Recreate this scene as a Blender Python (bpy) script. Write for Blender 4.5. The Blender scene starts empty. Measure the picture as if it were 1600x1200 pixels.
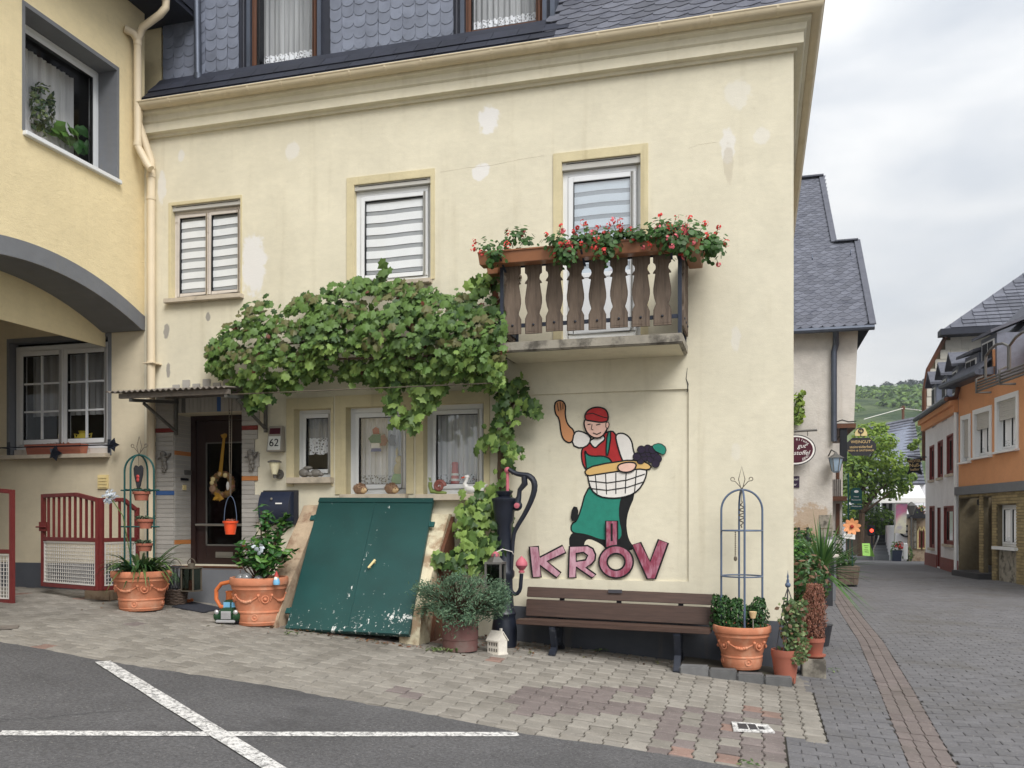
import bpy, bmesh, math, random
import numpy as np
from mathutils import Vector, Matrix, noise
from mathutils.geometry import tessellate_polygon
random.seed(7)
R = math.radians
scene = bpy.context.scene
COL = scene.collection
# ------------------------------------------------------------------ camera, sky, sun, exposure
FPX, HORIZON, YAW, EYE, DIST = 1370.0, 810.0, R(15.6), 1.6, 9.0      # pixels of the 1600 x 1200 photograph
cd = bpy.data.cameras.new('camera'); cam = bpy.data.objects.new('camera', cd); COL.objects.link(cam)
cam.location = (0, -DIST, EYE); cam.rotation_euler = (R(90), 0, YAW)
cd.sensor_width = 36; cd.lens = FPX/1600*36; cd.shift_y = (HORIZON-600)/1600
cd.clip_start = .1; cd.clip_end = 3000
scene.camera = cam
SUN_EL, SUN_AZ = 46, 141        # degrees; azimuth from +Y, clockwise
w = bpy.data.worlds.new('World'); scene.world = w; w.use_nodes = True
nt = w.node_tree; N = nt.nodes; L = nt.links; N.clear()
out = N.new('ShaderNodeOutputWorld'); bg = N.new('ShaderNodeBackground'); L.new(bg.outputs[0], out.inputs[0])
sky = N.new('ShaderNodeTexSky'); sky.sky_type = 'NISHITA'; sky.sun_disc = False
sky.sun_elevation = R(SUN_EL); sky.sun_rotation = R(SUN_AZ)
tc = N.new('ShaderNodeTexCoord'); sep = N.new('ShaderNodeSeparateXYZ'); L.new(tc.outputs['Generated'], sep.inputs[0])
# overcast: cloud deck (brighter towards the zenith, as overcast skies are) laid over the blue sky
mr = N.new('ShaderNodeMapRange'); L.new(sep.outputs['Z'], mr.inputs[0])
mr.inputs[1].default_value = 0; mr.inputs[2].default_value = 1; mr.inputs[3].default_value = 5.3; mr.inputs[4].default_value = 12.5
mp = N.new('ShaderNodeMapping'); mp.inputs['Scale'].default_value = (1, 1, 3.2); L.new(tc.outputs['Generated'], mp.inputs[0])
nz = N.new('ShaderNodeTexNoise'); nz.inputs['Scale'].default_value = 3.4; nz.inputs['Detail'].default_value = 6; nz.inputs['Roughness'].default_value = .55; nz.inputs['Distortion'].default_value = .3
L.new(mp.outputs[0], nz.inputs[0])
cr = N.new('ShaderNodeValToRGB'); cr.color_ramp.elements[0].position = .30; cr.color_ramp.elements[0].color = (.74, .775, .82, 1)
cr.color_ramp.elements[1].position = .68; cr.color_ramp.elements[1].color = (1.06, 1.06, 1.05, 1); L.new(nz.outputs[0], cr.inputs[0])
vm = N.new('ShaderNodeVectorMath'); vm.operation = 'SCALE'; L.new(cr.outputs[0], vm.inputs[0]); L.new(mr.outputs[0], vm.inputs['Scale'])
cov = N.new('ShaderNodeMapRange'); cov.inputs[1].default_value = .36; cov.inputs[2].default_value = .62; cov.inputs[3].default_value = .70; cov.inputs[4].default_value = .99
nz2 = N.new('ShaderNodeTexNoise'); nz2.inputs['Scale'].default_value = 1.7; nz2.inputs['Detail'].default_value = 5; L.new(mp.outputs[0], nz2.inputs[0]); L.new(nz2.outputs[0], cov.inputs[0])
mx = N.new('ShaderNodeMix'); mx.data_type = 'RGBA'; L.new(cov.outputs[0], mx.inputs[0]); L.new(sky.outputs[0], mx.inputs[6]); L.new(vm.outputs[0], mx.inputs[7])
L.new(mx.outputs[2], bg.inputs[0]); bg.inputs[1].default_value = .060
sl = bpy.data.lights.new('sun', 'SUN'); sun = bpy.data.objects.new('sun', sl); COL.objects.link(sun)
sl.energy = 1.5; sl.angle = R(32); sl.color = (1, .975, .94)
_d = Vector((math.sin(R(SUN_AZ))*math.cos(R(SUN_EL)), math.cos(R(SUN_AZ))*math.cos(R(SUN_EL)), math.sin(R(SUN_EL))))
sun.rotation_euler = (-_d).to_track_quat('-Z', 'Y').to_euler()
scene.view_settings.view_transform = 'Standard'; scene.view_settings.look = 'None'
scene.view_settings.exposure = 1.16; scene.view_settings.gamma = 1; scene.view_settings.use_curve_mapping = False
try:
    scene.cycles.max_bounces = 8; scene.cycles.transparent_max_bounces = 16
except Exception: pass

# ------------------------------------------------------------------ measuring: a pixel of the photograph -> a point on a known plane
CA, SA = math.cos(YAW), math.sin(YAW)
def ray(px, py):
    u = (px-800)/FPX; v = (HORIZON-py)/FPX
    return Vector((u*CA-SA, u*SA+CA, v))
def PY(px, py, Y=0.0):
    r = ray(px, py); t = (Y+DIST)/r.y; return Vector((r.x*t, Y, EYE+r.z*t))
def PX(px, py, X):
    r = ray(px, py); t = X/r.x; return Vector((X, r.y*t-DIST, EYE+r.z*t))
def PZ(px, py, z):
    r = ray(px, py); t = (z-EYE)/r.z; return Vector((r.x*t, r.y*t-DIST, z))
def PV(px, py, A, B):      # vertical plane through A, B (x, y) -> (distance along A-B, z)
    r = ray(px, py); d = Vector((B[0]-A[0], B[1]-A[1])); ln = d.length; d /= ln
    # t*r.xy + C = A + s*d
    a = np.array([[r.x, -d.x], [r.y, -d.y]]); b = np.array([A[0], A[1]+DIST])
    t, s = np.linalg.solve(a, b); return s, EYE+r.z*t
_gx = [-40, -9, -8, -6.4, -5, -2.5, .3, 1.2, 60]; _gz = [.74, .74, .72, .64, .53, .31, .075, .02, .0]
def gz(x, y):
    z = float(np.interp(x, _gx, _gz))
    if y < 0: z += .015*max(y, -12)
    elif y > 1: z *= max(0., 1-(y-1)/8) if x > .3 else 1
    if y > 24: z -= .75*min(1, (y-24)/20)
    return z
def PG(px, py, dz=0):
    r = ray(px, py); t = 1.0; z = 0.1
    for _ in range(40):
        t = (z-EYE)/r.z; z = .5*z+.5*(gz(r.x*t, r.y*t-DIST)+dz)
    return Vector((r.x*t, r.y*t-DIST, z))

# ------------------------------------------------------------------ mesh collector
class MB:
    def __init__(s): s.v = []; s.f = []; s.m = []; s.tr = []
    def tint(s, t=None): s.tr.append((len(s.f), random.uniform(-1, 1) if t is None else t))
    def poly(s, pts, mi=0):
        n = len(s.v); s.v += [tuple(p) for p in pts]; s.f.append(tuple(range(n, n+len(pts)))); s.m.append(mi)
    def box(s, x0, x1, y0, y1, z0, z1, mi=0):
        s.hexa([(x0,y0,z0),(x1,y0,z0),(x1,y1,z0),(x0,y1,z0),(x0,y0,z1),(x1,y0,z1),(x1,y1,z1),(x0,y1,z1)], mi)
    def hexa(s, p, mi=0):
        n = len(s.v); s.v += [tuple(q) for q in p]
        for f in ((3,2,1,0),(4,5,6,7),(0,1,5,4),(1,2,6,5),(2,3,7,6),(3,0,4,7)):
            s.f.append(tuple(n+i for i in f)); s.m.append(mi)
    def bar(s, p, q, w, h, up=(0,0,1), mi=0):
        p = Vector(p); q = Vector(q); d = (q-p).normalized(); up = Vector(up)
        if abs(d.dot(up)) > .98: up = Vector((0,1,0))
        a = d.cross(up).normalized()*w/2; b = a.cross(d).normalized()*h/2
        s.hexa([p-a-b,p+a-b,q+a-b,q-a-b,p-a+b,p+a+b,q+a+b,q-a+b], mi)
    def tube(s, pts, r, n=8, mi=0, closed=False, cap=True):
        pts = [Vector(p) for p in pts]; k = len(pts)
        rs = r if isinstance(r, (list, tuple)) else [r]*k
        base = len(s.v); prev = None
        for i, p in enumerate(pts):
            if closed: t = pts[(i+1) % k]-pts[i-1]
            else: t = pts[min(i+1, k-1)]-pts[max(i-1, 0)]
            t = t.normalized() if t.length > 1e-9 else Vector((0,0,1))
            if prev is None:
                u = t.cross(Vector((0,0,1)));
                if u.length < .1: u = t.cross(Vector((1,0,0)))
            else: u = prev-t*prev.dot(t)
            u.normalize(); prev = u; v = t.cross(u)
            for j in range(n):
                a = 2*math.pi*j/n; s.v.append(tuple(p+(u*math.cos(a)+v*math.sin(a))*rs[i]))
        for i in range(k if closed else k-1):
            for j in range(n):
                a = base+i*n; b = base+((i+1) % k)*n
                s.f.append((a+j, a+(j+1) % n, b+(j+1) % n, b+j)); s.m.append(mi)
        if cap and not closed:
            s.f.append(tuple(base+j for j in range(n))[::-1]); s.m.append(mi)
            e = base+(k-1)*n; s.f.append(tuple(e+j for j in range(n))); s.m.append(mi)
    def lathe(s, prof, c=(0,0,0), n=24, mi=0, sx=1, sy=1):
        base = len(s.v); k = len(prof)
        for r, z in prof:
            for j in range(n):
                a = 2*math.pi*j/n; s.v.append((c[0]+r*sx*math.cos(a), c[1]+r*sy*math.sin(a), c[2]+z))
        for i in range(k-1):
            for j in range(n):
                a = base+i*n; b = a+n; s.f.append((a+j, a+(j+1) % n, b+(j+1) % n, b+j)); s.m.append(mi)
        if prof[0][0] > 1e-4: s.f.append(tuple(base+j for j in range(n))[::-1]); s.m.append(mi)
        if prof[-1][0] > 1e-4: s.f.append(tuple(base+(k-1)*n+j for j in range(n))); s.m.append(mi)
    def ball(s, c, r, sc=(1,1,1), n=10, k=7, mi=0):
        s.lathe2(c, [(math.sin(math.pi*i/k), -math.cos(math.pi*i/k)) for i in range(k+1)], r, sc, n, mi)
    def lathe2(s, c, prof, r, sc, n, mi):
        base = len(s.v); k = len(prof)
        for a, z in prof:
            for j in range(n):
                t = 2*math.pi*j/n; s.v.append((c[0]+r*sc[0]*a*math.cos(t), c[1]+r*sc[1]*a*math.sin(t), c[2]+r*sc[2]*z))
        for i in range(k-1):
            for j in range(n):
                a = base+i*n; b = a+n; s.f.append((a+j, a+(j+1) % n, b+(j+1) % n, b+j)); s.m.append(mi)
    def prism(s, loops, fn, d0, d1, mi=0, side=None):
        """loops: 2D polygon or [outer, hole, ...]; fn(u, v, d) -> 3D"""
        if not isinstance(loops[0][0], (tuple, list, Vector)): loops = [loops]
        tri = tessellate_polygon([[Vector((p[0], p[1], 0)) for p in l] for l in loops])
        flat = [p for l in loops for p in l]
        for d, fl in ((d0, 0), (d1, 1)):
            if d is None: continue
            n = len(s.v); s.v += [tuple(fn(p[0], p[1], d)) for p in flat]
            for t in tri: s.f.append(tuple(n+i for i in (t if fl else t[::-1]))); s.m.append(mi)
        if d0 is not None and d1 is not None:
            for l in loops:
                for i in range(len(l)):
                    a, b = l[i], l[(i+1) % len(l)]
                    s.poly([fn(a[0],a[1],d0), fn(b[0],b[1],d0), fn(b[0],b[1],d1), fn(a[0],a[1],d1)], mi if side is None else side)
    def flip(s): s.f = [tuple(reversed(f)) for f in s.f]
    def mesh(s, name, mats, smooth=False, bev=0, off=(0,0,0), weld=False):
        me = bpy.data.meshes.new(name)
        v = np.array(s.v, dtype=float).reshape(-1, 3)-np.array(off)
        me.from_pydata(v.tolist(), [], s.f)
        mats = mats if isinstance(mats, (list, tuple)) else [mats]
        for m in mats: me.materials.append(m)
        if len(mats) > 1: me.polygons.foreach_set('material_index', s.m)
        if s.tr:
            tv = np.zeros(len(s.f), dtype=np.float32)
            for st, val in s.tr: tv[st:] = val
            me.attributes.new('tint', 'FLOAT', 'FACE').data.foreach_set('value', tv)
        if bev or smooth or weld:
            bm = bmesh.new(); bm.from_mesh(me)
            bmesh.ops.remove_doubles(bm, verts=bm.verts, dist=1e-5)
            bmesh.ops.recalc_face_normals(bm, faces=bm.faces)
            if bev:
                ed = [e for e in bm.edges if len(e.link_faces) == 2 and e.calc_face_angle(0) > .6]
                bmesh.ops.bevel(bm, geom=ed, offset=bev, segments=2, affect='EDGES', clamp_overlap=True)
            bm.to_mesh(me); bm.free()
        if smooth or bev:
            me.polygons.foreach_set('use_smooth', [True]*len(me.polygons)); me.set_sharp_from_angle(angle=R(38))
        me.update(); return me
    def build(s, name, mats, parent=None, smooth=False, bev=0, weld=False, **kw):
        o = bpy.data.objects.new(name, s.mesh(name, mats, smooth, bev, wloc(parent) if parent else (0,0,0), weld))
        COL.objects.link(o)
        if parent: o.parent = parent
        for k, v in kw.items(): o[k] = v
        return o
def wloc(o):
    v = Vector((0,0,0))
    while o: v += o.location; o = o.parent
    return v
def thing(name, label, cat, loc=(0,0,0), group=None, rz=0, kind=None):
    o = bpy.data.objects.new(name, None); COL.objects.link(o); o.empty_display_size = .1
    o.location = loc; o.rotation_euler.z = rz; tag(o, label, cat, group); return o
def tag(o, label, cat, group=None, kind=None):
    o['label'] = label; o['category'] = cat
    if group: o['group'] = group
    if kind: o['kind'] = kind
    return o
def struct(o): o['kind'] = 'structure'; return o
def inst(name, me, parent, loc, rot=(0,0,0), sc=None):
    o = bpy.data.objects.new(name, me); COL.objects.link(o); o.parent = parent
    o.location = Vector(loc)-wloc(parent); o.rotation_euler = rot
    if sc: o.scale = sc
    return o
def dup(root, loc, label=None, rz=None):
    r = root.copy(); COL.objects.link(r); r.location = loc
    if rz is not None: r.rotation_euler.z = rz
    if label: r['label'] = label
    for ch in list(root.children):
        c = ch.copy(); COL.objects.link(c); c.parent = r
        for g in ch.children:
            d = g.copy(); COL.objects.link(d); d.parent = c
    return r
def text(body, size, parent, loc, rot, mat, name='lettering', ext=.0015, align='CENTER', shear=0):
    c = bpy.data.curves.new(name, 'FONT'); c.body = body; c.size = size; c.extrude = ext; c.align_x = align; c.align_y = 'CENTER'; c.shear = shear
    tmp = bpy.data.objects.new(name, c); COL.objects.link(tmp); bpy.context.view_layer.update()
    me = bpy.data.meshes.new_from_object(tmp.evaluated_get(bpy.context.evaluated_depsgraph_get())); bpy.data.objects.remove(tmp); bpy.data.curves.remove(c)
    me.materials.clear(); me.materials.append(mat); o = bpy.data.objects.new(name, me); COL.objects.link(o); o.parent = parent
    o.location = Vector(loc)-wloc(parent); o.rotation_euler = rot; return o

# ------------------------------------------------------------------ materials
def lin(c): return tuple(((x/255)/12.92 if x/255 <= .04045 else ((x/255+.055)/1.055)**2.4) for x in c)
class NT:
    def __init__(s, name):
        s.m = bpy.data.materials.new(name); s.m.use_nodes = True; s.t = s.m.node_tree; s.b = s.t.nodes['Principled BSDF']
    def n(s, typ, **kw):
        x = s.t.nodes.new('ShaderNode'+typ)
        for k, v in kw.items(): setattr(x, k, v)
        return x
    def l(s, a, b): s.t.links.new(a, b)
    def pos(s, coord='P'):
        if coord == 'P': return s.n('NewGeometry').outputs['Position']
        return s.n('TexCoord').outputs[coord]
    def noise(s, vec, scale, detail=4, rough=.55, dist=0, stretch=None):
        if stretch:
            mp = s.n('Mapping'); mp.inputs['Scale'].default_value = stretch; s.l(vec, mp.inputs[0]); vec = mp.outputs[0]
        x = s.n('TexNoise'); x.inputs['Scale'].default_value = scale; x.inputs['Detail'].default_value = detail
        x.inputs['Roughness'].default_value = rough; x.inputs['Distortion'].default_value = dist; s.l(vec, x.inputs[0]); return x.outputs[0]
    def rng(s, v, a, b, c=0, d=1, smooth=False):
        x = s.n('MapRange');
        if smooth: x.interpolation_type = 'SMOOTHSTEP'
        for i, q in enumerate((a, b, c, d)): x.inputs[i+1].default_value = q
        s.l(v, x.inputs[0]); return x.outputs[0]
    def mix(s, f, a, b, mode='MIX'):
        x = s.n('Mix', data_type='RGBA', blend_type=mode)
        for i, q in ((0, f), (6, a), (7, b)):
            if hasattr(q, 'is_output'): s.l(q, x.inputs[i])
            elif i == 0: x.inputs[0].default_value = q
            else: x.inputs[i].default_value = (*q[:3], 1)
        return x.outputs[2]
    def math(s, op, a, b=None):
        x = s.n('Math', operation=op)
        for i, q in enumerate((a, b)):
            if q is None: continue
            if hasattr(q, 'is_output'): s.l(q, x.inputs[i])
            else: x.inputs[i].default_value = q
        return x.outputs[0]
    def bump(s, h, strength=.3, dist=.01):
        x = s.n('Bump'); x.inputs['Strength'].default_value = strength; x.inputs['Distance'].default_value = dist
        s.l(h, x.inputs['Height']); s.l(x.outputs[0], s.b.inputs['Normal'])
    def scale(s, col, f):
        x = s.n('VectorMath', operation='SCALE')
        if hasattr(col, 'is_output'): s.l(col, x.inputs[0])
        else: x.inputs[0].default_value = col[:3]
        if hasattr(f, 'is_output'): s.l(f, x.inputs['Scale'])
        else: x.inputs['Scale'].default_value = f
        return x.outputs[0]
    def done(s, col, rough=.7, spec=.4, metal=0):
        if hasattr(col, 'is_output'): s.l(col, s.b.inputs['Base Color'])
        else: s.b.inputs['Base Color'].default_value = (*col[:3], 1)
        if hasattr(rough, 'is_output'): s.l(rough, s.b.inputs['Roughness'])
        else: s.b.inputs['Roughness'].default_value = rough
        s.b.inputs['Specular IOR Level'].default_value = spec; s.b.inputs['Metallic'].default_value = metal
        return s.m
def M(name, col, rough=.7, v=.15, sc=5, bump=.15, bs=90, bd=.004, spec=.35, metal=0, col2=None, s2=2.5, t2=(.5,.62), f2=1, rand=0, coord='Object', stretch=None, bstretch=None, trans=0):
    k = NT(name); p = k.pos(coord)
    n = k.noise(p, sc, 6, .6, stretch=stretch); f = k.rng(n, .25, .75, 1-v, 1+v)
    if rand:
        oi = k.n('ObjectInfo').outputs['Random']; at = k.n('Attribute', attribute_name='tint').outputs['Fac']
        f = k.math('MULTIPLY', k.math('MULTIPLY', f, k.rng(oi, 0, 1, 1-rand*.4, 1+rand*.4)), k.rng(at, -1, 1, 1-rand, 1+rand))
    c = k.scale(lin(col) if max(col) > 1 else col, f)
    if col2: 
        n2 = k.noise(p, s2, 7, .62, .2, stretch=stretch); c = k.mix(k.rng(n2, t2[0], t2[1], 0, f2), c, lin(col2) if max(col2) > 1 else col2)
    if bump: k.bump(k.noise(p, bs, 5, .6, stretch=bstretch or stretch), bump, bd)
    m = k.done(c, rough, spec, metal)
    if trans:     # thin leaf: some light comes through
        k.b.inputs['Subsurface Weight'].default_value = 0
        tr = k.n('BsdfTranslucent'); k.l(c, tr.inputs[0]); ms = k.n('MixShader'); ms.inputs[0].default_value = trans
        o = [x for x in k.t.nodes if x.type == 'OUTPUT_MATERIAL'][0]; k.l(k.b.outputs[0], ms.inputs[1]); k.l(tr.outputs[0], ms.inputs[2]); k.l(ms.outputs[0], o.inputs[0])
    return m
def glass(name, tint=(1,1,1), refl=1.0, ior=1.5, rough=0.0, base=.0):
    k = NT(name); k.t.nodes.remove(k.b)
    o = [x for x in k.t.nodes if x.type == 'OUTPUT_MATERIAL'][0]
    lw = k.n('LayerWeight'); lw.inputs[0].default_value = .5; f0 = ((ior-1)/(ior+1))**2      # Schlick, the same from both sides
    f = k.math('MAXIMUM', k.math('MULTIPLY', k.math('ADD', k.math('MULTIPLY', k.math('POWER', lw.outputs['Facing'], 5.0), 1-f0), f0), refl), base)
    g = k.n('BsdfGlossy'); g.inputs['Roughness'].default_value = rough
    t = k.n('BsdfTransparent'); t.inputs[0].default_value = (*tint, 1)
    ms = k.n('MixShader'); k.l(f, ms.inputs[0]); k.l(t.outputs[0], ms.inputs[1]); k.l(g.outputs[0], ms.inputs[2]); k.l(ms.outputs[0], o.inputs[0])
    return k.m
# ------------------------------------------------------------------ material set
def plaster(name, base, patches=(), dirt=.12, streak=.10, bump=.25, bs=140, stain=(150,135,100), topz=None):
    k = NT(name); p = k.pos('P')
    n = k.noise(p, .9, 6, .6); c = k.scale(lin(base), k.rng(n, .3, .7, 1-dirt, 1+dirt*.6))
    st = k.noise(p, 1.0, 6, .65, stretch=(5, 5, .35)); c = k.mix(k.rng(st, .56, .80, 0, streak*3), c, lin(stain))
    fine = k.noise(p, 14, 5, .7); c = k.mix(k.rng(fine, .60, .76, 0, .20), c, lin(stain)); md = k.noise(p, 3.1, 6, .7, .4); c = k.scale(c, k.rng(md, .3, .7, 1-dirt*.6, 1+dirt*.4))
    tw = k.noise(p, 9, 5, .65, stretch=(1,1,2.2)); c = k.scale(c, k.rng(tw, .3, .7, .965, 1.03)); sp = k.noise(p, 46, 3, .8); c = k.mix(k.rng(sp, .70, .76, 0, .30), c, lin(stain))
    ed = k.noise(p, 9, 5, .6)
    for x, z, rx, rz, col, fac in patches:
        s = k.n('VectorMath', operation='SUBTRACT'); k.l(p, s.inputs[0]); s.inputs[1].default_value = (x, 0, z)
        m = k.n('VectorMath', operation='MULTIPLY'); k.l(s.outputs[0], m.inputs[0]); m.inputs[1].default_value = (1/rx, 0, 1/rz)
        ln = k.n('VectorMath', operation='LENGTH'); k.l(m.outputs[0], ln.inputs[0])
        d = k.math('ADD', ln.outputs['Value'], k.rng(ed, 0, 1, -.75, .75))
        c = k.mix(k.rng(d, .8, 1.08, fac, 0, True), c, lin(col))
    hb = k.math('ADD', k.math('ADD', k.noise(p, bs, 4, .6), k.math('MULTIPLY', tw, 1.2)), k.math('MULTIPLY', k.noise(p, 5, 4, .5), 1.6))
    k.bump(hb, bump, .006)
    return k.done(c, .88, .25)
def fp(px, py): q = PY(px, py); return q.x, q.z
WH = (226,224,222); GR = (150,146,140)
patches = []
for px, py, rx, rz, col, f in [(763,188,.12,.16,WH,.9),(752,268,.10,.10,WH,.85),(1152,147,.13,.15,(222,218,206),.7),(1137,228,.08,.16,WH,.6),(1138,255,.05,.2,(190,180,160),.5),(1190,213,.08,.09,WH,.4),
        (396,415,.17,.36,WH,.9),(457,235,.09,.11,WH,.5),(283,243,.05,.07,WH,.6),(253,292,.06,.2,(222,222,222),.6),(260,516,.045,.09,GR,.9),(325,495,.03,.06,GR,.9),(263,578,.03,.09,GR,.9),(1150,530,.05,.12,WH,.35),(1150,705,.05,.09,WH,.22)]:
    x, z = fp(px, py); patches.append((x, z, rx, rz, col, f))
m_wall = plaster('cream_plaster', (220,213,191), patches, dirt=.09, streak=.09)
m_band = plaster('ochre_plaster_band', (210,198,162), dirt=.12, streak=.2)
m_ochre = plaster('ochre_roughcast', (229,212,171), dirt=.07, streak=.05, bump=.55, bs=75)
m_under = plaster('passage_plaster', (212,200,174), dirt=.1)
m_greyp = plaster('grey_paint', (118,120,124), dirt=.10, streak=.05, bump=.2)
m_plinth = plaster('plinth_paint', (84,87,94), dirt=.14, streak=.25, stain=(110,105,98))
m_stonew = plaster('old_white_plaster', (206,200,192), dirt=.14, streak=.12, bump=.7, bs=26, stain=(160,145,120))
m_gutter = M('painted_gutter', (208,194,166), .55, v=.10, sc=3, bump=.05, col2=(160,142,110), s2=3, t2=(.55,.75), f2=.5, coord='P')
m_pipe = M('painted_pipe', (216,200,172), .5, v=.07, sc=3, bump=.03, coord='P')
m_slate = M('wall_slate', (114,120,135), .5, v=.14, sc=7, bump=.25, bs=60, spec=.5, rand=.16, col2=(82,87,100), s2=4, t2=(.5,.7), f2=.5, coord='P')
m_slate2 = M('roof_slate', (94,96,105), .72, v=.14, sc=7, bump=.3, bs=60, spec=.25, rand=.2, col2=(60,63,76), s2=4, t2=(.5,.7), f2=.5, coord='P')
m_slated = M('dark_slate', (40,43,54), .6, v=.2, sc=6, bump=.3, rand=.2, coord='P')
m_lead = M('zinc', (84,90,102), .5, v=.15, metal=.6, spec=.5, bump=.08, coord='P')
m_upvc = M('white_frame', (222,224,226), .38, v=.04, bump=0, spec=.5)
m_oldw = M('weathered_white_wood', (206,198,190), .6, v=.08, sc=8, bump=.2, col2=(140,125,110), s2=9, t2=(.58,.72), f2=.7)
m_brownw = M('brown_window_wood', (96,62,44), .5, v=.25, sc=12, bump=.2, stretch=(4,4,.4))
m_seal = M('black_seal', (20,20,22), .5, bump=0)
m_box = M('shutter_box', (186,184,178), .5, v=.08, bump=.05)
m_white = M('white_blind', (234,236,238), .8, v=.03, sc=9, bump=.05)
m_greyb = M('grey_blind', (160,163,166), .8, v=.05, sc=9, bump=.05)
m_sill = M('stone_sill', (190,178,160), .8, v=.15, sc=9, bump=.3, col2=(110,105,95), s2=5, t2=(.55,.75), f2=.7)
m_glass = glass('window_glass', (.98,.985,.985), .9, 1.5, base=.03)
m_glassr = glass('sky_glass', (.86,.92,.97), 1.8, 1.6, base=.34)
m_glassg = glass('pale_reflecting_glass', (.95,.96,.96), 1.2, 1.5, base=.13)
m_dark = M('dark_interior', (26,23,21), .9, bump=0)
m_room = M('room_interior', (58,50,44), .9, v=.3, sc=1.5, bump=0)
def netmat(name, col, dens, sc=170, lace=None):
    k = NT(name); k.t.nodes.remove(k.b); o = [x for x in k.t.nodes if x.type == 'OUTPUT_MATERIAL'][0]
    d = k.n('BsdfDiffuse'); d.inputs[0].default_value = (*lin(col), 1); t = k.n('BsdfTransparent'); ms = k.n('MixShader')
    p = k.pos('P')
    if lace:
        v = k.n('TexVoronoi'); v.inputs['Scale'].default_value = lace; k.l(p, v.inputs[0])
        a = k.rng(v.outputs['Distance'], .25, .5, .25, .95); n = k.math('MULTIPLY', a, dens)
    else: n = k.rng(k.noise(p, 14, 3, .5, stretch=(1,1,.05)), .3, .7, dens*.72, min(1, dens*1.2))
    k.l(n, ms.inputs[0]); k.l(t.outputs[0], ms.inputs[1]); k.l(d.outputs[0], ms.inputs[2]); k.l(ms.outputs[0], o.inputs[0]); return k.m
m_net = netmat('net_curtain', (248,248,250), .93)
m_netd = netmat('thin_net_curtain', (220,222,224), .50)
m_lace = netmat('lace_curtain', (236,238,242), .95, lace=38)
m_balw = M('weathered_brown_wood', (112,98,86), .85, v=.3, sc=22, bump=.6, bs=60, stretch=(3,3,.25), col2=(70,60,54), s2=10, t2=(.5,.66), f2=.7, rand=.12)
m_iron = M('dark_blue_iron', (34,42,60), .5, v=.2, bump=.1, spec=.5)
m_black = M('black_cast_iron', (27,32,44), .38, v=.2, sc=10, bump=.2, spec=.5)
m_conc = M('weathered_concrete', (150,144,132), .9, v=.25, sc=7, bump=.6, bs=50, col2=(70,66,60), s2=5, t2=(.48,.62), f2=.85)
m_plbox = M('brown_plastic', (148,98,66), .45, v=.08, bump=.05, spec=.45)
m_terr = M('terracotta', (198,128,96), .85, v=.16, sc=9, bump=.3, bs=60, col2=(216,178,150), s2=6, t2=(.50,.74), f2=.6)
m_terrd = M('brown_terracotta', (158,94,76), .7, v=.12, sc=6, bump=.12, col2=(190,130,100), s2=4, t2=(.55,.75), f2=.4)
m_soil = M('soil', (42,32,26), .95, v=.4, sc=30, bump=.8, bs=60)
m_bench = M('bench_wood', (74,56,48), .55, v=.32, sc=18, bump=.3, bs=50, stretch=(.25,4,4), rand=.12)
m_bplaque = M('bench_plaque', (88,86,92), .35, bump=0, metal=.5)
m_benchi = M('bench_iron', (38,42,52), .5, v=.25, sc=20, bump=.3, col2=(120,122,128), s2=16, t2=(.56,.7), f2=.6)
m_red = M('red_gate_paint', (112,46,44), .55, v=.18, sc=9, bump=.15, col2=(96,50,44), s2=9, t2=(.58,.7), f2=.8)
m_mesh = M('white_wire', (214,210,204), .55, v=.12, bump=.05)
m_tile = M('grey_wall_tile', (168,164,158), .55, v=.08, sc=9, bump=.12, rand=.09, spec=.4)
m_tiler = M('oxblood_tile', (126,48,44), .45, v=.12, bump=.1)
m_tileo = M('orange_tile', (186,122,72), .45, v=.1, bump=.1)
m_tileb = M('blue_tile', (62,96,150), .45, v=.1, bump=.1)
m_door = M('dark_brown_door', (44,29,27), .4, v=.2, sc=8, bump=.12, stretch=(4,4,.3))
m_dglass = glass('door_glass', (.10,.11,.14), .8, 1.45, rough=.12, base=.03)
m_alu = M('brushed_aluminium', (170,168,162), .35, v=.06, bump=.05, metal=.8)
m_corr = M('fibre_cement', (120,112,104), .85, v=.2, sc=6, bump=.3, col2=(84,78,72), s2=6, t2=(.5,.65), f2=.7)
m_steel = M('grey_steel', (104,102,98), .55, v=.15, bump=.1, metal=.3)
m_green = M('obelisk_green', (24,74,72), .45, bump=.05)
m_bluei = M('obelisk_blue_grey', (86,100,122), .5, v=.15, bump=.1)
m_wire = M('rusty_wire', (96,88,76), .6, v=.2, bump=0)
m_orange = M('orange_plastic', (232,84,44), .4, bump=0, spec=.5)
m_mug = M('orange_clay', (208,116,66), .6, v=.08, bump=.05)
m_tgreen = M('toy_green', (34,66,42), .35, v=.15, bump=.05)
m_tblue = M('toy_window', (120,178,214), .3, bump=0)
m_chrome = M('silver_paint', (196,196,198), .3, bump=0, metal=.5)
m_navy = M('navy_enamel', (38,46,66), .35, v=.06, bump=.02, spec=.5)
m_anth = M('anthracite', (52,52,56), .5, v=.08, bump=.03)
m_numg = M('grey_plastic', (150,144,134), .5, v=.05, bump=.03)
m_num = M('number_plate', (206,208,204), .4, bump=0)
m_ink = M('black_ink', (24,26,34), .6, bump=0)
m_goldt = M('gold_lettering', (226,196,140), .55, bump=0)
m_whitet = M('white_lettering', (232,230,226), .6, bump=0)
m_cherub = M('pewter', (124,120,114), .55, v=.2, sc=20, bump=.2, metal=.2)
m_stone = M('garden_stone', (150,142,128), .85, v=.25, sc=16, bump=.5, bs=40)
m_mort = M('cellar_masonry', (176,156,132), .9, v=.22, sc=5, bump=.8, bs=22, bd=.01, col2=(126,98,78), s2=3.2, t2=(.5,.6), f2=.75)
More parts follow.
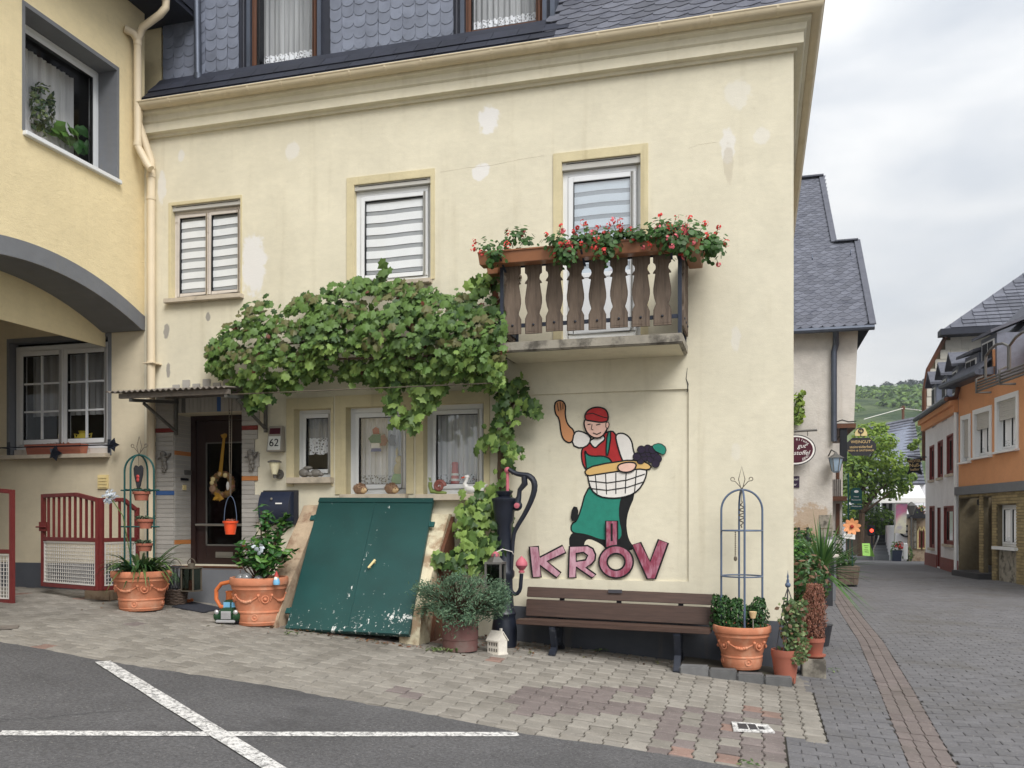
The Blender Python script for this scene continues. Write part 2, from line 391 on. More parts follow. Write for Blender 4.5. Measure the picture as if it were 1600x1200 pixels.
m_mortl = M('flaking_plaster', (206,196,168), .9, v=.2, sc=6, bump=.9, bs=24, bd=.012, col2=(150,124,98), s2=4, t2=(.47,.58), f2=.85)
m_red2 = M('pump_pink', (186,100,112), .55, v=.15, bump=.08)
m_hwhite = M('lantern_white', (222,216,204), .7, v=.12, sc=30, bump=.1)
m_bark = M('vine_bark', (84,68,54), .9, v=.35, sc=10, bump=.9, bs=30, bd=.01, stretch=(3,3,.4))
m_wicker = M('dark_wicker', (86,72,62), .8, v=.35, sc=25, bump=.6)
m_mat_ = M('door_mat', (52,54,62), .95, v=.15, sc=60, bump=.5)
m_rib = M('ochre_ribbon', (170,128,44), .6, v=.15, sc=10, bump=.1)
m_straw = M('straw_wreath', (136,104,58), .85, v=.35, sc=40, bump=.6)
m_cream = M('cream_ornament', (226,206,150), .6, bump=0)
m_snailg = M('snail_green', (120,136,74), .55, v=.2, sc=20, bump=.05)
m_snailb = M('snail_shell', (132,78,70), .5, v=.3, sc=30, bump=.05)
m_swan = M('white_ceramic', (228,226,222), .3, v=.03, bump=0, spec=.5)
m_hedge = M('hedgehog_brown', (148,118,94), .8, v=.3, sc=40, bump=.5)
m_hface = M('hedgehog_face', (206,176,134), .7, bump=0)
m_yel = M('yellow_ceramic', (206,186,74), .4, bump=.05)
m_pink = M('pink_ceramic', (206,120,118), .4, bump=0)
m_ltgreen = M('light_green', (162,196,128), .6, bump=0)
m_lamp = M('frosted_lamp', (232,224,190), .3, bump=0)
def leafm(name, col, v=.25, rand=0, rough=.5, trans=.22, col2=None, f2=.6): return M(name, col, rough, v=v, sc=2.2, bump=0, spec=.35, rand=rand, coord='P', trans=trans, col2=col2, s2=3.5, t2=(.5,.62), f2=f2)
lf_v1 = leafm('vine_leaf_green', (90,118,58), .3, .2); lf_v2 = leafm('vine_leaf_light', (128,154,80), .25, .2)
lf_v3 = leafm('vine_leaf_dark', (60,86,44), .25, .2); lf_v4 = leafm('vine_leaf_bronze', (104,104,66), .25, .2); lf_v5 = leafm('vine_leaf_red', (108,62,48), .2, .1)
lf_ger = leafm('geranium_leaf', (58,88,40)); lf_fl = leafm('geranium_red', (222,74,70), .12); lf_fl2 = leafm('geranium_pink', (232,118,128), .1)
lf_box = leafm('box_leaf', (40,74,34), .35); lf_box2 = leafm('box_leaf_light', (66,104,48), .3)
lf_jun = leafm('juniper', (104,130,102), .3, rough=.7); lf_jun2 = leafm('juniper_dark', (78,106,84), .3, rough=.7)
lf_cit = leafm('citrus_leaf', (48,88,40), .3, rough=.35); lf_cit2 = leafm('citrus_leaf_light', (88,128,58), .25, rough=.35)
lf_agap = leafm('strap_leaf', (56,86,48), .3, rough=.4); lf_agap2 = leafm('strap_leaf_light', (104,126,72), .3, rough=.4)
lf_dead = leafm('dead_conifer', (128,80,62), .3, trans=.1); lf_dead2 = leafm('dead_conifer_light', (152,106,84), .3, trans=.1)
lf_ivy = leafm('ivy_leaf', (70,92,52), .3); lf_ivy2 = leafm('ivy_leaf_light', (124,140,92), .25); lf_ivy3 = leafm('ivy_leaf_dry', (120,92,72), .2)
lf_yuc = leafm('yucca_leaf', (84,118,62), .3, rough=.4); lf_yuc2 = leafm('yucca_leaf_dark', (54,88,48), .3, rough=.4)
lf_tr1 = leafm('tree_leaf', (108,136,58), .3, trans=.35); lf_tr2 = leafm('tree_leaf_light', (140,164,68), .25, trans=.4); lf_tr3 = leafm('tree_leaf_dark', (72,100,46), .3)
lf_suc = leafm('succulent', (84,104,82), .3); lf_agfl = leafm('agapanthus_flower', (206,214,222), .05)
lf_dry = leafm('dry_leaf', (120,84,54), .3, trans=.1)

# ------------------------------------------------------------------ ground
def patch_mesh(poly, dz, step=.25):
    """a sheet over a 2D polygon that follows the ground"""
    bm = bmesh.new(); vs = [bm.verts.new((x, y, 0)) for x, y in poly]; bm.faces.new(vs)
    xs = [p[0] for p in poly]; ys = [p[1] for p in poly]
    for ax, lo, hi in ((0, min(xs), max(xs)), (1, min(ys), max(ys))):
        st = max(step, (hi-lo)/80); c = lo+st
        while c < hi:
            no = (1,0,0) if ax == 0 else (0,1,0); co = (c,0,0) if ax == 0 else (0,c,0)
            bmesh.ops.bisect_plane(bm, geom=bm.verts[:]+bm.edges[:]+bm.faces[:], plane_co=co, plane_no=no); c += st
    for v in bm.verts: v.co.z = gz(v.co.x, v.co.y)+dz
    bmesh.ops.recalc_face_normals(bm, faces=bm.faces)
    if sum(f.normal.z for f in bm.faces) < 0: bmesh.ops.reverse_faces(bm, faces=bm.faces)
    return bm
def sheet(name, poly, dz, mat, step=.25, parent=None):
    bm = patch_mesh(poly, dz, step); me = bpy.data.meshes.new(name); bm.to_mesh(me); bm.free(); me.materials.append(mat)
    o = bpy.data.objects.new(name, me); COL.objects.link(o)
    if parent: o.parent = parent; me.transform(Matrix.Translation(-wloc(parent)))
    else: struct(o)
    return o
m_ground = M('bare_ground', (104,100,92), .95, v=.2, sc=.8, bump=.3, coord='P')
# asphalt with grit, stains and hairline cracks
k = NT('asphalt'); p = k.pos('P')
c = k.scale(lin((88,87,88)), k.rng(k.noise(p, 1.1, 6, .6), .3, .7, .78, 1.18)); c = k.scale(c, k.rng(k.noise(p, 48, 3, .75), .3, .7, .62, 1.42)); c = k.mix(k.rng(k.noise(p, 62, 2, .6), .66, .72, 0, .6), c, lin((150,148,144)))
sp = k.noise(p, 160, 2, .8); c = k.mix(k.rng(sp, .62, .74, 0, .55), c, lin((142,140,136)))
c = k.mix(k.rng(k.noise(p, 95, 3, .7), .60, .74, 0, .7), c, lin((56,56,58)))
c = k.mix(k.rng(k.noise(p, 20, 5, .7), .63, .72, 0, .45), c, lin((136,132,124))); c = k.mix(k.rng(k.noise(p, .8, 5, .7), .58, .66, 0, .35), c, lin((60,59,60)))
v = k.n('TexVoronoi', feature='DISTANCE_TO_EDGE'); v.inputs['Scale'].default_value = .3
ds = k.n('VectorMath', operation='ADD'); k.l(p, ds.inputs[0]); nn = k.n('TexNoise'); nn.inputs['Scale'].default_value = 2.2; nn.inputs['Detail'].default_value = 6; k.l(p, nn.inputs[0]); sn = k.scale(nn.outputs['Color'], .55); k.l(sn, ds.inputs[1]); k.l(ds.outputs[0], v.inputs[0])
crk = k.math('MULTIPLY', k.rng(v.outputs['Distance'], .0, .006, 1, 0), k.rng(k.noise(p, .6, 3), .5, .58, 0, 1)); c = k.mix(k.math('MULTIPLY', crk, .4), c, lin((46,46,48)))
k.bump(k.math('SUBTRACT', k.math('ADD', k.noise(p, 60, 4, .75), sp), k.math('MULTIPLY', crk, 1.5)), .55, .006); m_asph = k.done(c, .9, .3)
def pavem(name, col, v=.16):
    k = NT(name); p = k.pos('P'); oi = k.n('Attribute', attribute_name='tint').outputs['Fac']
    f = k.math('MULTIPLY', k.rng(k.noise(p, 7, 6, .65), .25, .75, 1-v, 1+v), k.rng(oi, -1, 1, .90, 1.09))
    c = k.scale(lin(col), f); c = k.mix(k.rng(k.noise(p, 55, 3, .7), .6, .72, 0, .35), c, lin((196,190,178)))
    c = k.mix(k.rng(k.noise(p, 45, 3, .7), .60, .72, 0, .5), c, lin((70,66,62)))
    c = k.mix(k.rng(k.noise(p, .55, 6, .65), .50, .68, 0, .55), c, lin((88,84,76)))
    k.bump(k.noise(p, 110, 4, .7), .5, .005); return k.done(c, .9, .25)
mp_cream = pavem('cream_paver', (139,134,126)); mp_cream2 = pavem('tan_paver', (130,125,117)); mp_dark = pavem('purple_grey_paver', (114,105,102)); mp_red = pavem('red_paver', (136,112,102))
mp_street = pavem('grey_paver', (102,101,103), .12); mp_strip = pavem('rust_paver', (110,101,98), .14)
m_joint = M('paving_joint', (60,56,49), .95, v=.3, sc=5, bump=.5, coord='P', col2=(66,74,48), s2=3, t2=(.58,.7), f2=.7)
k = NT('worn_road_paint'); p = k.pos('P'); n = k.noise(p, 22, 6, .8); n2 = k.noise(p, 60, 3, .8)
c = k.mix(k.rng(k.math('ADD', n, k.math('MULTIPLY', n2, .6)), .76, .90, 0, .95), lin((210,208,205)), lin((112,111,110))); k.bump(n2, .4, .004); m_paint = k.done(c, .85, .3)

bm = bmesh.new()
gx = [-300,-120,-60,-30]+[-15+i*.5 for i in range(48)]+[10,12,14,18,25,40,80,160,300]; gy = [-200,-60,-30,-20]+[-14+i*.5 for i in range(44)]+[9,12,15,18,21,24,26,28,30,33,36,39,42,45,50,60,80,110]
G = [[bm.verts.new((x, y, gz(x, y)-.07)) for x in gx] for y in gy]
for j in range(len(gy)-1):
    for i in range(len(gx)-1): bm.faces.new((G[j][i], G[j][i+1], G[j+1][i+1], G[j+1][i]))
me = bpy.data.meshes.new('ground'); bm.to_mesh(me); bm.free(); me.materials.append(m_ground)
o = bpy.data.objects.new('ground', me); COL.objects.link(o); struct(o)

edge_px = [(0,1003),(80,1017),(145,1031),(300,1055),(420,1072),(525,1092),(650,1115),(730,1128),(824,1149),(1015,1176),(1122,1194),(1229,1212)]
EDGE = [(PG(x, y).x, PG(x, y).y) for x, y in edge_px]
EDGE = [(-14, EDGE[0][1]-.25)] + [(e[0]+random.uniform(-.02,.02), e[1]+random.uniform(-.015,.015)) for e in EDGE]
e2 = []      # a ragged asphalt edge
for a, b in zip(EDGE, EDGE[1:]):
    n = max(1, int(math.hypot(b[0]-a[0], b[1]-a[1])/.07))
    for i in range(n):
        t = i/n; e2.append((a[0]+(b[0]-a[0])*t+random.uniform(-.008,.008), a[1]+(b[1]-a[1])*t+random.uniform(-.014,.014)))
e2.append(EDGE[-1]); XR = EDGE[-1][0]
lot = e2+[(XR+.02,-14),(-14,-14)]
sheet('parking_lot', lot, .006, m_asph, .5)
def strip_poly(pts, w):
    a, b = Vector(pts[0]), Vector(pts[1]); d = (b-a).normalized(); nrm = Vector((-d.y, d.x))*w/2
    n = 30; L_ = [a+(b-a)*i/n+nrm*random.uniform(.93,1.03) for i in range(n+1)]; R_ = [a+(b-a)*i/n-nrm*random.uniform(.93,1.03) for i in range(n+1)]
    return [tuple(p) for p in L_+R_[::-1]]
def gxy(px, py): p = PG(px, py, .01); return (p.x, p.y)
sheet('parking_line', strip_poly([gxy(0,1145), gxy(810,1147)], .095), .0105, m_paint)
a, b = Vector(gxy(160,1034)), Vector(gxy(437,1206)); b = a+(b-a)*1.9
sheet('parking_line', strip_poly([a, b], .12), .0145, m_paint)
# beds under the pavers
XC1 = PG(1293,1110).x; XC2 = XR
sheet('paving_bed', [(-14,-5),(8,-5),(8,24),(.2,24),(.3,.05),(-14,.05)], -.014, m_joint, .4)
# cream bone-shaped pavers
pav = struct(bpy.data.objects.new('pavement', None)); COL.objects.link(pav)
bone = [(x*.965, y*.98) for x, y in [(-.079,-.098),(.079,-.098),(.079,-.058),(.064,-.03),(.064,.03),(.079,.058),(.079,.098),(-.079,.098),(-.079,.058),(-.064,.03),(-.064,-.03),(-.079,-.058)]]
def block(mb, poly, cx, cy, mi, jit=.003, bevel=.010, dz=0):
    z = gz(cx, cy)+dz+random.uniform(-jit, jit); sx = gz(cx+.08, cy)-gz(cx-.08, cy); tx = random.uniform(-.012,.012)+sx/.16; ty = random.uniform(-.012,.012)
    n = len(poly); b0 = len(mb.v); s = 1-bevel/.07; mb.tint()
    for x, y in poly: mb.v.append((cx+x, cy+y, z-bevel*.8+x*tx+y*ty))
    for x, y in poly: mb.v.append((cx+x*s, cy+y*s, z+x*tx+y*ty))
    for x, y in poly: mb.v.append((cx+x, cy+y, z-.03))
    for i in range(n):
        j = (i+1) % n; mb.f.append((b0+i, b0+j, b0+n+j, b0+n+i)); mb.m.append(mi); mb.f.append((b0+2*n+i, b0+2*n+j, b0+j, b0+i)); mb.m.append(mi)
    mb.f.append(tuple(b0+n+i for i in range(n))); mb.m.append(mi)
def edge_y(x): return float(np.interp(x, [e[0] for e in EDGE], [e[1] for e in EDGE]))
def pclass(x, y):
    a = noise.noise((x*1.1+3, y*1.6, .3)); b = random.random()
    q = PX_of(x, y)
    if 800 < q[0] < 1010 and 1072 < q[1] < 1112 and b < .85: return 2
    if 1010 < q[0] < 1215 and 1108 < q[1] < 1190 and b < .75: return 2 if b < .72 else 3
    if a > .58 and b < .3: return 2
    if b < .008: return 3
    return 0 if b < .6 else 1
def PX_of(x, y, z=None):
    z = gz(x, y) if z is None else z; dx, dy = x, y+DIST; t = -dx*SA+dy*CA; r = dx*CA+dy*SA
    return 800+FPX*r/t, HORIZON-(z-EYE)/t*FPX, t
mats_p = [mp_cream, mp_cream2, mp_dark, mp_red]
items = []; ci = 0; x = -9.2
while x < XC1-.05:
    y = -.02-(.1 if ci % 2 else 0)
    while y > -4.6:
        lim = edge_y(x)-.14; ok = y > lim and (x < XC2 or y > PG(1262,1153).y-.02)
        if ok and not (-4.75 < x < -3.1 and y > -.75): items.append((x, y))
        y -= .2
    XCE = x+.082; x += .1455; ci += 1
items = [(PX_of(x, y), x, y) for x, y in items]
vis = sorted([t for t in items if -10 < t[0][0] < 1610 and t[0][1] < 1210], key=lambda t: t[0][2])
inv = [t for t in items if not (-10 < t[0][0] < 1610 and t[0][1] < 1210)]
clsmesh = {}
for i, (q, x, y) in enumerate(vis[:300]):
    mb = MB(); block(mb, bone, x, y, 0); me = mb.mesh('paver', mats_p[pclass(x, y)], off=(x, y, 0))
    inst('paver', me, pav, (x, y, 0))
mb = MB()
for q, x, y in vis[300:]+inv: block(mb, bone, x, y, pclass(x, y))
mb.build('far_pavers', mats_p, pav, kind='stuff')
# grey rectangular pavers of the street and the rust border strip
STRIP = [(1.02,-6),(1.10,-2.86),(1.25,0),(1.42,3.2),(1.51,6.6),(1.66,11),(1.76,16),(1.9,24)]
def strip_x(y): return float(np.interp(y, [s[1] for s in STRIP], [s[0] for s in STRIP]))
street = struct(bpy.data.objects.new('street', None)); COL.objects.link(street)
rect = [(-.098,-.048),(.098,-.048),(.098,.048),(-.098,.048)]
rectv = [(-.048,-.098),(.048,-.098),(.048,.098),(-.048,.098)]
st = []; row = 0; y = -5.2
XRT = PY(1240,600).x; yc = PG(1262,1153).y; yc1 = PG(1290,1083).y
while y < 17:
    x = min(XC2,.3)+(.1 if row % 2 else 0)
    while x < 6.6:
        xs = strip_x(y)
        l = XCE if yc-.02 < y < yc1 else (XRT+.03 if y > -.25 else (XC2+.01 if y < yc else .42))
        for a_, b_ in ((l, xs-.152), (xs+.152, 9)):
            x0_, x1_ = max(x-.098, a_), min(x+.098, b_)
            if x1_-x0_ > .03: st.append(((x0_+x1_)/2, y, (x1_-x0_)/2))
        x += .2
    y += .1; row += 1
y = -5.2
while y < 17:
    for i in range(3): st.append((strip_x(y)+(-.1+.1*i), y, 9))
    y += .2
st = [(PX_of(x, y), x, y, c) for x, y, c in st]
st = sorted([t for t in st if 1150 < t[0][0] < 1625 and 800 < t[0][1] < 1215], key=lambda t: t[0][2])
for q, x, y, c in st[:300]:
    mb = MB(); block(mb, rectv if c == 9 else [(-c,-.048),(c,-.048),(c,.048),(-c,.048)], x, y, 0, bevel=.004); inst('paver', mb.mesh('paver', mp_strip if c == 9 else mp_street, off=(x, y, 0)), street, (x, y, 0))
mb = MB()
for q, x, y, c in st[300:]: block(mb, rectv if c == 9 else [(-c,-.048),(c,-.048),(c,.048),(-c,.048)], x, y, 1 if c == 9 else 0, bevel=.004)
mb.build('far_pavers', [mp_street, mp_strip], street, kind='stuff')
sheet('street_surface', [(1.2,16.9),(6.6,16.9),(6.6,30),(14,46),(14,62),(3,62),(3,46),(1.9,30)], .002, mp_street, 1.0)
# ------------------------------------------------------------------ the yellow house
XL, XRT = PY(228,500).x, PY(1240,600).x        # facade ends
house = thing('yellow_house', 'cream yellow house with a slate dormer, wooden balcony and painted mural facing the paved forecourt', 'house', (-3.4, 0, 0))
def rect(px0, px1, py0, py1, Y=0):
    """opening on the facade, from its pixel sides (left, right) and top/bottom at its middle"""
    m = (px0+px1)/2; return (PY(px0, 700, Y).x, PY(px1, 700, Y).x, PY(m, py1, Y).z, PY(m, py0, Y).z)
def wall_xz(mb, Y, x0, x1, z0, z1, holes, mi=0, rv=1, fn=None):
    """front faces of a wall with rectangular openings (xa, xb, za, zb, depth) and their reveals"""
    fn = fn or (lambda x, y, z: (x, Y+y, z))
    xs = sorted({x0, x1, *[h[0] for h in holes], *[h[1] for h in holes]}); zs = sorted({z0, z1, *[h[2] for h in holes], *[h[3] for h in holes]})
    for i in range(len(xs)-1):
        for j in range(len(zs)-1):
            cx, cz = (xs[i]+xs[i+1])/2, (zs[j]+zs[j+1])/2
            if any(h[0] < cx < h[1] and h[2] < cz < h[3] for h in holes): continue
            mb.poly([fn(xs[i],0,zs[j]), fn(xs[i+1],0,zs[j]), fn(xs[i+1],0,zs[j+1]), fn(xs[i],0,zs[j+1])], mi)
    for a, b, c, d, dp in holes:
        mb.poly([fn(a,0,c), fn(a,0,d), fn(a,dp,d), fn(a,dp,c)], rv); mb.poly([fn(b,0,d), fn(b,0,c), fn(b,dp,c), fn(b,dp,d)], rv)
        mb.poly([fn(a,0,d), fn(b,0,d), fn(b,dp,d), fn(a,dp,d)], rv); mb.poly([fn(a,0,c), fn(a,dp,c), fn(b,dp,c), fn(b,0,c)], rv)
W1 = rect(268,377,315,464); W2 = rect(553,674,282,441); W3 = rect(877,1002,246,527)
G1 = rect(459,518,638,746); G2 = rect(540,636,634,772); G3 = rect(661,757,629,772); D0 = rect(273,379,644,884)
ZD = D0[2]
DEP = .16
PAN = (PY(790,760).x, PY(1076,760).x, PY(930,906).z, PY(930,613).z)
holes = [(*W1, DEP), (*W2, DEP), (*W3, DEP), (*G1, .18), (*G2, .18), (*G3, .18), (*D0, .36), (*PAN, .022)]
mb = MB(); wall_xz(mb, 0, XL-.02, XRT, -.3, 6.42, holes)
mb.box(PAN[0]-.05, PAN[1]+.05, .0225, .05, PAN[2]-.05, PAN[3]+.05, 0)
mb.poly([(XRT,0,-.3),(XRT,14,-.3),(XRT,14,6.42),(XRT,0,6.42)], 0); mb.poly([(XL-.02,12,0),(XRT,12,0),(XRT,12,8),(XL-.02,12,8)], 0)
mb.build('wall', [m_wall, m_wall], house)
# inside: a dark back wall and floors so that rooms are closed
mb = MB(); mb.box(XL, XRT-.1, 1.2, 1.25, -.2, 6.3); mb.box(XL, XRT-.1, .37, 1.2, 3.1, 3.16); mb.box(XL, XRT-.1, .2, 1.2, 6.3, 6.34); mb.box(-3.2,-3.1,.2,1.2,3.2,6.3); mb.box(-5.2,-5.1,.2,1.2,0,6.3); mb.box(XRT-.12,XRT-.1,.2,1.2,0,6.3); mb.box(XL,XL+.02,.4,1.2,0,6.3)
mb.build('room_wall', m_room, house)
# ochre painted surrounds
def band(h, wl, wr, wt, y=-.012, bottom=None):
    mb = MB()
    a, b, c, d = h; z0 = c if bottom is None else bottom
    mb.prism([(a-wl,z0),(a,z0),(a,d),(b,d),(b,z0),(b+wr,z0),(b+wr,d+wt),(a-wl,d+wt)], lambda u, v, q: (u, q, v), -.0005, y); mb.build('window_surround', m_band, house)
band(W1, .035, .012, .03); band(W2, .085, .04, .08); band(W3, .085, .07, .09); band(G1, .09, (G2[0]-.125-G1[1])*.5, .12, bottom=G1[2]-.1); band(G2, .122, (G3[0]-G2[1])*.42, .125, y=-.014); band(G3, (G3[0]-G2[1])*.42, .06, .125, y=-.014)
for h in (W1, W2, W3, G1, G2, G3):     # painted reveals, lining the openings
    mb = MB(); a, b, c, d = h; mb.box(a, a+.006, -.011, .15, c, d); mb.box(b-.006, b, -.011, .15, c, d); mb.box(a+.006, b-.006, -.011, .15, d-.006, d)
    mb.build('reveal', m_band, house)
# grey plinth
zp0, zp1 = PY(815,946).z, PY(1210,968).z; xp = PY(778,960).x
mb = MB(); mb.hexa([(xp,-.018,-.3),(XRT+.018,-.018,-.3),(XRT+.018,.0,-.3),(xp,.0,-.3),(xp,-.018,zp0),(XRT+.018,-.018,zp1-.02),(XRT+.018,.0,zp1-.02),(xp,.0,zp0)])
mb.box(XRT+.001, XRT+.018, 0, 14, -.3, zp1-.02)
mb.build('plinth', m_plinth, house)
# hairline crack above the panel
mb = MB(); q = [PY(1074,575), PY(1072,592), PY(1075,600), PY(1074,613)]
mb.tube([(p.x, -.001, p.z) for p in q], [.002,.004,.007,.003], 5); mb.build('crack', m_ink, house)
for pts in ([(688,269),(730,262),(770,258),(812,249),(850,243)], [(1076,232),(1092,226),(1120,222)], [(455,486),(462,470),(458,452)]):
    mb = MB(); mb.tube([PY(x, y, -.0005) for x, y in pts], .0009, 4); mb.build('hairline_crack', m_sill, house)

def window(h, Y, parent=house, fw=.055, sash=.05, leafs=1, wood=m_upvc, fill='blind', cdep=0, sill=None, box=0, bars=None, n=6, phase=.0, fn=None, gl=None, name='window', sash_dp=.0):
    """casement: outer frame, one or two sashes, panes, blind or curtain, sill. Y = face of the outer frame"""
    a, b, c, d = h; d0 = d; root = None
    fn = fn or (lambda x, y, z: (x, y, z))
    def bx(m, x0, x1, y0, y1, z0, z1, mi=0):
        m.hexa([fn(x0,y0,z0),fn(x1,y0,z0),fn(x1,y1,z0),fn(x0,y1,z0),fn(x0,y0,z1),fn(x1,y0,z1),fn(x1,y1,z1),fn(x0,y1,z1)], mi)
    m = MB(); d = d-box
    bx(m, a, a+fw, Y, Y+.07, c, d); bx(m, b-fw, b, Y, Y+.07, c, d); bx(m, a+fw, b-fw, Y, Y+.07, d-fw, d); bx(m, a+fw, b-fw, Y, Y+.07, c, c+fw)
    root = m.build(name, wood, parent, bev=.004)
    if box:
        m = MB(); bx(m, a, b, Y-.045, Y+.07, d+.002, d0); bx(m, a+.05, b-.05, Y-.048, Y-.044, d0-.03, d0-.02, 1); m.build('shutter_box', [m_box, m_anth], root, bev=.003)
    wtot = (b-a-2*fw)/leafs
    for i in range(leafs):
        x0 = a+fw+i*wtot+.003; x1 = x0+wtot-.006; y = Y-.012+sash_dp; z0 = c+fw+.003; z1 = d-fw-.003
        m = MB(); s = sash
        bx(m, x0, x0+s, y, y+.06, z0, z1); bx(m, x1-s, x1, y, y+.06, z0, z1); bx(m, x0+s, x1-s, y, y+.06, z1-s, z1); bx(m, x0+s, x1-s, y, y+.06, z0, z0+s)
        m.build('sash', wood, root, bev=.004)
        m = MB(); g = .006
        bx(m, x0+s, x0+s+g, y+.006, y+.05, z0+s, z1-s); bx(m, x1-s-g, x1-s, y+.006, y+.05, z0+s, z1-s); bx(m, x0+s, x1-s, y+.006, y+.05, z1-s-g, z1-s); bx(m, x0+s, x1-s, y+.006, y+.05, z0+s, z0+s+g)
        m.build('seal', m_seal, root)
        m = MB(); m.poly([fn(x0+s,y+.022,z0+s), fn(x1-s,y+.022,z0+s), fn(x1-s,y+.022,z1-s), fn(x0+s,y+.022,z1-s)])
        m.build('pane', gl or m_glass, root)
        if bars:
            m = MB(); nx, nz_ = bars
            for k_ in range(1, nx):
                q = x0+s+(x1-x0-2*s)*k_/nx; bx(m, q-.011, q+.011, y+.010, y+.034, z0+s, z1-s)
            for k_ in range(1, nz_):
                q = z0+s+(z1-z0-2*s)*k_/nz_; bx(m, x0+s, x1-s, y+.011, y+.033, q-.011, q+.011)
            m.build('glazing_bar', wood, root)
        yb = Y+.018+cdep
        if fill == 'blind':
            m = MB(); H = (z1-z0)/n; zt = z1-.02
            for k_ in range(n):
                for part, f0, f1 in ((1, 0, .36), (0, .36, 1)):
                    za, zb = zt-(k_+f1+phase)*H, zt-(k_+f0+phase)*H; za = max(za, z0+.01)
                    if zb <= za: continue
                    yo = yb+(.006 if part else 0); S = 6
                    for q in range(S):
                        u0, u1 = x0+(x1-x0)*q/S, x0+(x1-x0)*(q+1)/S; w0, w1 = [.004*math.sin(u*9+i) for u in (u0, u1)]
                        m.poly([fn(u0,yo,za-w0), fn(u1,yo,za-w1), fn(u1,yo,zb-w1), fn(u0,yo,zb-w0)], part)
            m.build('striped_blind', [m_white, m_greyb], root)
        elif fill in ('net', 'netlow', 'netlace'):
            m = MB(); S = 60; zb = z0-.01 if fill != 'netlow' else z0+.30*(z1-z0)
            def wv(u): return yb+.02+.014*math.sin(u*95)+.008*math.sin(u*41+1)
            for q in range(S):
                u0, u1 = x0+(x1-x0)*q/S, x0+(x1-x0)*(q+1)/S; lz = .2*(z1-z0) if fill != 'netlow' else .3*(z1-z0)
                s0, s1 = [-.018*abs(math.sin((u-x0)*22)) for u in (u0, u1)]
                m.poly([fn(u0,wv(u0),zb+lz), fn(u1,wv(u1),zb+lz), fn(u1,wv(u1),z1), fn(u0,wv(u0),z1)], 0)
                m.poly([fn(u0,wv(u0),zb+.03+s0), fn(u1,wv(u1),zb+.03+s1), fn(u1,wv(u1),zb+lz), fn(u0,wv(u0),zb+lz)], 1)
            m.build('net_curtain', [m_netd if fill == 'netlow' else m_net, m_lace], root)
    if sill:
        m = MB(); ov, pr, th = sill; bx(m, a-ov, b+ov*.6, -pr, Y+.02, c-th, c-.001); m.build('sill', m_sill, root, bev=.006)
    return root
window(W1, .06, leafs=2, wood=m_oldw, fw=.04, sash=.035, box=.07, n=8, phase=.1, sill=(.06,.08,.055))
window(W2, .055, fw=.06, sash=.05, box=.07, n=7, phase=.05, sill=(.02,.08,.05))
window(W3, .06, fw=.06, sash=.055, box=.09, n=13, phase=.08, gl=m_glassr)
window(G1, .12, fw=.045, sash=.05, fill='netlow', sill=(.05,.09,.07))
window(G2, .12, fw=.06, sash=.05, fill='net', cdep=.10, gl=m_glassg, sill=(.03,.10,.07))
window(G3, .12, fw=.06, sash=.05, fill='net', cdep=.10, gl=m_glassg, sill=(.06,.10,.07))
# white door panel of the balcony door's lower half (behind the balusters)
mb = MB(); zc = PY(940,430).z; mb.box(W3[0]+.115, W3[1]-.115, .052, .066, W3[2]+.115, zc); mb.box(W3[0]+.113, W3[1]-.113, .046, .064, zc+.001, zc+.05); mb.build('balcony_door_panel', m_upvc, house, bev=.002)

# ---- cornice and gutter
ZG = 6.44
mb = MB()
prof = [(0,6.16),(-.03,6.16),(-.035,6.19),(-.09,6.20),(-.09,6.30),(-.11,6.32),(-.12,6.38),(-.16,6.40),(-.16,6.44),(0,6.44)]
for (y0, z0), (y1, z1) in zip(prof, prof[1:]):
    mb.poly([(XL,y0,z0),(XRT-y0,y0,z0),(XRT-y1,y1,z1),(XL,y1,z1)]); mb.poly([(XRT-y0,y0,z0),(XRT-y0,14,z0),(XRT-y1,14,z1),(XRT-y1,y1,z1)])
mb.build('cornice', m_wall, house)
def gutter_prof(n=9, r=.068): return [(r*math.cos(math.pi+math.pi*i/n), r*math.sin(math.pi+math.pi*i/n)) for i in range(n+1)]
mb = MB(); gp = gutter_prof(); cy = -.20
for (a0, b0), (a1, b1) in zip(gp, gp[1:]):
    for sgn in (1, .93):
        A0, B0, A1, B1 = cy+a0*sgn, ZG+.05+b0*sgn, cy+a1*sgn, ZG+.05+b1*sgn
        mb.poly([(XL+.08,A0,B0),(XRT-A0,A0,B0),(XRT-A1,A1,B1),(XL+.08,A1,B1)]); mb.poly([(XRT-A0,A0,B0),(XRT-A0,14,B0),(XRT-A1,14,B1),(XRT-A1,A1,B1)])
mb.tube([(XL+.08,cy-.068,ZG+.055),(XRT+.268,cy-.068,ZG+.055),(XRT+.268,14,ZG+.055)], .010, 6)
x = XL+.5
gut = mb.build('gutter', m_gutter, house, smooth=True)
while x < XRT+.1:
    m2 = MB()
    for (a0, b0), (a1, b1) in zip(gp, gp[1:]):
        m2.hexa([(x,cy+a0*1.06,ZG+.05+b0*1.06),(x+.025,cy+a0*1.06,ZG+.05+b0*1.06),(x+.025,cy+a0,ZG+.05+b0),(x,cy+a0,ZG+.05+b0),(x,cy+a1*1.06,ZG+.05+b1*1.06),(x+.025,cy+a1*1.06,ZG+.05+b1*1.06),(x+.025,cy+a1,ZG+.05+b1),(x,cy+a1,ZG+.05+b1)])
    m2.build('gutter_joint', m_gutter, gut); x += random.choice((.42, .5, .62, .78))

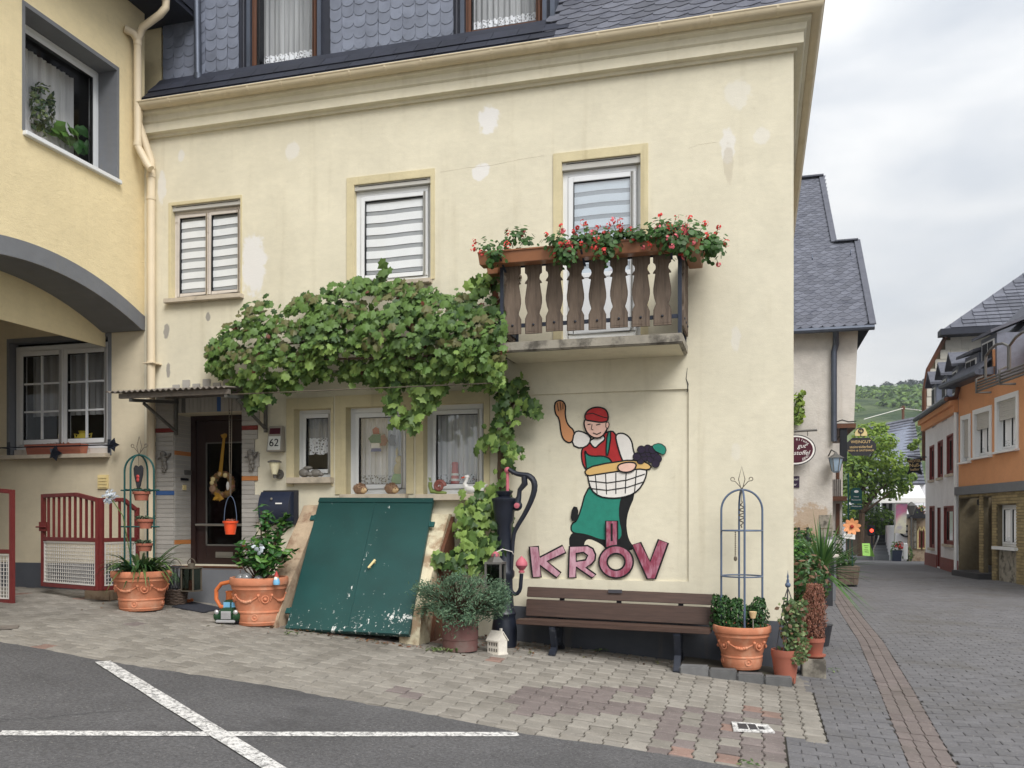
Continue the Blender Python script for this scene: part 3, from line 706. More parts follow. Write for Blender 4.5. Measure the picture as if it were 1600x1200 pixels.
# ---- dormer front clad in round slates, eaves course, main roof
YD = .30; ZDB = 6.87
XDR = -2.14
def DR(px0, px1, py1, ztop): 
    m = (px0+px1)/2; return (PY(px0,50,YD).x, PY(px1,50,YD).x, PY(m,py1,YD).z, ztop)
WD1 = DR(393,497,106,8.35); WD2 = DR(727,848,50,8.35)
XD0 = XL+.02
mb = MB(); wall_xz(mb, YD, XD0, XDR, ZDB-.1, 8.7, [(*WD1,.1),(*WD2,.1)])
mb.poly([(XDR,YD,ZDB-.1),(XDR,4,ZDB-.1),(XDR,4,8.7),(XDR,YD,8.7)]); mb.box(XD0,XDR,1.3,1.35,ZDB-.4,8.7); mb.box(XD0-.1,XDR+.25,YD-.3,4,8.7,8.8)
mb.build('dormer_wall', m_slated, house)
def scale_poly(w, h, n=5):
    r = w/2; pts = [(-r, h), (-r, r*.8)]
    for i in range(1, n): a = math.pi+math.pi*i/n; pts.append((r*math.cos(a), r*.8+r*.8*math.sin(a)))
    return pts+[(r, r*.8), (r, h)]
def slate_mesh(mb, w, h, place, th=.007, mi=0):
    """place(u, v, t) -> 3D; v up the surface, t outwards; the lower edge stands proud"""
    P = scale_poly(w*.985, h); b = len(mb.v); n = len(P); mb.tint()
    for u, v in P: mb.v.append(tuple(place(u, v, th*(1.6-1.3*v/h))))
    for u, v in P: mb.v.append(tuple(place(u, v, 0)))
    mb.f.append(tuple(b+i for i in range(n))); mb.m.append(mi)
    for i in range(n-1): mb.f.append((b+i+1, b+i, b+n+i, b+n+i+1)); mb.m.append(mi)
slates = []
SW, SH = .152, .128
row = 0; z = ZDB+.02
while z < 8.2:
    x = XD0+SW/2; i = 0
    while x < XDR-.05:
        blk = int((x-XD0)/(SW*4)); xx = x; zz = z+((blk*.37) % 1)*.03-((x-XD0) % (SW*4))*.03
        hit = any(h[0]-.10 < xx < h[1]+.10 and h[2]-.13 < zz+.1 for h in (WD1, WD2))
        if not hit: slates.append(('d', xx+random.uniform(-.004,.004), zz+random.uniform(-.004,.004)))
        x += SW; i += 1
    z += SH; row += 1
# roof slope to the right of the dormer, hipped at the street corner
PITCH = R(50); cp, sp_ = math.cos(PITCH), math.sin(PITCH); YE, ZE = -.17, ZG+.06
def roofpt(x, s): return Vector((x, YE+s*cp, ZE+s*sp_))
RW, RH = .27, .125
s = .02; row = 0; rs = []
while s < 1.9:
    hipx = XRT+.17-s*cp
    x = XDR+.06+(.13 if row % 2 else 0)
    while x < hipx+.05: rs.append((x, s)); x += RW*.86
    s += RH; row += 1
vis_d = [t for t in slates if PX_of(t[1], YD, t[2])[1] > -30]; oth_d = [t for t in slates if PX_of(t[1], YD, t[2])[1] <= -30]
vis_r = [t for t in rs if PX_of(*roofpt(*t)[:2], roofpt(*t)[2])[1] > -20]; oth_r = [t for t in rs if t not in vis_r]
def dslate(mb, x, z): slate_mesh(mb, SW, SH+.09, lambda u, v, t: (x+u, YD-.006-t, z+v))
def rslate(mb, x, s_): 
    sk = .22
    def pl(u, v, t): 
        q = roofpt(x+u+v*sk, s_+v+u*.14); return (q.x, q.y-(t+.01)*sp_, q.z+(t+.01)*cp)
    slate_mesh(mb, RW, RH+.1, pl, .010)
dw = [c for c in house.children if c.name.startswith('dormer_wall')][0]
roof_mb = MB(); p0, p1, p2, p3 = roofpt(XD0-.02, 0), roofpt(XRT+.17, 0), roofpt(XRT+.17-3.2*cp, 3.2), roofpt(XDR, 3.2)
roof_mb.poly([roofpt(XDR+.0, 0), p1, p2, p3]); roof_mb.poly([p1, (XRT+.17, 14, ZE), (p2.x, 14, p2.z), p2]); roof_mb.poly([roofpt(XD0-.02,0), roofpt(XDR,0), roofpt(XDR,.66), roofpt(XD0-.02,.66)])
roof_mb.poly([p3, p2, (p2.x,14,p2.z), (XDR,14,p2.z)]); roof = roof_mb.build('roof', m_slated, house)
rng = random.Random(3); nd = min(len(vis_d), 300-len(vis_r)-0)
vis_d.sort(key=lambda t: -t[1])
for _, x, z in vis_d[:nd]:
    m2 = MB(); dslate(m2, x, z); inst('slate', m2.mesh('slate', m_slate, off=(x, YD, z)), dw, (x, YD, z))
m2 = MB()
for _, x, z in vis_d[nd:]+oth_d: dslate(m2, x, z)
m2.build('far_slates', m_slate, dw, kind='stuff')
for x, s_ in vis_r:
    m2 = MB(); rslate(m2, x, s_); q = roofpt(x, s_); inst('slate', m2.mesh('slate', m_slate2, off=q), roof, q)
m2 = MB()
for x, s_ in oth_r: rslate(m2, x, s_)
m2.build('far_slates', m_slate2, roof, kind='stuff')
# dark eaves courses below the dormer and along the roof
for crs in range(3):
    x = XD0; m2 = MB()
    while x < (XDR if crs else XRT+.05):
        wd = random.uniform(.22, .34); m2.tint()
        a, b, c_, d_ = [roofpt(xx, s_) for xx, s_ in ((x, crs*.16-.03), (x+wd-.006, crs*.16-.03), (x+wd-.006, crs*.16+.18), (x, crs*.16+.18))]
        o1, o2 = Vector((0,-.030*sp_,.030*cp)), Vector((0,-.012*sp_,.012*cp)); x += wd
        m2.hexa([a, b, c_, d_, a+o1, b+o1, c_+o2, d_+o2])
    m2.build('eaves_course', m_slated, roof)
# dormer cheek boards, corner flashings, window trims
mb = MB(); mb.box(XDR-.02, XDR+.03, YD-.03, YD+.0, ZDB-.05, 8.6); 
for i in range(7): mb.hexa([(XDR+.001,YD+i*.22+.01,ZDB-.2+i*.2),(XDR+.03,YD+i*.22+.01,ZDB-.2+i*.2),(XDR+.03,YD+i*.22+.21,ZDB-.2+i*.2),(XDR+.001,YD+i*.22+.21,ZDB-.2+i*.2),(XDR+.001,YD+i*.22+.01,8.6),(XDR+.03,YD+i*.22+.01,8.6),(XDR+.03,YD+i*.22+.21,8.6),(XDR+.001,YD+i*.22+.21,8.6)])
mb.build('dormer_cheek', m_lead, dw)
for h, nm in ((WD1, 0), (WD2, 1)):
    a, b, c, d = h
    wnd = window(h, YD+.01, parent=house, fw=.03, sash=.04, wood=m_brownw, fill='net', cdep=.16, name='dormer_window')
    for c_ in wnd.children:
        if c_.name.startswith('net_curtain'): c_.data.materials[0] = m_netd
    mb = MB(); mb.box(a-.05, a-.002, YD-.03, YD+.06, c, d); mb.build('window_trim', m_lead, wnd); mb = MB(); mb.box(b+.002, b+.05, YD-.03, YD+.06, c, d); mb.build('window_trim', m_lead, wnd)
    mb = MB(); mb.hexa([(a-.09,YD-.09,c-.045),(b+.07,YD-.09,c-.045),(b+.07,YD+.04,c-.03),(a-.09,YD+.04,c-.03),(a-.09,YD-.09,c-.025),(b+.07,YD-.09,c-.025),(b+.07,YD+.04,c-.005),(a-.09,YD+.04,c-.005)]); mb.build('sill', m_lead, wnd)
    for i in range(5):
        m2 = MB(); w_ = (b-a+.12)/5; x0 = a-.06+i*w_; m2.tint(); m2.hexa([(x0,YD-.02,c-.16),(x0+w_-.006,YD-.02,c-.16),(x0+w_-.006,YD-.002,c-.16),(x0,YD-.002,c-.16),(x0,YD-.012,c-.045),(x0+w_-.006,YD-.012,c-.045),(x0+w_-.006,YD-.002,c-.045),(x0,YD-.002,c-.045)])
        m2.build('apron_slate', m_slate, wnd)
    mb = MB(); mb.tube([(a-.10,YD-.012,c-.05),(a-.10,YD-.012,8.5)], .016, 6); mb.build('lead_strip', m_slated, wnd)
# downpipe in front of the dormer
q0, q1, q2 = PY(306,0,YD-.08), PY(309,128,YD-.08), PY(290,146,YD-.16)
mb = MB(); mb.tube([(q0.x,YD-.07,8.4),(q1.x,YD-.07,q1.z),(q1.x-.02,YD-.10,q1.z-.05),(q2.x,YD-.22,q2.z)], .042, 12); mb.tube([(q1.x,YD-.07,q1.z+.03),(q1.x,YD-.07,q1.z+.10)], .050, 12)
mb.build('roof_downpipe', m_lead, house, smooth=True)

# ---- balcony
bal = thing('balcony', '', ''); bal.parent = house; bal.location = Vector((-1.6,0,3.3))-wloc(house)
del bal['label'], bal['category']
BL, BR, BP = -2.50, -.67, .65; ZS0, ZS1 = 3.25, 3.345
mb = MB(); mb.box(BL, BR, -BP, -.001, ZS0, ZS1); mb.build('slab', m_conc, bal, bev=.012)
mb = MB(); mb.box(BL+.04, BR-.04, -BP+.05, -.003, ZS0-.006, ZS0-.001); mb.build('soffit', m_wall, bal)
YR = -BP+.06; X0, X1 = BL+.05, BR-.03; ZB0, ZB1, ZT = PY(900,517,YR).z, 4.13, 4.14
mb = MB()
for x, y in ((X0, YR), (X1, YR), (X0, -.04), (X1, -.04)): mb.box(x-.018, x+.018, y-.018, y+.018, ZS1, ZT)
for z in (ZB0+.085, ZT-.03):
    mb.box(X0+.018, X1-.018, YR-.004, YR+.008, z-.02, z+.02); mb.box(X0-.006, X0+.006, YR+.018, -.058, z-.02, z+.02); mb.box(X1-.006, X1+.006, YR+.018, -.058, z-.02, z+.02)
mb.build('railing_frame', m_iron, bal, bev=.002)
mb = MB(); mb.box(X0-.03, X1+.03, YR-.05, YR+.05, ZT, ZT+.035); mb.box(X0-.05, X0+.05, YR+.05, -.01, ZT, ZT+.035); mb.box(X1-.05, X1+.05, YR+.05, -.01, ZT, ZT+.035); mb.build('handrail', m_balw, bal, bev=.004)
def baluster_outline(wd, h):
    W = wd/2; half = [(W*.98,0),(W*.98,h*.14),(W*.80,h*.20),(W*.62,h*.26),(W*.80,h*.33),(W*.98,h*.43),(W*.94,h*.5),(W*.72,h*.62),(W*.64,h*.70),(W*.66,h*.71),(W*.40,h*.76),(W*.40,h*.80),(W*.66,h*.845),(W*.90,h*.86),(W*.90,h)]
    half = [(W*.98,0),(W*.98,h*.21),(W*.86,h*.24),(W*.70,h*.27),(W*.70,h*.30),(W*.86,h*.36),(W*.98,h*.44),(W*.98,h*.50),(W*.86,h*.60),(W*.76,h*.68),(W*.74,h*.705),(W*1.0,h*.71),(W*.90,h*.735),(W*.72,h*.76),(W*.68,h*.79),(W*.76,h*.83),(W*.98,h*.855),(W*.98,h)]
    return half+[(-x, y) for x, y in half[::-1]]
bw, bh = .172, ZB1-ZB0
bo = MB(); bo.prism(baluster_outline(bw, bh), lambda u, v, d: (u, d, v), -.012, .012, 0)
ol = [(x*.9, .02+y*.965) for x, y in baluster_outline(bw, bh)]; bo.tube([(x, -.0125, y) for x, y in ol], .0022, 4, 0, closed=True); bo.ball((0,-.016,.085), .013, (1,.7,1), 8, 5, 1)
bmesh_b = bo.mesh('baluster_board', [m_balw, m_black])
boff = [PY(px, 470, YR-.03).x for px in (801,833.5,866,899,933,967,1001,1035)]
rl = MB(); ol = [(x*.9, .02+y*.965) for x, y in baluster_outline(bw, bh)]; rl.tube([(x, -.0125, y) for x, y in ol], .0022, 4, closed=True); bead = rl.mesh('bead', m_balw)
bt = MB(); bt.ball((0,-.016,.085), .013, (1,.7,1), 8, 5); boltm = bt.mesh('bolt', m_black, smooth=True)
for i, x in enumerate(boff):
    inst('baluster_board', bmesh_b, bal, (x, YR-.022, ZB0+random.uniform(-.006,.006)), (0, R(random.uniform(-.5,.5)), 0))
for xs, sx in ((X0, -.02), (X1, .02)):
    for y in (-.47, -.28, -.10): inst('baluster_board', bmesh_b, bal, (xs+sx, y, ZB0), (0, 0, R(90)))
# brackets of the planters and a loose thin stem
for x in (BL+.1, -1.6, BR-.1):
    mb = MB(); mb.bar((x, YR-.05, ZT-.1), (x, YR-.26, ZT+.0), .02, .006); mb.build('planter_bracket', m_iron, bal)

# ---- house door with its tiled surround
sur = thing('door_surround', '', ''); sur.parent = house; sur.location = Vector(((D0[0]+D0[1])/2, 0, ZD))-wloc(house); del sur['label'], sur['category']
TH = .0535
def tile(x0, x1, z0, z1, y=-.02, m=m_tile, dp=.018):
    mb = MB(); mb.tint(); g = .0016; mb.box(x0+g, x1-g, y, y+dp, z0+g, z1-g); mb.build('tile', m, sur, bev=.0015)
xl0, xr1 = PY(245,700).x, PY(406,700).x
z = .70; i = 0; zt = PY(325,612).z
colL = {int((PY(0+260, 670).z-z)/TH): m_tiler, int((PY(260,767).z-z)/TH): m_tileb}
colR = {int((PY(395,666).z-z)/TH): m_tiler, int((PY(395,750).z-z)/TH): m_tileo, int((PY(260,857).z-z)/TH): m_tiler}
rr = random.Random(5)
ntile = int((D0[3]-z)/TH)
for i in range(ntile+6):
    z0 = z+i*TH
    jl = .09 if i % 3 == 0 else 0
    jr = [-.02,-.02,-.06,-.06,-.0,.0][(i*5+i//3) % 6]
    tile(xl0-jl*.8, D0[0], z0, z0+TH, m=colL.get(i, m_tile)); tile(D0[1], xr1+jr+(.0 if i > 20 else .02), z0, z0+TH, m=colR.get(i, m_tile))
    if i < ntile:      # tiled left reveal
        mb = MB(); mb.tint(); g = .0016; mb.box(D0[0]-.006, D0[0]+.006, -.0015, .35, z0+g, z0+TH-g)
        mb.build('tile', {ntile-9: m_tileo, ntile-29: m_tileo}.get(i, m_tile), sur)
x = D0[0]; i = 0; zl = z+ntile*TH
while x < D0[1]-.02:
    x1 = min(x+TH, D0[1]); m_ = m_tileb if i == 11 else (m_steel if i == 2 else m_tile)
    tile(x, x1, D0[3], D0[3]+.24+(.05 if i % 2 else 0), m=m_); x = x1; i += 1
for i, x in enumerate(np.linspace(D0[0]-.02, D0[1]-.25, 6)):   # castellated top above the canopy
    tile(x, x+.10, zt+.02, zt+.10+(.05 if i % 2 else -.0), m=m_tile)
tile(D0[0]-.08, D0[1]-.1, zt-.06, zt+.018, m=m_tile)
door = thing('front_door', '', ''); door.parent = house; door.location = Vector(((D0[0]+D0[1])/2, .3, ZD))-wloc(house); del door['label'], door['category']
a, b, c, d = D0; yd = .33
mb = MB(); mb.box(a, a+.07, yd-.03, yd+.04, c, d); mb.box(b-.03, b, yd-.03, yd+.04, c, d); mb.box(a+.07, b-.03, yd-.03, yd+.04, d-.06, d); mb.build('door_frame', m_door, door, bev=.004)
x0, x1 = a+.07, b-.03; g0, g1, h0, h1 = x0+.13, x1-.03, PY(345,853,.33).z, PY(345,691,.33).z
mb = MB(); mb.box(x0, g0, yd, yd+.045, c, d-.06); mb.box(g1, x1, yd, yd+.045, c, d-.06); mb.box(g0, g1, yd, yd+.045, c, h0); mb.box(g0, g1, yd, yd+.045, h1, d-.06); mb.build('door_leaf', m_door, door, bev=.004)
mb = MB()
for q in ((g0, g0+.014, h0, h1), (g1-.014, g1, h0, h1), (g0, g1, h0, h0+.02), (g0, g1, h1-.014, h1)): mb.box(q[0], q[1], yd-.006, yd+.01, q[2], q[3])
mb.build('glazing_bead', m_steel, door)
mb = MB(); mb.box(g0, g1, yd+.015, yd+.02, h0, h1); mb.build('glass_panel', m_dglass, door)
zb = PY(340,820,.28).z
mb = MB(); mb.tube([(x0+.03, yd-.06, zb), (b-.005, yd-.06, zb)], .016, 10); mb.tube([(x0+.045, yd-.06, zb), (x0+.045, yd, zb)], .012, 8); mb.build('push_bar', m_alu, door, smooth=True)
zq = PY(348,867,.3).z; mb = MB(); mb.box(g0+.14, g0+.38, yd-.012, yd, zq-.035, zq+.035); mb.box(g0+.16, g0+.36, yd-.016, yd-.010, zq-.02, zq-.012); mb.build('letter_slot', m_alu, door, bev=.003)
mb = MB(); mb.box(a-.02, b+.02, -.03, .36, c-.055, c-.001, 0); mb.box(a-.06, b+.06, -.14, -.03, .3, c-.03, 1); mb.box(a-.02,b+.02,-.03,.36,.3,c-.055,1); mb.build('doorstep', [m_brownw, m_greyp], door, bev=.004)
# bell plates on the left reveal
mb = MB(); q = PX(288,738,a+.006); mb.box(a+.006, a+.016, .17, .30, q.z-.028, q.z+.028, 0); q = PX(286,745,a); mb.box(a+.006, a+.02, .10, .24, q.z-.045, q.z-.015, 1); mb.box(a+.006, a+.018, .14, .20, q.z-.16, q.z-.10, 2); mb.build('bell_plate', [m_steel, m_ink, m_brass if 'm_brass' in globals() else m_cream], door)

# ---- corrugated canopy over the door, on two brackets
can = thing('door_canopy', '', ''); can.parent = house; can.location = Vector((-6.1,0,3.0))-wloc(house); del can['label'], can['category']
cx0, cx1 = PY(165,612,-.9).x, PY(352,606,-.9).x; zf, zbk = PY(260,609,-.9).z, 3.09
mb = MB(); n = int((cx1-cx0)/.0115)
def cz(x, t, o): return zf+(zbk-zf)*t+.011*math.sin((x-cx0)*2*math.pi/.072)+o
for i in range(n):
    u0, u1 = cx0+(cx1-cx0)*i/n, cx0+(cx1-cx0)*(i+1)/n
    for o, fl in ((.006, 0), (0, 1)):
        p = [(u0,-.9,cz(u0,0,o)),(u1,-.9,cz(u1,0,o)),(u1,-.005,cz(u1,1,o)),(u0,-.005,cz(u0,1,o))]; mb.poly(p[::-1] if fl else p)
    mb.poly([(u0,-.9,cz(u0,0,0)),(u1,-.9,cz(u1,0,0)),(u1,-.9,cz(u1,0,.006)),(u0,-.9,cz(u0,0,.006))])
mb.build('corrugated_sheet', m_corr, can)
mb = MB(); mb.box(cx0+.12, cx1-.0, -.84, -.80, zf-.062, zf-.012); mb.build('canopy_beam', m_corr, can)
mb = MB(); mb.box(cx0+.12, cx1, -.06, -.02, zbk-.065, zbk-.015); mb.build('canopy_beam', m_corr, can)
for bx_ in (cx0+.27, cx1-.04):
    mb = MB(); mb.bar((bx_,-.84,zf-.085),(bx_,-.02,zbk-.11), .035, .035); mb.bar((bx_,-.045,zbk-.03),(bx_,-.045,zbk-.5), .035, .035); mb.bar((bx_,-.62,zf-.09),(bx_,-.045,zbk-.46), .03, .03); mb.build('canopy_bracket', m_steel, can, bev=.003)
# ------------------------------------------------------------------ neighbour house on the left with its arched passage
XW = XL-.02
nb = thing('neighbour_house', 'ochre yellow house with a grey arched passage and a large plant-filled upper window', 'house', (XW-2, -2, 0))
YA, ZA, HA = -1.64, 4.21, 1.58
def arch(y, o=0): return ZA+o-.137*(y-YA)**2
UW = (PX(38,110,XW).y, PX(183,200,XW).y, PX(183,281,XW).z, PX(181,108,XW).z)
fnx = lambda x, y, z: (XW-y, x, z)
mb = MB(); TOP = 7.75
def wallseg(y0, y1, zlo0, zlo1, zhi): mb.poly([fnx(y0,0,zlo0), fnx(y1,0,zlo1), fnx(y1,0,zhi), fnx(y0,0,zhi)])
A0, A1 = YA-HA, YA+HA
ys = sorted(set([-7, A0, A1, .0, UW[0], UW[1]]+[A0+(A1-A0)*i/24 for i in range(25)]))
for y0, y1 in zip(ys, ys[1:]):
    m_ = (y0+y1)/2; ina = A0 < m_ < A1
    l0, l1 = (arch(y0), arch(y1)) if ina else ((-.3, -.3) if m_ < A0 else (arch(A1)-.0, arch(A1)))
    if UW[0] < m_ < UW[1]: wallseg(y0, y1, l0, l1, UW[2]); wallseg(y0, y1, UW[3], UW[3], TOP)
    else: wallseg(y0, y1, l0, l1, TOP)
mb.poly([(XW,-7,-.3),(XW-8,-7,-.3),(XW-8,-7,TOP),(XW,-7,TOP)])
mb.poly([fnx(A0,0,-.3), fnx(A0,0,arch(A0)), fnx(A0,.56,arch(A0)), fnx(A0,.56,-.3)])
mb.poly([(XW-.56,-7,-.3),(XW-.56,A0,-.3),(XW-.56,A0,4.6),(XW-.56,-7,4.6)])
mb.build('wall', m_ochre, nb, weld=True)
mb = MB()   # soffit and trim band of the arch
for i in range(24):
    y0, y1 = A0+(A1-A0)*i/24, A0+(A1-A0)*(i+1)/24
    mb.poly([fnx(y0,0,arch(y0)), fnx(y0,.56,arch(y0)), fnx(y1,.56,arch(y1)), fnx(y1,0,arch(y1))])
    mb.hexa([fnx(y0,-.008,arch(y0)+.001),fnx(y1,-.008,arch(y1)+.001),fnx(y1,-.0005,arch(y1)+.001),fnx(y0,-.0005,arch(y0)+.001),fnx(y0,-.008,arch(y0,.19)),fnx(y1,-.008,arch(y1,.19)),fnx(y1,-.0005,arch(y1,.19)),fnx(y0,-.0005,arch(y0,.19))])
mb.hexa([fnx(A1,-.008,arch(A1)),fnx(-.001,-.008,arch(A1)),fnx(-.001,-.0005,arch(A1)),fnx(A1,-.0005,arch(A1)),fnx(A1,-.008,arch(A1,.19)),fnx(-.001,-.008,arch(A1,.17)),fnx(-.001,-.0005,arch(A1,.17)),fnx(A1,-.0005,arch(A1,.19))])
mb.poly([fnx(A1,0,arch(A1)), fnx(A1,.56,arch(A1)), fnx(-.001,.56,arch(A1)), fnx(-.001,0,arch(A1))])
mb.build('arch_trim', m_greyp, nb)
mb = MB(); mb.box(XW-9, XW-.56, -7, .3, 4.40, 4.5); mb.box(XW-.58, XW-.561, A0, 0, 3.7, 4.42); mb.build('passage_ceiling', m_ochre, nb)
# wall at the back of the passage with the lattice window
LW = rect(14,169,531,713); LW = (LW[0], LW[1], LW[2]+.0, LW[3])
mb = MB(); wall_xz(mb, 0, XW-6, XW-.001, -.3, 4.45, [(*LW, .15)]); mb.build('passage_wall', [m_under, m_greyp], nb)
mb = MB(); mb.box(XW-6, XW-.05, -.02, -.0005, .3, PY(45,879).z); mb.build('plinth', m_plinth, nb)
mb = MB(); a,b,c,d = LW
mb.prism([[(a-.03,c),(b+.05,c),(b+.05,d+.05),(a-.03,d+.05)],[(a,c+.001),(a,d),(b,d),(b,c+.001)]], lambda u, v, q: (u, q, v), -.0005, -.006); mb.build('window_surround', m_greyp, nb)
lwin = window((a+.02,b,c+.10,d-.04), .09, parent=nb, fw=.06, sash=.06, leafs=2, fill='none', bars=(2,3), gl=m_glass)
mb = MB(); mb.box(a+.02, b, .06, .15, c+.02, c+.098); mb.build('frame_board', m_oldw, lwin); mb = MB(); mb.box(a-.06, b+.03, -.10, .10, c-.03, c+.02); mb.build('sill', m_sill, lwin, bev=.004)
mb = MB(); mb.box(a-.5, b+.5, .9, .92, c-.4, d+.4); mb.box(a-.5,a-.48,.17,.9,c-.4,d+.4); mb.box(b+.4,b+.42,.17,.9,c-.4,d+.4); mb.box(a-.5,b+.5,.17,.9,d+.3,d+.32); mb.box(a-.5,b+.5,.17,.9,c-.1,c+.05)
mb.build('room_wall', m_dark, nb)
mb = MB()
for i in range(50):
    u0, u1 = a+.04+(b-a-.3)*i/50, a+.04+(b-a-.3)*(i+1)/50; y0, y1 = [.34+.02*math.sin(u*60) for u in (u0, u1)]
    mb.poly([(u0,y0,c+.55),(u1,y1,c+.55),(u1,y1,d),(u0,y0,d)])
mb.build('net_curtain', m_netd, lwin)
# upper window
for h0, h1, nm in ((UW[0], UW[1], 'x'),):
    mb = MB(); a, b, c, d = UW
    for q in ((a,b,d-.006,d),(a,b,c,c+.006)): mb.box(XW-.25, XW-.0005+.006, q[0], q[1], q[2], q[3])
    mb.box(XW-.25, XW+.006, a, a+.006, c+.007, d-.007); mb.box(XW-.25, XW+.006, b-.006, b, c+.007, d-.007)
    mb.prism([[(a-.03,c),(b+.03,c),(b+.03,d+.04),(a-.03,d+.04)],[(a,c+.001),(a,d),(b,d),(b,c+.001)]], lambda u, v, q: (XW+q, u, v), .0005, .006)
    mb.build('window_surround', m_greyp, nb)
uw = window((UW[0]+.006,UW[1]-.006,UW[2]+.008,UW[3]-.008), .25, parent=nb, fw=.045, sash=.05, fill='net', cdep=.27, fn=fnx)
mb = MB(); mb.box(XW-.2, XW+.05, UW[0]-.02, UW[1]+.03, UW[2]-.05, UW[2]-.002); mb.build('sill', m_upvc, uw, bev=.006)
mb = MB(); mb.box(XW-1.6, XW-1.58, -3, .2, 5, 7.4); mb.box(XW-1.6, XW-.33, -3, .2, 5, 5.05); mb.box(XW-1.6, XW-.33, -3, .2, 7.3, 7.35); mb.box(XW-1.6,XW-.33,-3,-2.98,5,7.35); mb.box(XW-1.6,XW-.33,.12,.14,5,7.35); mb.build('room_wall', m_dark, nb)
mb = MB(); mb.hexa([(XW-6,-7.4,9.8),(XW+.55,-7.4,TOP),(XW+.55,3.2,TOP),(XW-6,3.2,9.8),(XW-6,-7.4,9.95),(XW+.55,-7.4,TOP+.14),(XW+.55,3.2,TOP+.14),(XW-6,3.2,9.95)]); mb.box(XW-.3, XW+.53, -7.4, 3.2, TOP-.06, TOP-.002); mb.build('roof', m_slated, nb)
mb = MB(); mb.box(XW-8, XW-.001, .31, 3.2, 4.5, TOP-.06); mb.build('rear_wall', m_ochre, nb)
# downpipes in the corner between the two houses
yq = -.13
def pxl(px, py, X=XW+.09): return PX(px, py, X)
mb = MB(); A = pxl(215,60); B = pxl(215,228)
e0, e1 = PX(266,-30,XW+.45), PX(262,22,XW+.40)
mb.tube([(XW+.47,A.y+.02,TOP-.02),(XW+.46,A.y+.02,TOP-.18),(XW+.40,A.y,TOP-.26),(XW+.16,A.y,A.z+.12),(XW+.09,A.y,A.z-.02),(XW+.09,A.y,B.z),(XW+.13,A.y+.01,B.z-.08),(XW+.20,A.y+.03,B.z-.22),(XW+.24,A.y+.04,B.z-.27)], .044, 12)
mb.tube([(XW+.02,A.y-.14,A.z+.05),(XW+.08,A.y-.06,A.z+.03),(XW+.09,A.y,A.z-.03)], .045, 10)
for z in (A.z-.06, B.z+.02): mb.tube([(XW+.09,A.y,z-.025),(XW+.09,A.y,z+.025)], .049, 12)
p1 = mb.build('upper_downpipe', m_pipe, nb, smooth=True)
C = PY(236,300,-.10)
mb = MB(); mb.tube([(XL+.06,-.20,ZG-.02),(XL+.05,-.20,ZG-.16),(XL+.10,-.12,ZG-.42),(C.x,-.10,ZG-.58),(C.x,-.10,.62)], .047, 12)
for y in (262, 275, 568, 310): z = PY(236,y,-.1).z; mb.tube([(C.x,-.10,z-.02),(C.x,-.10,z+.02)], .053, 12)
z = PY(236,568,-.1).z; mb.box(C.x-.075, C.x+.075, -.16, -.0, z-.006, z+.006)
mb.build('downpipe', m_pipe, house, smooth=True)
vv = PY(162,753,0); mb = MB(); mb.box(vv.x-.075, vv.x+.075, -.02, -.001, vv.z-.085, vv.z+.085)
for i in range(4): mb.box(vv.x-.06, vv.x+.06, -.028, -.02, vv.z-.07+i*.037, vv.z-.045+i*.037)
mb.build('vent_grille', m_cream, nb, bev=.002)
# things on the sills
pt = thing('potted_plant', 'pale trailing houseplant behind the big upper window of the ochre house', 'houseplant', PX(64,205,XW-.42), group='plants in the upper window'); L0 = pt.location.copy()
rnd = random.Random(4)
def leafblob(mb, c, r, n, s, rnd, sc=(1,1,1), mis=(0,), up=.4, oval=.5):
    """n small pointed leaves spread through an ellipsoid, denser near its skin"""
    for _ in range(n):
        d = Vector((rnd.gauss(0,1), rnd.gauss(0,1), rnd.gauss(0,1))).normalized(); q = rnd.uniform(.35,1)**.5*r
        p = Vector(c)+Vector((d.x*sc[0], d.y*sc[1], d.z*sc[2]))*q
        leaf(mb, p, (d+Vector((rnd.gauss(0,.5), rnd.gauss(0,.5), rnd.gauss(0,.5)+up))), s*rnd.uniform(.6,1.3), rnd, rnd.choice(mis), oval)
def leaf(mb, p, nrm, s, rnd, mi=0, oval=.5, tip=None):
    p = Vector(p); n = Vector(nrm); n = n.normalized() if n.length > 1e-6 else Vector((0,0,1)); t = tip or Vector((rnd.gauss(0,1), rnd.gauss(0,1), rnd.gauss(0,1)-.3)); t = t-n*t.dot(n)
    if t.length < 1e-4: t = n.orthogonal()
    t.normalize(); b = n.cross(t); w = s*oval/2
    P = [p-t*s*.5, p-t*.1*s+b*w-n*s*.05, p+t*s*.25+b*w*.8-n*s*.05, p+t*s*.55-n*s*.1, p+t*s*.25-b*w*.8-n*s*.05, p-t*.1*s-b*w-n*s*.05]
    i = len(mb.v); mb.v += [tuple(q) for q in P]+[tuple(p+n*s*.03)]
    for a, c_ in ((0,1),(1,2),(2,3),(3,4),(4,5),(5,0)): mb.f.append((i+a, i+c_, i+6)); mb.m.append(mi)
def place_in_window(px, py, dx): return PX(px, py, XW-.25-dx)
mb = MB(); c = place_in_window(66,168,.22); leafblob(mb, c, .21, 200, .075, rnd, (.5,.8,1.5), (0,1)); mb.build('foliage', [lf_suc, lf_ivy2], pt)
mb = MB(); c = place_in_window(64,208,.22); mb.lathe([(.06,0),(.085,.14),(.09,.15),(.075,.15)], (c.x,c.y,UW[2]+.01), 16); mb.build('pot', m_terr, pt, smooth=True)
pt2 = thing('potted_plant', 'round green leafy houseplant at the bottom of the big upper window of the ochre house', 'houseplant', place_in_window(103,220,.2), group='plants in the upper window')
mb = MB(); c = place_in_window(104,215,.18)
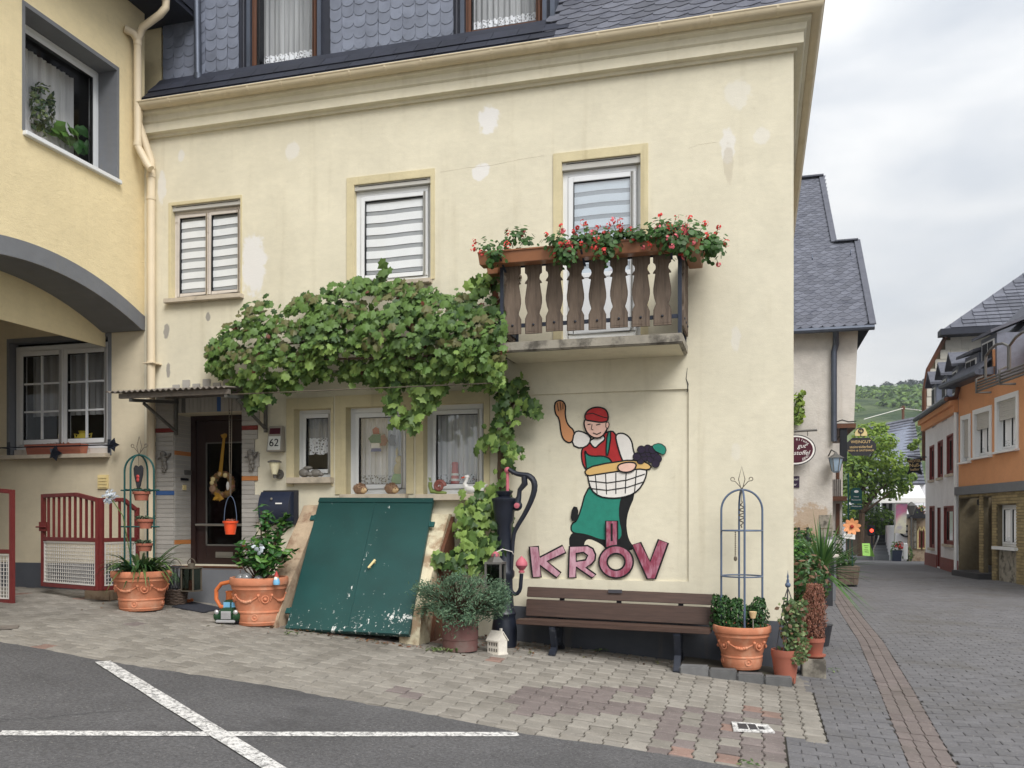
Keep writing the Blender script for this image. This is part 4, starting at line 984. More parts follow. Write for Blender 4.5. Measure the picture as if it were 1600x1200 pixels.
for i in range(14): leaf(mb, Vector(c)+Vector((rnd.uniform(-.06,.06), rnd.uniform(-.16,.16), rnd.uniform(-.06,.14))), (.9, rnd.gauss(0,.5), rnd.gauss(.2,.4)), .17, rnd, 0, .75)
mb.build('foliage', lf_cit2, pt2); mb = MB(); c = place_in_window(103,230,.18); mb.lathe([(.05,0),(.07,.11),(.075,.12),(.06,.12)], (c.x,c.y,UW[2]+.01), 16); mb.build('pot', m_swan, pt2, smooth=True)
pt3 = thing('potted_plant', 'small dark leaved houseplant in the right corner of the big upper window', 'houseplant', place_in_window(130,220,.15), group='plants in the upper window')
mb = MB(); c = place_in_window(130,222,.14)
for i in range(9): leaf(mb, Vector(c)+Vector((rnd.uniform(-.04,.04), rnd.uniform(-.08,.08), rnd.uniform(-.1,.12))), (.9, rnd.gauss(0,.5), rnd.gauss(.2,.4)), .15, rnd, 0, .75)
mb.build('foliage', lf_cit, pt3)
mb = MB(); c = place_in_window(133,240,.14); mb.lathe([(.04,0),(.055,.09),(.06,.10),(.05,.10)], (c.x,c.y,UW[2]+.01), 14); mb.build('pot', m_swan, pt3, smooth=True)
# iron bar and flower box on the lattice window
fb = thing('window_box', 'empty terracotta coloured window box on the sill of the lattice window', 'planter', PY(87,714,-.03))
f0, f1 = PY(43,705,-.04), PY(130,705,-.04); zb_ = LW[2]+.022
mb = MB(); mb.hexa([(f0.x+.02,-.07,zb_),(f1.x-.02,-.07,zb_),(f1.x-.02,.04,zb_),(f0.x+.02,.04,zb_),(f0.x,-.085,zb_+.125),(f1.x,-.085,zb_+.125),(f1.x,.055,zb_+.125),(f0.x,.055,zb_+.125)]); mb.box(f0.x-.005,f1.x+.005,-.092,-.084,zb_+.10,zb_+.128); mb.build('trough', m_terrd, fb, bev=.004)
mb = MB(); leafblob(mb, ((f0.x+f1.x)/2,-.01,zb_+.128), .1, 40, .03, rnd, (2.5,.4,.2)); mb.build('dry_growth', lf_dead, fb)
ir = thing('window_bar', 'wrought iron bar with leaf finials across the sill of the lattice window', 'railing', PY(90,698,-.13))
q0, q1, qm = PY(-8,700,-.13), PY(176,695,-.13), PY(85,708,-.14)
mb = MB(); mb.tube([(q0.x,-.13,q1.z),(q1.x,-.13,q1.z)], .008, 6); mb.build('bar', m_black, ir)
def ivyleaf(c, s): 
    m2 = MB(); pts = []
    for i in range(10): a = 2*math.pi*i/10; r_ = s*(1 if i % 2 == 0 else .55); pts.append((r_*math.cos(a), r_*math.sin(a)))
    m2.prism(pts, lambda u, v, d: (c[0]+u, c[1]+d+.3*abs(u), c[2]+v), -.006, .006); m2.build('leaf_finial', m_black, ir)
ivyleaf((q1.x,-.14,q1.z), .085); ivyleaf((q0.x,-.14,q1.z), .085); ivyleaf((qm.x,-.15,qm.z), .10); 
for x in (LW[0]-.0, LW[1]+.02):
    m2 = MB(); m2.bar((x,-.13,q1.z),(x,-.0,q1.z), .012, .012); m2.box(x-.02,x+.02,-.012,-.001,q1.z-.08,q1.z+.08); m2.build('holder', m_black, ir)
def on_sill(px, w=0): return PY(px, 700, .28).x
zl_ = LW[2]+.07
va = thing('vase', 'yellow ribbed ceramic vase behind the lattice window', 'vase', (on_sill(128), .3, zl_))
mb = MB(); mb.lathe([(.10,0),(.105,.05),(.085,.16),(.07,.2),(.055,.22),(.04,.24),(.055,.27)], va.location, 20, sx=1.1); mb.build('body', m_yel, va, smooth=True)
for sx in (-1, 1): mb = MB(); x = va.location.x; mb.tube([(x+sx*.07,.3,zl_+.22),(x+sx*.13,.3,zl_+.24),(x+sx*.11,.3,zl_+.14),(x+sx*.09,.3,zl_+.12)], .010, 6); mb.build('handle', m_yel, va, smooth=True)
for px, w_, h_, m_, lb in ((74,.09,.11,m_swan,'low white planter on the left pane side of the lattice window'),(91,.06,.16,m_swan,'white candle holder beside the middle post of the lattice window'),(162,.07,.16,m_swan,'white cup at the right edge of the lattice window')):
    t = thing('pot', lb, 'pot', (on_sill(px), .3, zl_)); mb = MB(); mb.lathe([(w_*.8,0),(w_,h_),(w_*.9,h_),(w_*.75,.02)], t.location, 16); mb.build('bowl', m_, t, smooth=True)
    if px == 91:
        mb = MB(); mb.lathe([(.015,h_-.02),(.015,h_+.08)], t.location, 10); mb.build('candle', m_cream, t)
# ------------------------------------------------------------------ the street: houses, roofs, tree, far end
def prismY(mb, pts, Y, th, mi=0):
    """a slab with its front on the plane Y, outlined by measured points"""
    P = [PY(x, y, Y) for x, y in pts]; mb.prism([(p.x, p.z) for p in P], lambda u, v, d: (u, Y+d, v), 0, th, mi)
def rectY(px0, px1, py0, py1, Y): a, b = PY(px0, py1, Y), PY(px1, py0, Y); return a.x, b.x, a.z, b.z
# --- old white house with the steep slate roof
YS = 15.4
sh = thing('old_plaster_house', 'old white plastered house with flaking base and a steep stepped slate roof beyond the corner', 'house', (1, YS, 0))
sx1, sx2 = PY(1301,700,YS).x, PY(1341,600,YS).x; ze = PY(1300,517,YS).z; zj = PY(1325,661,YS).z
mb = MB(); mb.box(-4, sx1, YS, YS+9, -.3, ze); mb.build('wall', plaster('flaking_white_plaster', (206,200,192), [(sx1-.5,1.5,.55,.5,(176,152,126),.75),(sx1-.9,1.0,.7,.5,(166,140,112),.7),(sx1-1.3,1.9,.5,.3,(176,152,126),.6)], dirt=.16, streak=.10, bump=.9, bs=22, stain=(160,145,120)), sh)
mb = MB(); mb.hexa([(sx1+.02,YS+.05,zj),(sx2-.1,YS+.05,zj),(sx2-.1,YS+5,zj),(sx1+.02,YS+5,zj),(sx1+.02,YS+.05,ze),(sx2,YS+.05,ze),(sx2,YS+5,ze),(sx1+.02,YS+5,ze)]); mb.build('upper_bay', m_stonew, sh)
cpts = [PY(x,y,YS+.045) for x, y in ((1307,659),(1316,656),(1326,659),(1338,658))]
mb = MB(); mb.tube([(p.x,p.y,p.z) for p in cpts], .012, 4); mb.build('crack', m_ink, sh)
mb = MB(); mb.box(sx1-.05, sx2-.05, YS+.06, YS+5, zj-.12, zj-.002, 0); mb.build('jetty_beam', m_brownw, sh)
mb = MB(); a = PY(1316,690,YS+.1); mb.box(a.x-.05, a.x+.12, YS+.1, YS+.3, PY(1316,720,YS+.1).z, zj-.12); mb.build('console', m_ink, sh)
# roof: slope seen from the front, steep, with a step in its right verge
sl_, ex = .893, PY(1365,511,YS-.4).x; ye, zee = YS-.4, PY(1340,511,YS-.4).z
def rfp(x, d): return Vector((x, ye+d, zee+sl_*d))
x_hi, d1, d2 = 2.27, 3.65, 7.45
mb = MB(); mb.prism([(-4,0),(ex,0),(ex,d1),(x_hi,d1),(x_hi-.12,d2),(-4,d2)], lambda u, v, w_: tuple(rfp(u,v)+Vector((0,-.66,.75))*w_), -.10, 0)
mb.poly([rfp(-4,d2), rfp(x_hi-.12,d2), (x_hi-.12,ye+2*d2,zee), (-4,ye+2*d2,zee)]); mb.poly([rfp(ex-.05,0), rfp(ex-.05,d1), (ex-.05,ye+2*d1,zee)]); mb.poly([rfp(x_hi-.12,d2),(x_hi-.12,ye+2*d2,zee),(x_hi-.12,ye,zee)])
roof2 = mb.build('roof', m_slated, sh)
mb = MB(); d = .02; r_ = 0
def rs_ok(x, d): return d < d1-.05 and x < ex-.08 or d < d2-.05 and x < x_hi-.1-.03*(d-d1)
while d < d2-.12:
    x = -1.2+(.14 if r_ % 2 else 0)
    while x < ex:
        if rs_ok(x, d):
            def pl(u, v, t, x=x, d=d):
                q = rfp(x+u+v*.25, d+v+u*.14); return (q.x, q.y-.66*(t+.006), q.z+.75*(t+.006))
            slate_mesh(mb, .30, .27, pl, .014)
        x += .27
    d += .125; r_ += 1
mb.build('slates', m_slate2, roof2, kind='stuff')
mb = MB(); o_ = Vector((0,-.03,.05))
for xx, da, db in ((ex-.02,0,d1),(x_hi-.06,d1,d2)): mb.bar(rfp(xx,da)+o_, rfp(xx-(.1 if da else 0),db)+o_, .16, .03)
mb.bar(rfp(x_hi-.05,d1)+o_, rfp(ex,d1)+o_, .22, .04); mb.bar(rfp(-4,d2)+o_, rfp(x_hi-.1,d2)+o_, .25, .05); mb.build('verge_slates', m_slate2, roof2)
mb = MB(); mb.tube([(-4,ye-.02,zee-.03),(ex+.02,ye-.02,zee-.03)], .07, 8); mb.build('gutter', m_lead, sh, smooth=True)
pp = PY(1303,600,YS-.08).x
mb = MB(); mb.tube([(pp+.02,ye+.02,zee-.06),(pp+.05,YS-.1,zee-.35),(pp,YS-.09,zee-.55),(pp,YS-.09,PY(1303,690,YS).z)], .075, 10); mb.build('downpipe', m_lead, sh, smooth=True)
for xx, d_ in ((1.0,6.9),(1.55,2.9),(2.6,3.0)):
    q = rfp(xx,d_); mb = MB(); mb.tube([q+Vector((0,-.02,.02)), q+Vector((0,-.1,.14)), q+Vector((0,-.16,.02))], .014, 5); mb.build('roof_hook', m_lead, roof2)
mb = MB(); a, b, c, d = rectY(1280,1302,804,848,YS)
for i in range(2): mb.box(a, b-.02, YS-.02, YS-.001, c+(d-c)*(i/2)+.01, c+(d-c)*((i+1)/2)-.01)
mb.build('wall_slab', m_conc, sh, bev=.004)
# oval wine sign on its bracket, small plaque
ws = thing('oval_sign', 'oval burgundy wine estate sign half hidden behind the corner of the cream house', 'sign', PY(1243,700,YS-.35))
cw = PY(1243,703,YS-.35); rx, rz = PY(1272,703,YS-.35).x-cw.x, (PY(1243,679,YS-.35).z-PY(1243,727,YS-.35).z)/2; rx = max(rx, rz*1.25)
def disc(name, m, sx, sz, y0, y1):
    mb = MB(); mb.prism([(cw.x+sx*math.cos(2*math.pi*i/40), cw.z+sz*math.sin(2*math.pi*i/40)) for i in range(40)], lambda u, v, d: (u, d, v), y0, y1); mb.build(name, m, ws)
m_burg = M('burgundy_enamel', (74,24,40), .4, v=.06, bump=0)
YQ = YS-.35
disc('rim', m_anth, rx, rz, YQ, YQ+.04); disc('white_ring', m_whitet, rx*.95, rz*.94, YQ-.004, YQ-.001); disc('field', m_burg, rx*.86, rz*.84, YQ-.008, YQ-.005)
text('gut', .16, ws, (cw.x+.05, YQ-.010, cw.z+.10), (R(90),0,0), m_whitet, align='LEFT', shear=.3)
text('stoffel', .16, ws, (cw.x-.05, YQ-.010, cw.z-.08), (R(90),0,0), m_whitet, align='LEFT', shear=.3)
for s_, rr_, a0, a1 in (('eilung', .70, 85, 35), ('mmel', -.72, -60, -35)):
    for i, ch in enumerate(s_):
        an = R(a0+(a1-a0)*i/(len(s_)-1)); text(ch, .10, ws, (cw.x+rx*.74*math.cos(an), YQ-.010, cw.z+rz*.70*math.sin(an)), (R(90), (an-R(90))*-1*(1 if rr_ > 0 else -1)*.6, 0), m_whitet)
mb = MB(); zz_ = PY(1260,674,YQ).z; mb.tube([(cw.x-.9,YQ+.02,zz_-.02),(PY(1277,673,YQ).x,YQ+.02,zz_+.03)], .03, 8); 
for dx in (-.05,.30): mb.tube([(cw.x+dx,YQ+.02,zz_),(cw.x+dx,YQ+.02,cw.z+rz*.9)], .010, 5)
mb.tube([(cw.x-.85,YQ+.02,zz_),(cw.x-.85,YS,zz_)], .02, 6); mb.build('bracket', m_steel, ws)
pl_ = thing('wall_plaque', 'small dark plaque on the old white plaster wall below the oval sign', 'sign', PY(1244,752,YS))
a, b, c, d = rectY(1235,1249,744,762,YS); mb = MB(); mb.box(a, b, YS-.025, YS-.002, c, d); mb.build('plate', M('plum_plate', (52,36,60), .4, bump=0), pl_)
text('Hotel', .09, pl_, (b-.13, YS-.027, (c+d)/2+.07), (R(90),0,0), m_whitet); text('Bar', .09, pl_, (b-.13, YS-.027, (c+d)/2-.07), (R(90),0,0), m_whitet)
# half-timbered wall further on
YT = 21
th_ = thing('timbered_house', 'half-timbered house end with a wooden gallery behind the old plaster house', 'house', PY(1308,800,YT))
mb = MB(); a, b = PY(1285,800,YT).x, PY(1316,800,YT).x; mb.box(a, b, YT, YT+5, -.3, PY(1305,690,YT).z); mb.build('wall', m_stonew, th_)
for px in (1303,1309,1314):
    mb = MB(); q = PY(px,700,YT); mb.box(q.x-.05, q.x+.05, YT-.06, YT-.001, PY(px,776,YT).z, PY(px,725,YT).z); mb.build('timber_post', m_oldw if px != 1309 else m_brownw, th_)
mb = MB(); mb.box(a, b+.1, YT-.5, YT-.001, PY(1308,783,YT).z, PY(1308,776,YT).z); mb.build('gallery_floor', m_brownw, th_)
for i in range(6):
    mb = MB(); x = PY(1300+i*2.8,760,YT-.4).x; mb.box(x-.045, x+.045, YT-.45, YT-.42, PY(1305,776,YT).z, PY(1305,750,YT).z); mb.build('gallery_board', m_oldw, th_)
mb = MB(); a, b, c, d = rectY(1306,1312,787,835,YT); mb.box(a, b, YT-.04, YT-.001, c, d); mb.build('door', m_brownw, th_)
ln = thing('street_lantern', 'grey wall lantern on the corner of the old plaster house', 'lamp', PY(1305,724,YS-.3))
q = PY(1306,724,YS-.3); mb = MB(); mb.lathe([(.06,-.24),(.10,-.2),(.17,.12),(.20,.14)], q, 6); mb.build('lantern_glass', M('lantern_pane', (150,170,190), .2, bump=0), ln)
mb = MB(); mb.lathe([(.21,.14),(.05,.24),(.02,.3)], q, 6); mb.tube([(q.x,q.y,q.z+.28),(q.x-.1,q.y+.1,q.z+.36),(q.x-.16,YS+.05,q.z+.2)], .02, 5)
for i in range(6): a_ = i*math.pi/3; mb.tube([(q.x+.10*math.cos(a_),q.y+.10*math.sin(a_),q.z-.2),(q.x+.17*math.cos(a_),q.y+.17*math.sin(a_),q.z+.13)], .012, 4)
mb.build('frame', m_steel, ln)
# vine sprig at the corner
vs = thing('vine_sprig', 'light green vine shoots hanging on the old plaster house just past the corner', 'plant', PY(1246,640,YS-.2)); rnd = random.Random(8)
mb = MB(); c = PY(1244,640,YS-.2); leafblob(mb, c, .30, 170, .13, rnd, (.75,.6,1.5), (0,0,1), .3, .8); c2 = PY(1252,615,YS-.2); leafblob(mb, c2, .1, 12, .13, rnd, (1,1,1), (0,1), .3, .8); mb.build('foliage', [lf_v2, lf_tr2], vs)
mb = MB(); mb.tube([(c.x-.3,YS-.02,c.z-.1),(c.x,c.y,c.z),(c2.x,c2.y,c2.z)], .012, 5); mb.build('stem', m_bark, vs)

# --- right side: houses facing the street
def facade(A, B):
    d = Vector((B[0]-A[0], B[1]-A[1], 0)); ln_ = d.length; d /= ln_; n_ = Vector((-d.y, d.x, 0))
    if n_.x < 0: n_ = -n_
    return (lambda x, y, z: (A[0]+d.x*x+n_.x*y, A[1]+d.y*x+n_.y*y, z)), ln_, d, n_
OA, OB = (5.58,18.7), (6.95,9.2); of, ol_, od, on = facade(OA, OB)
WA, WB = (5.66,24.3), (5.58,18.72); wf, wl_, wd_, wn = facade(WA, WB)
def oq(px, py): return PV(px, py, OA, OB)
def wq(px, py): return PV(px, py, WA, WB)
def frect(q, x0, x1, y0a, y0b, y1a, y1b):
    s0, s1 = q(x0, y0a)[0], q(x1, y0b)[0]; zt = (q(x0,y0a)[1]+q(x1,y0b)[1])/2; zb = (q(x0,y1a)[1]+q(x1,y1b)[1])/2; return s0, s1, zb, zt
def fbox(mb, fn, x0, x1, y0, y1, z0, z1, mi=0):
    mb.hexa([fn(x0,y0,z0),fn(x1,y0,z0),fn(x1,y1,z0),fn(x0,y1,z0),fn(x0,y0,z1),fn(x1,y0,z1),fn(x1,y1,z1),fn(x0,y1,z1)], mi)
m_org = plaster('orange_plaster', (214,154,110), dirt=.07, streak=.06); m_whp = plaster('white_plaster', (226,226,229), dirt=.08, streak=.06, stain=(170,165,160)); m_rb = M('red_brown_paint', (122,54,50), .6, v=.12, bump=.1)
m_brick = M('tan_brick', (150,134,98), .85, v=.16, sc=4, bump=.3, rand=.22, coord='P'); m_bjoint = M('dark_mortar', (104,94,74), .95, v=.2, sc=10, bump=.3, coord='P')
oh = thing('orange_house', 'orange plastered house over a tan brick ground floor with white framed windows', 'house', (6.2, 14, 0))
zband = (oq(1500,766)[1]+oq(1600,752)[1])/2; zoe = oq(1500,604)[1]; zoe2 = zoe+1.3
ow = [frect(oq,1504.5,1514.5,657,654,722,719.5), frect(oq,1524,1547,649,640,716,709), frect(oq,1559,1588.5,629,619,706,699)]
mb = MB(); s_g = oq(1552,580)[0]; ztr = oq(1565,592)[1]; wall_xz(mb, 0, 0, s_g, zband, zoe, [], fn=of) if 0 else None
wall_xz(mb, 0, 0, ol_, zband, ztr, [(*h, .16) for h in ow], fn=of); wall_xz(mb, 0, 0, s_g, ztr, zoe, [], fn=of); fbox(mb, of, s_g, ol_, 1.0, 1.1, ztr-.1, 6.25); fbox(mb, of, s_g, ol_, .0, 1.0, ztr-.1, ztr-.002); fbox(mb, of, s_g-.1, s_g, .01, 1.1, ztr, 6.0); mb.build('wall', [m_org, m_upvc], oh)
for h in ow:
    a,b,c,d = h; mb = MB(); mb.prism([[(a-.13,c-.02),(b+.13,c-.02),(b+.13,d+.13),(a-.13,d+.13)],[(a,c),(a,d),(b,d),(b,c)]], lambda u, v, q: of(u, q, v), -.03, -.001); mb.build('window_surround', m_upvc, oh)
    wn_ = window((a,b,c,d), .10, parent=oh, fw=.05, sash=.05, leafs=2 if b-a > .8 else 1, fill='net', fn=of)
    mb = MB(); fbox(mb, of, a-.16, b+.16, -.12, .1, c-.07, c-.021); mb.build('sill', m_upvc, wn_)
    hh = d-(d-c)*(.42 if b-a > .8 else .93); n = int((d-hh)/.055)
    mb = MB()
    for i in range(n): fbox(mb, of, a+.01, b-.01, .03+.004*(i % 2), .05, d-(i+1)*.055+.006, d-i*.055)
    mb.build('roller_shutter', m_box, wn_)
    mb = MB(); fbox(mb, of, a, b, .8, .82, c, d); mb.build('room_wall', m_dark, wn_)
mb = MB(); fbox(mb, of, -.05, ol_, -.10, .3, zband-.18, zband+.05); mb.build('storey_band', m_greyp, oh)
# brick ground floor: pier, recessed porch, window
s0, s1, s2, s3 = oq(1501,840)[0], oq(1531,840)[0], oq(1537,840)[0], oq(1551,840)[0]
bw_ = frect(oq,1558,1589,788,790,852,857); ap = frect(oq,1558,1589,858,861,915,925)
mb = MB(); zb0 = -.2; zt_ = zband-.19; zl2 = oq(1515,778)[1]
fbox(mb, of, 0, .08, 0, .9, zb0, zt_); fbox(mb, of, 0, s3, 1.0, 1.2, zb0, zt_); fbox(mb, of, s1, s2, -.0, .12, zb0, zl2); fbox(mb, of, .08, s3, -.0, .3, zl2, zt_)
wall_xz(mb, 0, s3, ol_, zb0, zt_, [(*bw_, .22),(ap[0],ap[1],zb0+.01,bw_[2]-.08,.10)], fn=of); fbox(mb, of, s3-.001, s3+.3, .01, 1.0, zb0, zt_)
mb.build('brick_backing', [m_bjoint, m_bjoint], oh)
mb = MB(); bh_, bl_ = .075, .25
def brickrow(x0, x1, y, z):
    x = x0-(.12 if int(z/bh_) % 2 else 0)
    while x < x1:
        a_, b_ = max(x, x0), min(x+bl_-.012, x1)
        if b_-a_ > .03: mb.tint(); fbox(mb, of, a_, b_, y-.008, y+.02, z, z+bh_-.012)
        x += bl_
z = zb0
while z < zt_-.05:
    if z < zl2: brickrow(.09, s1, 1.0-.012, z); brickrow(s1, s2, -.012, z); brickrow(s2, s3, 1.0-.012, z)
    else: brickrow(.09, s3, -.012, z)
    if z < bw_[2]-.1: brickrow(s3, ap[0], -.012, z); brickrow(ap[1], ol_, -.012, z)
    elif z < bw_[3]: brickrow(s3, bw_[0], -.012, z); brickrow(bw_[1], ol_, -.012, z)
    else: brickrow(s3, ol_, -.012, z)
    z += bh_
mb.build('bricks', m_brick, oh, kind='stuff')
w_ = window(bw_, .12, parent=oh, fw=.06, sash=.05, leafs=2, fill='net', fn=of); mb = MB(); fbox(mb, of, bw_[0]-.1, bw_[1]+.1, -.10, .1, bw_[2]-.08, bw_[2]-.002); mb.build('sill', m_upvc, w_)
mb = MB(); fbox(mb, of, bw_[0], bw_[1], .8, .82, bw_[2], bw_[3]); mb.build('room_wall', m_dark, w_)
mb = MB(); fbox(mb, of, ap[0]+.01, ap[1]-.01, .04, .08, zb0, bw_[2]-.081); mb.build('apron_panel', m_conc, oh)
for i, (a_, b_) in enumerate(((.25, s2+.25), (.85, s2+.25))):
    mb = MB(); fbox(mb, of, s0+.3+i*.45, s3-.02, -.35+i*.45 if i == 0 else .35, .95, -.1, .15+.16*i); mb.build('porch_step', m_anth, oh, bev=.01)
mbx = thing('mailbox', 'black letter box on the tan brick porch wall of the orange house', 'mailbox', of((s0+s1)/2+.2, .9, 1.3)); q = oq(1517,831)
a_ = (s0+s1)/2+.15; zc_ = 1.30; mb = MB(); mb.prism([(a_-.2,zc_-.2),(a_+.2,zc_-.2),(a_+.24,zc_+.15),(a_,zc_+.25),(a_-.24,zc_+.15)], lambda u, v, d: of(u, d, v), .86, .98); mb.build('box', m_ink, mbx); mb = MB(); fbox(mb, of, a_-.1, a_+.1, .845, .859, zc_-.1, zc_-.03); mb.build('flap', m_alu, mbx)
lp = thing('porch_lamp', 'dark ceiling lamp under the porch beam of the orange house', 'lamp', of(.35,.5,zl2)); mb = MB(); q = of(.35,.5,zl2-.12); mb.lathe([(.05,-.12),(.13,-.06),(.13,.08),(.05,.12)], q, 10); mb.build('shade', m_anth, lp, smooth=True)
# eaves, slate dormers and roof of the orange house
mb = MB(); mb.hexa([of(-.25,-.35,zoe-.02),of(s_g,-.35,zoe-.02),of(s_g,.1,zoe-.02),of(-.25,.1,zoe-.02),of(-.25,-.35,zoe+.12),of(s_g,-.35,zoe+.12),of(s_g,.1,zoe+.2),of(-.25,.1,zoe+.2)]); mb.tube([of(-.3,-.38,zoe+.06),of(s_g,-.38,zoe+.06)], .08, 8); mb.build('eaves_gutter', m_lead, oh)
mb = MB(); mb.poly([of(-.2,-.3,zoe+.12),of(s_g-.05,-.3,zoe+.12),of(s_g-.05,4,zoe+4.6),of(-.2,4,zoe+4.6)]); mb.hexa([of(s_g-.15,.85,6.2),of(ol_,.85,6.2),of(ol_,4,9.4),of(s_g-.15,4,9.4),of(s_g-.15,.85,6.32),of(ol_,.85,6.32),of(ol_,4,9.55),of(s_g-.15,4,9.55)]); mb.poly([of(-.2,-.3,zoe+.12),of(-.2,4,zoe+4.6),of(-.2,8,zoe+.1)]); oroof = mb.build('roof', m_slate2, oh)
def dormer(fn, s0, s1, y0, z0, z1, parent, zr, dep=1.6, ov=.12, name='dormer', shed=True, win=True):
    mb = MB(); fbox(mb, fn, s0, s1, y0, y0+dep, z0-.5, z1); r = mb.build(name, m_slate, parent)
    mb = MB(); a, b, c, d = s0+.12, s1-.12, z0+.12, z1-.12
    if win: fbox(mb, fn, a, b, y0-.03, y0-.005, c, d); mb.build('window_frame', m_upvc, r)
    mb = MB(); n = 2 if s1-s0 > .9 else 1; w_ = (b-a-.06)/n
    if win:
        for i in range(n): fbox(mb, fn, a+.05+i*w_, a+i*w_+w_, y0-.04, y0-.031, c+.05, d-.05)
        mb.build('pane', m_ink, r)
    mb = MB(); m_ = (s0+s1)/2
    if shed: mb.hexa([fn(s0-ov,y0-.2,z1-.02),fn(s1+ov,y0-.2,z1-.02),fn(s1+ov,y0+dep,z1+zr),fn(s0-ov,y0+dep,z1+zr),fn(s0-ov,y0-.2,z1+.06),fn(s1+ov,y0-.2,z1+.06),fn(s1+ov,y0+dep,z1+zr+.08),fn(s0-ov,y0+dep,z1+zr+.08)])
    else:
        for sg in (-1, 1):
            e = s0-ov if sg < 0 else s1+ov
            mb.hexa([fn(e,y0-.2,z1-.05),fn(m_,y0-.2,z1+zr),fn(m_,y0+dep,z1+zr),fn(e,y0+dep,z1-.05),fn(e,y0-.2,z1+.03),fn(m_,y0-.2,z1+zr+.08),fn(m_,y0+dep,z1+zr+.08),fn(e,y0+dep,z1+.03)])
    mb.build('dormer_roof', m_slate2, r); return r
dz1 = oq(1533,530)[1]
dormer(of, oq(1505,560)[0], oq(1523,560)[0]+.15, .05, zoe+.18, oq(1514,556)[1], oh, .5)
dormer(of, oq(1530,550)[0], oq(1552,545)[0]+.1, .05, zoe+.25, oq(1540,527)[1], oh, .7)
# roof terrace with a glazed steel railing
tr = thing('terrace_railing', 'arched steel railing with glass panels on the roof terrace of the orange house', 'railing', of((s_g+ol_)/2, -.2, zoe+.2))
zr0, zr1 = oq(1565,590)[1], oq(1565,545)[1]
npan = 5; w_ = (ol_-s_g)/npan
for i in range(npan):
    a_ = s_g+i*w_; mb = MB(); mb.tube([of(a_+.03,-.2,zr0),of(a_+.03,-.2,zr1-.1),of(a_+w_*.25,-.2,zr1+.03),of(a_+w_*.5,-.2,zr1+.08),of(a_+w_*.75,-.2,zr1+.03),of(a_+w_-.03,-.2,zr1-.1),of(a_+w_-.03,-.2,zr0)], .035, 6); mb.build('rail_frame', m_steel, tr)
    mb = MB(); mb.poly([of(a_+.06,-.2,zr0),of(a_+w_-.06,-.2,zr0),of(a_+w_-.06,-.2,zr1-.05),of(a_+.06,-.2,zr1-.05)]); mb.build('glass_panel', glass('rail_glass', (.95,.92,.90), .25, base=.03) if i == 0 else bpy.data.materials['rail_glass'], tr)
    mb = MB(); mb.tube([of(a_,-.05,zr0-.30),of(a_,-.42,zr0-.30),of(a_,-.42,zr0+.05),of(a_,-.25,zr0+.12)], .03, 5); mb.build('rail_bracket', m_steel, tr)
mb = MB()
for k_ in range(4): mb.tube([of(s_g-.1,-.38,zr0-.26+.075*k_),of(ol_,-.38,zr0-.26+.075*k_)], .028, 6)
mb.build('planter_rail', m_steel, tr)
sp = thing('rain_spout', 'brown rain spout sticking out of the orange wall below the eaves', 'pipe', of(.5,-.1,zoe-.2)); q0_, q1_ = oq(1498,608), oq(1514,624)
mb = MB(); mb.tube([of(.12,-.05,zoe+.0),of(.14,-.12,zoe-.32),of(.6,-.55,zoe-.42)], .06, 8); mb.build('pipe', m_brownw, sp)

# --- white house with red-brown windows
wh = thing('white_house', 'narrow white house with red-brown window frames and a row of slate dormers', 'house', (5.9, 21.5, 0))
wz = wq(1478,655)[1]
wo = [frect(wq,1453.5,1459.5,700,697,751,749), frect(wq,1466.3,1473,692,690,747,745.5), frect(wq,1480.5,1489,683,680,742,739), frect(wq,1453.5,1460,793,793,855,857), frect(wq,1476,1490,793,793,849,852)]
wd0 = frect(wq,1464.5,1470,793,793,878,880)
mb = MB(); wall_xz(mb, 0, 0, wl_, -.3, wz, [(*h,.14) for h in wo]+[(wd0[0],wd0[1],.05,wd0[3],.14)], fn=wf); mb.poly([wf(0,0,-.3),wf(0,6,-.3),wf(0,6,wz),wf(0,0,wz)]); mb.build('wall', [m_whp, m_rb], wh)
for h in wo:
    w_ = window(h, .05, parent=wh, fw=.07, sash=.04, wood=m_rb, fill='none', fn=wf); a,b,c,d = h
    mb = MB(); fbox(mb, wf, a-.06, b+.06, -.08, .05, c-.08, c-.002); mb.build('sill', m_sill, w_); mb = MB(); fbox(mb, wf, a, b, .4, .42, c, d); mb.build('room_wall', m_dark, w_)
    mb = MB(); mb.prism([[(a-.05,c),(b+.05,c),(b+.05,d+.05),(a-.05,d+.05)],[(a,c+.001),(a,d),(b,d),(b,c+.001)]], lambda u, v, q: wf(u, q, v), -.02, -.001); mb.build('window_surround', m_rb, wh)
mb = MB(); fbox(mb, wf, wd0[0], wd0[1], .06, .12, .05, wd0[3]); mb.build('door', m_rb, wh)
mb = MB(); fbox(mb, wf, -.02, wd0[0]-.02, -.03, -.001, -.3, .42); fbox(mb, wf, wd0[1]+.02, wl_, -.03, -.001, -.3, .38); mb.build('plinth', m_rb, wh)
mb = MB(); fbox(mb, wf, -.15, wl_, -.12, .1, wz, wz+.2); fbox(mb, wf, -.2, wl_, -.22, .1, wz+.201, wz+.36); mb.build('cornice', m_org, wh)
mb = MB(); mb.tube([wf(-.3,-.3,wz+.42),wf(wl_,-.3,wz+.42)], .08, 8); mb.build('gutter', m_lead, wh)
mb = MB(); mb.poly([wf(-.2,-.25,wz+.40),wf(wl_,-.25,wz+.40),wf(wl_,.75,wz+1.05),wf(-.2,.75,wz+1.05)]); mb.poly([wf(-.2,.75,wz+1.05),wf(wl_,.75,wz+1.05),wf(wl_,6,wz+1.1),wf(-.2,6,wz+1.1)]); mb.poly([wf(-.2,-.25,wz+.4),wf(-.2,.75,wz+1.05),wf(-.2,.75,wz+.4)]); mb.build('roof', m_slate2, wh)
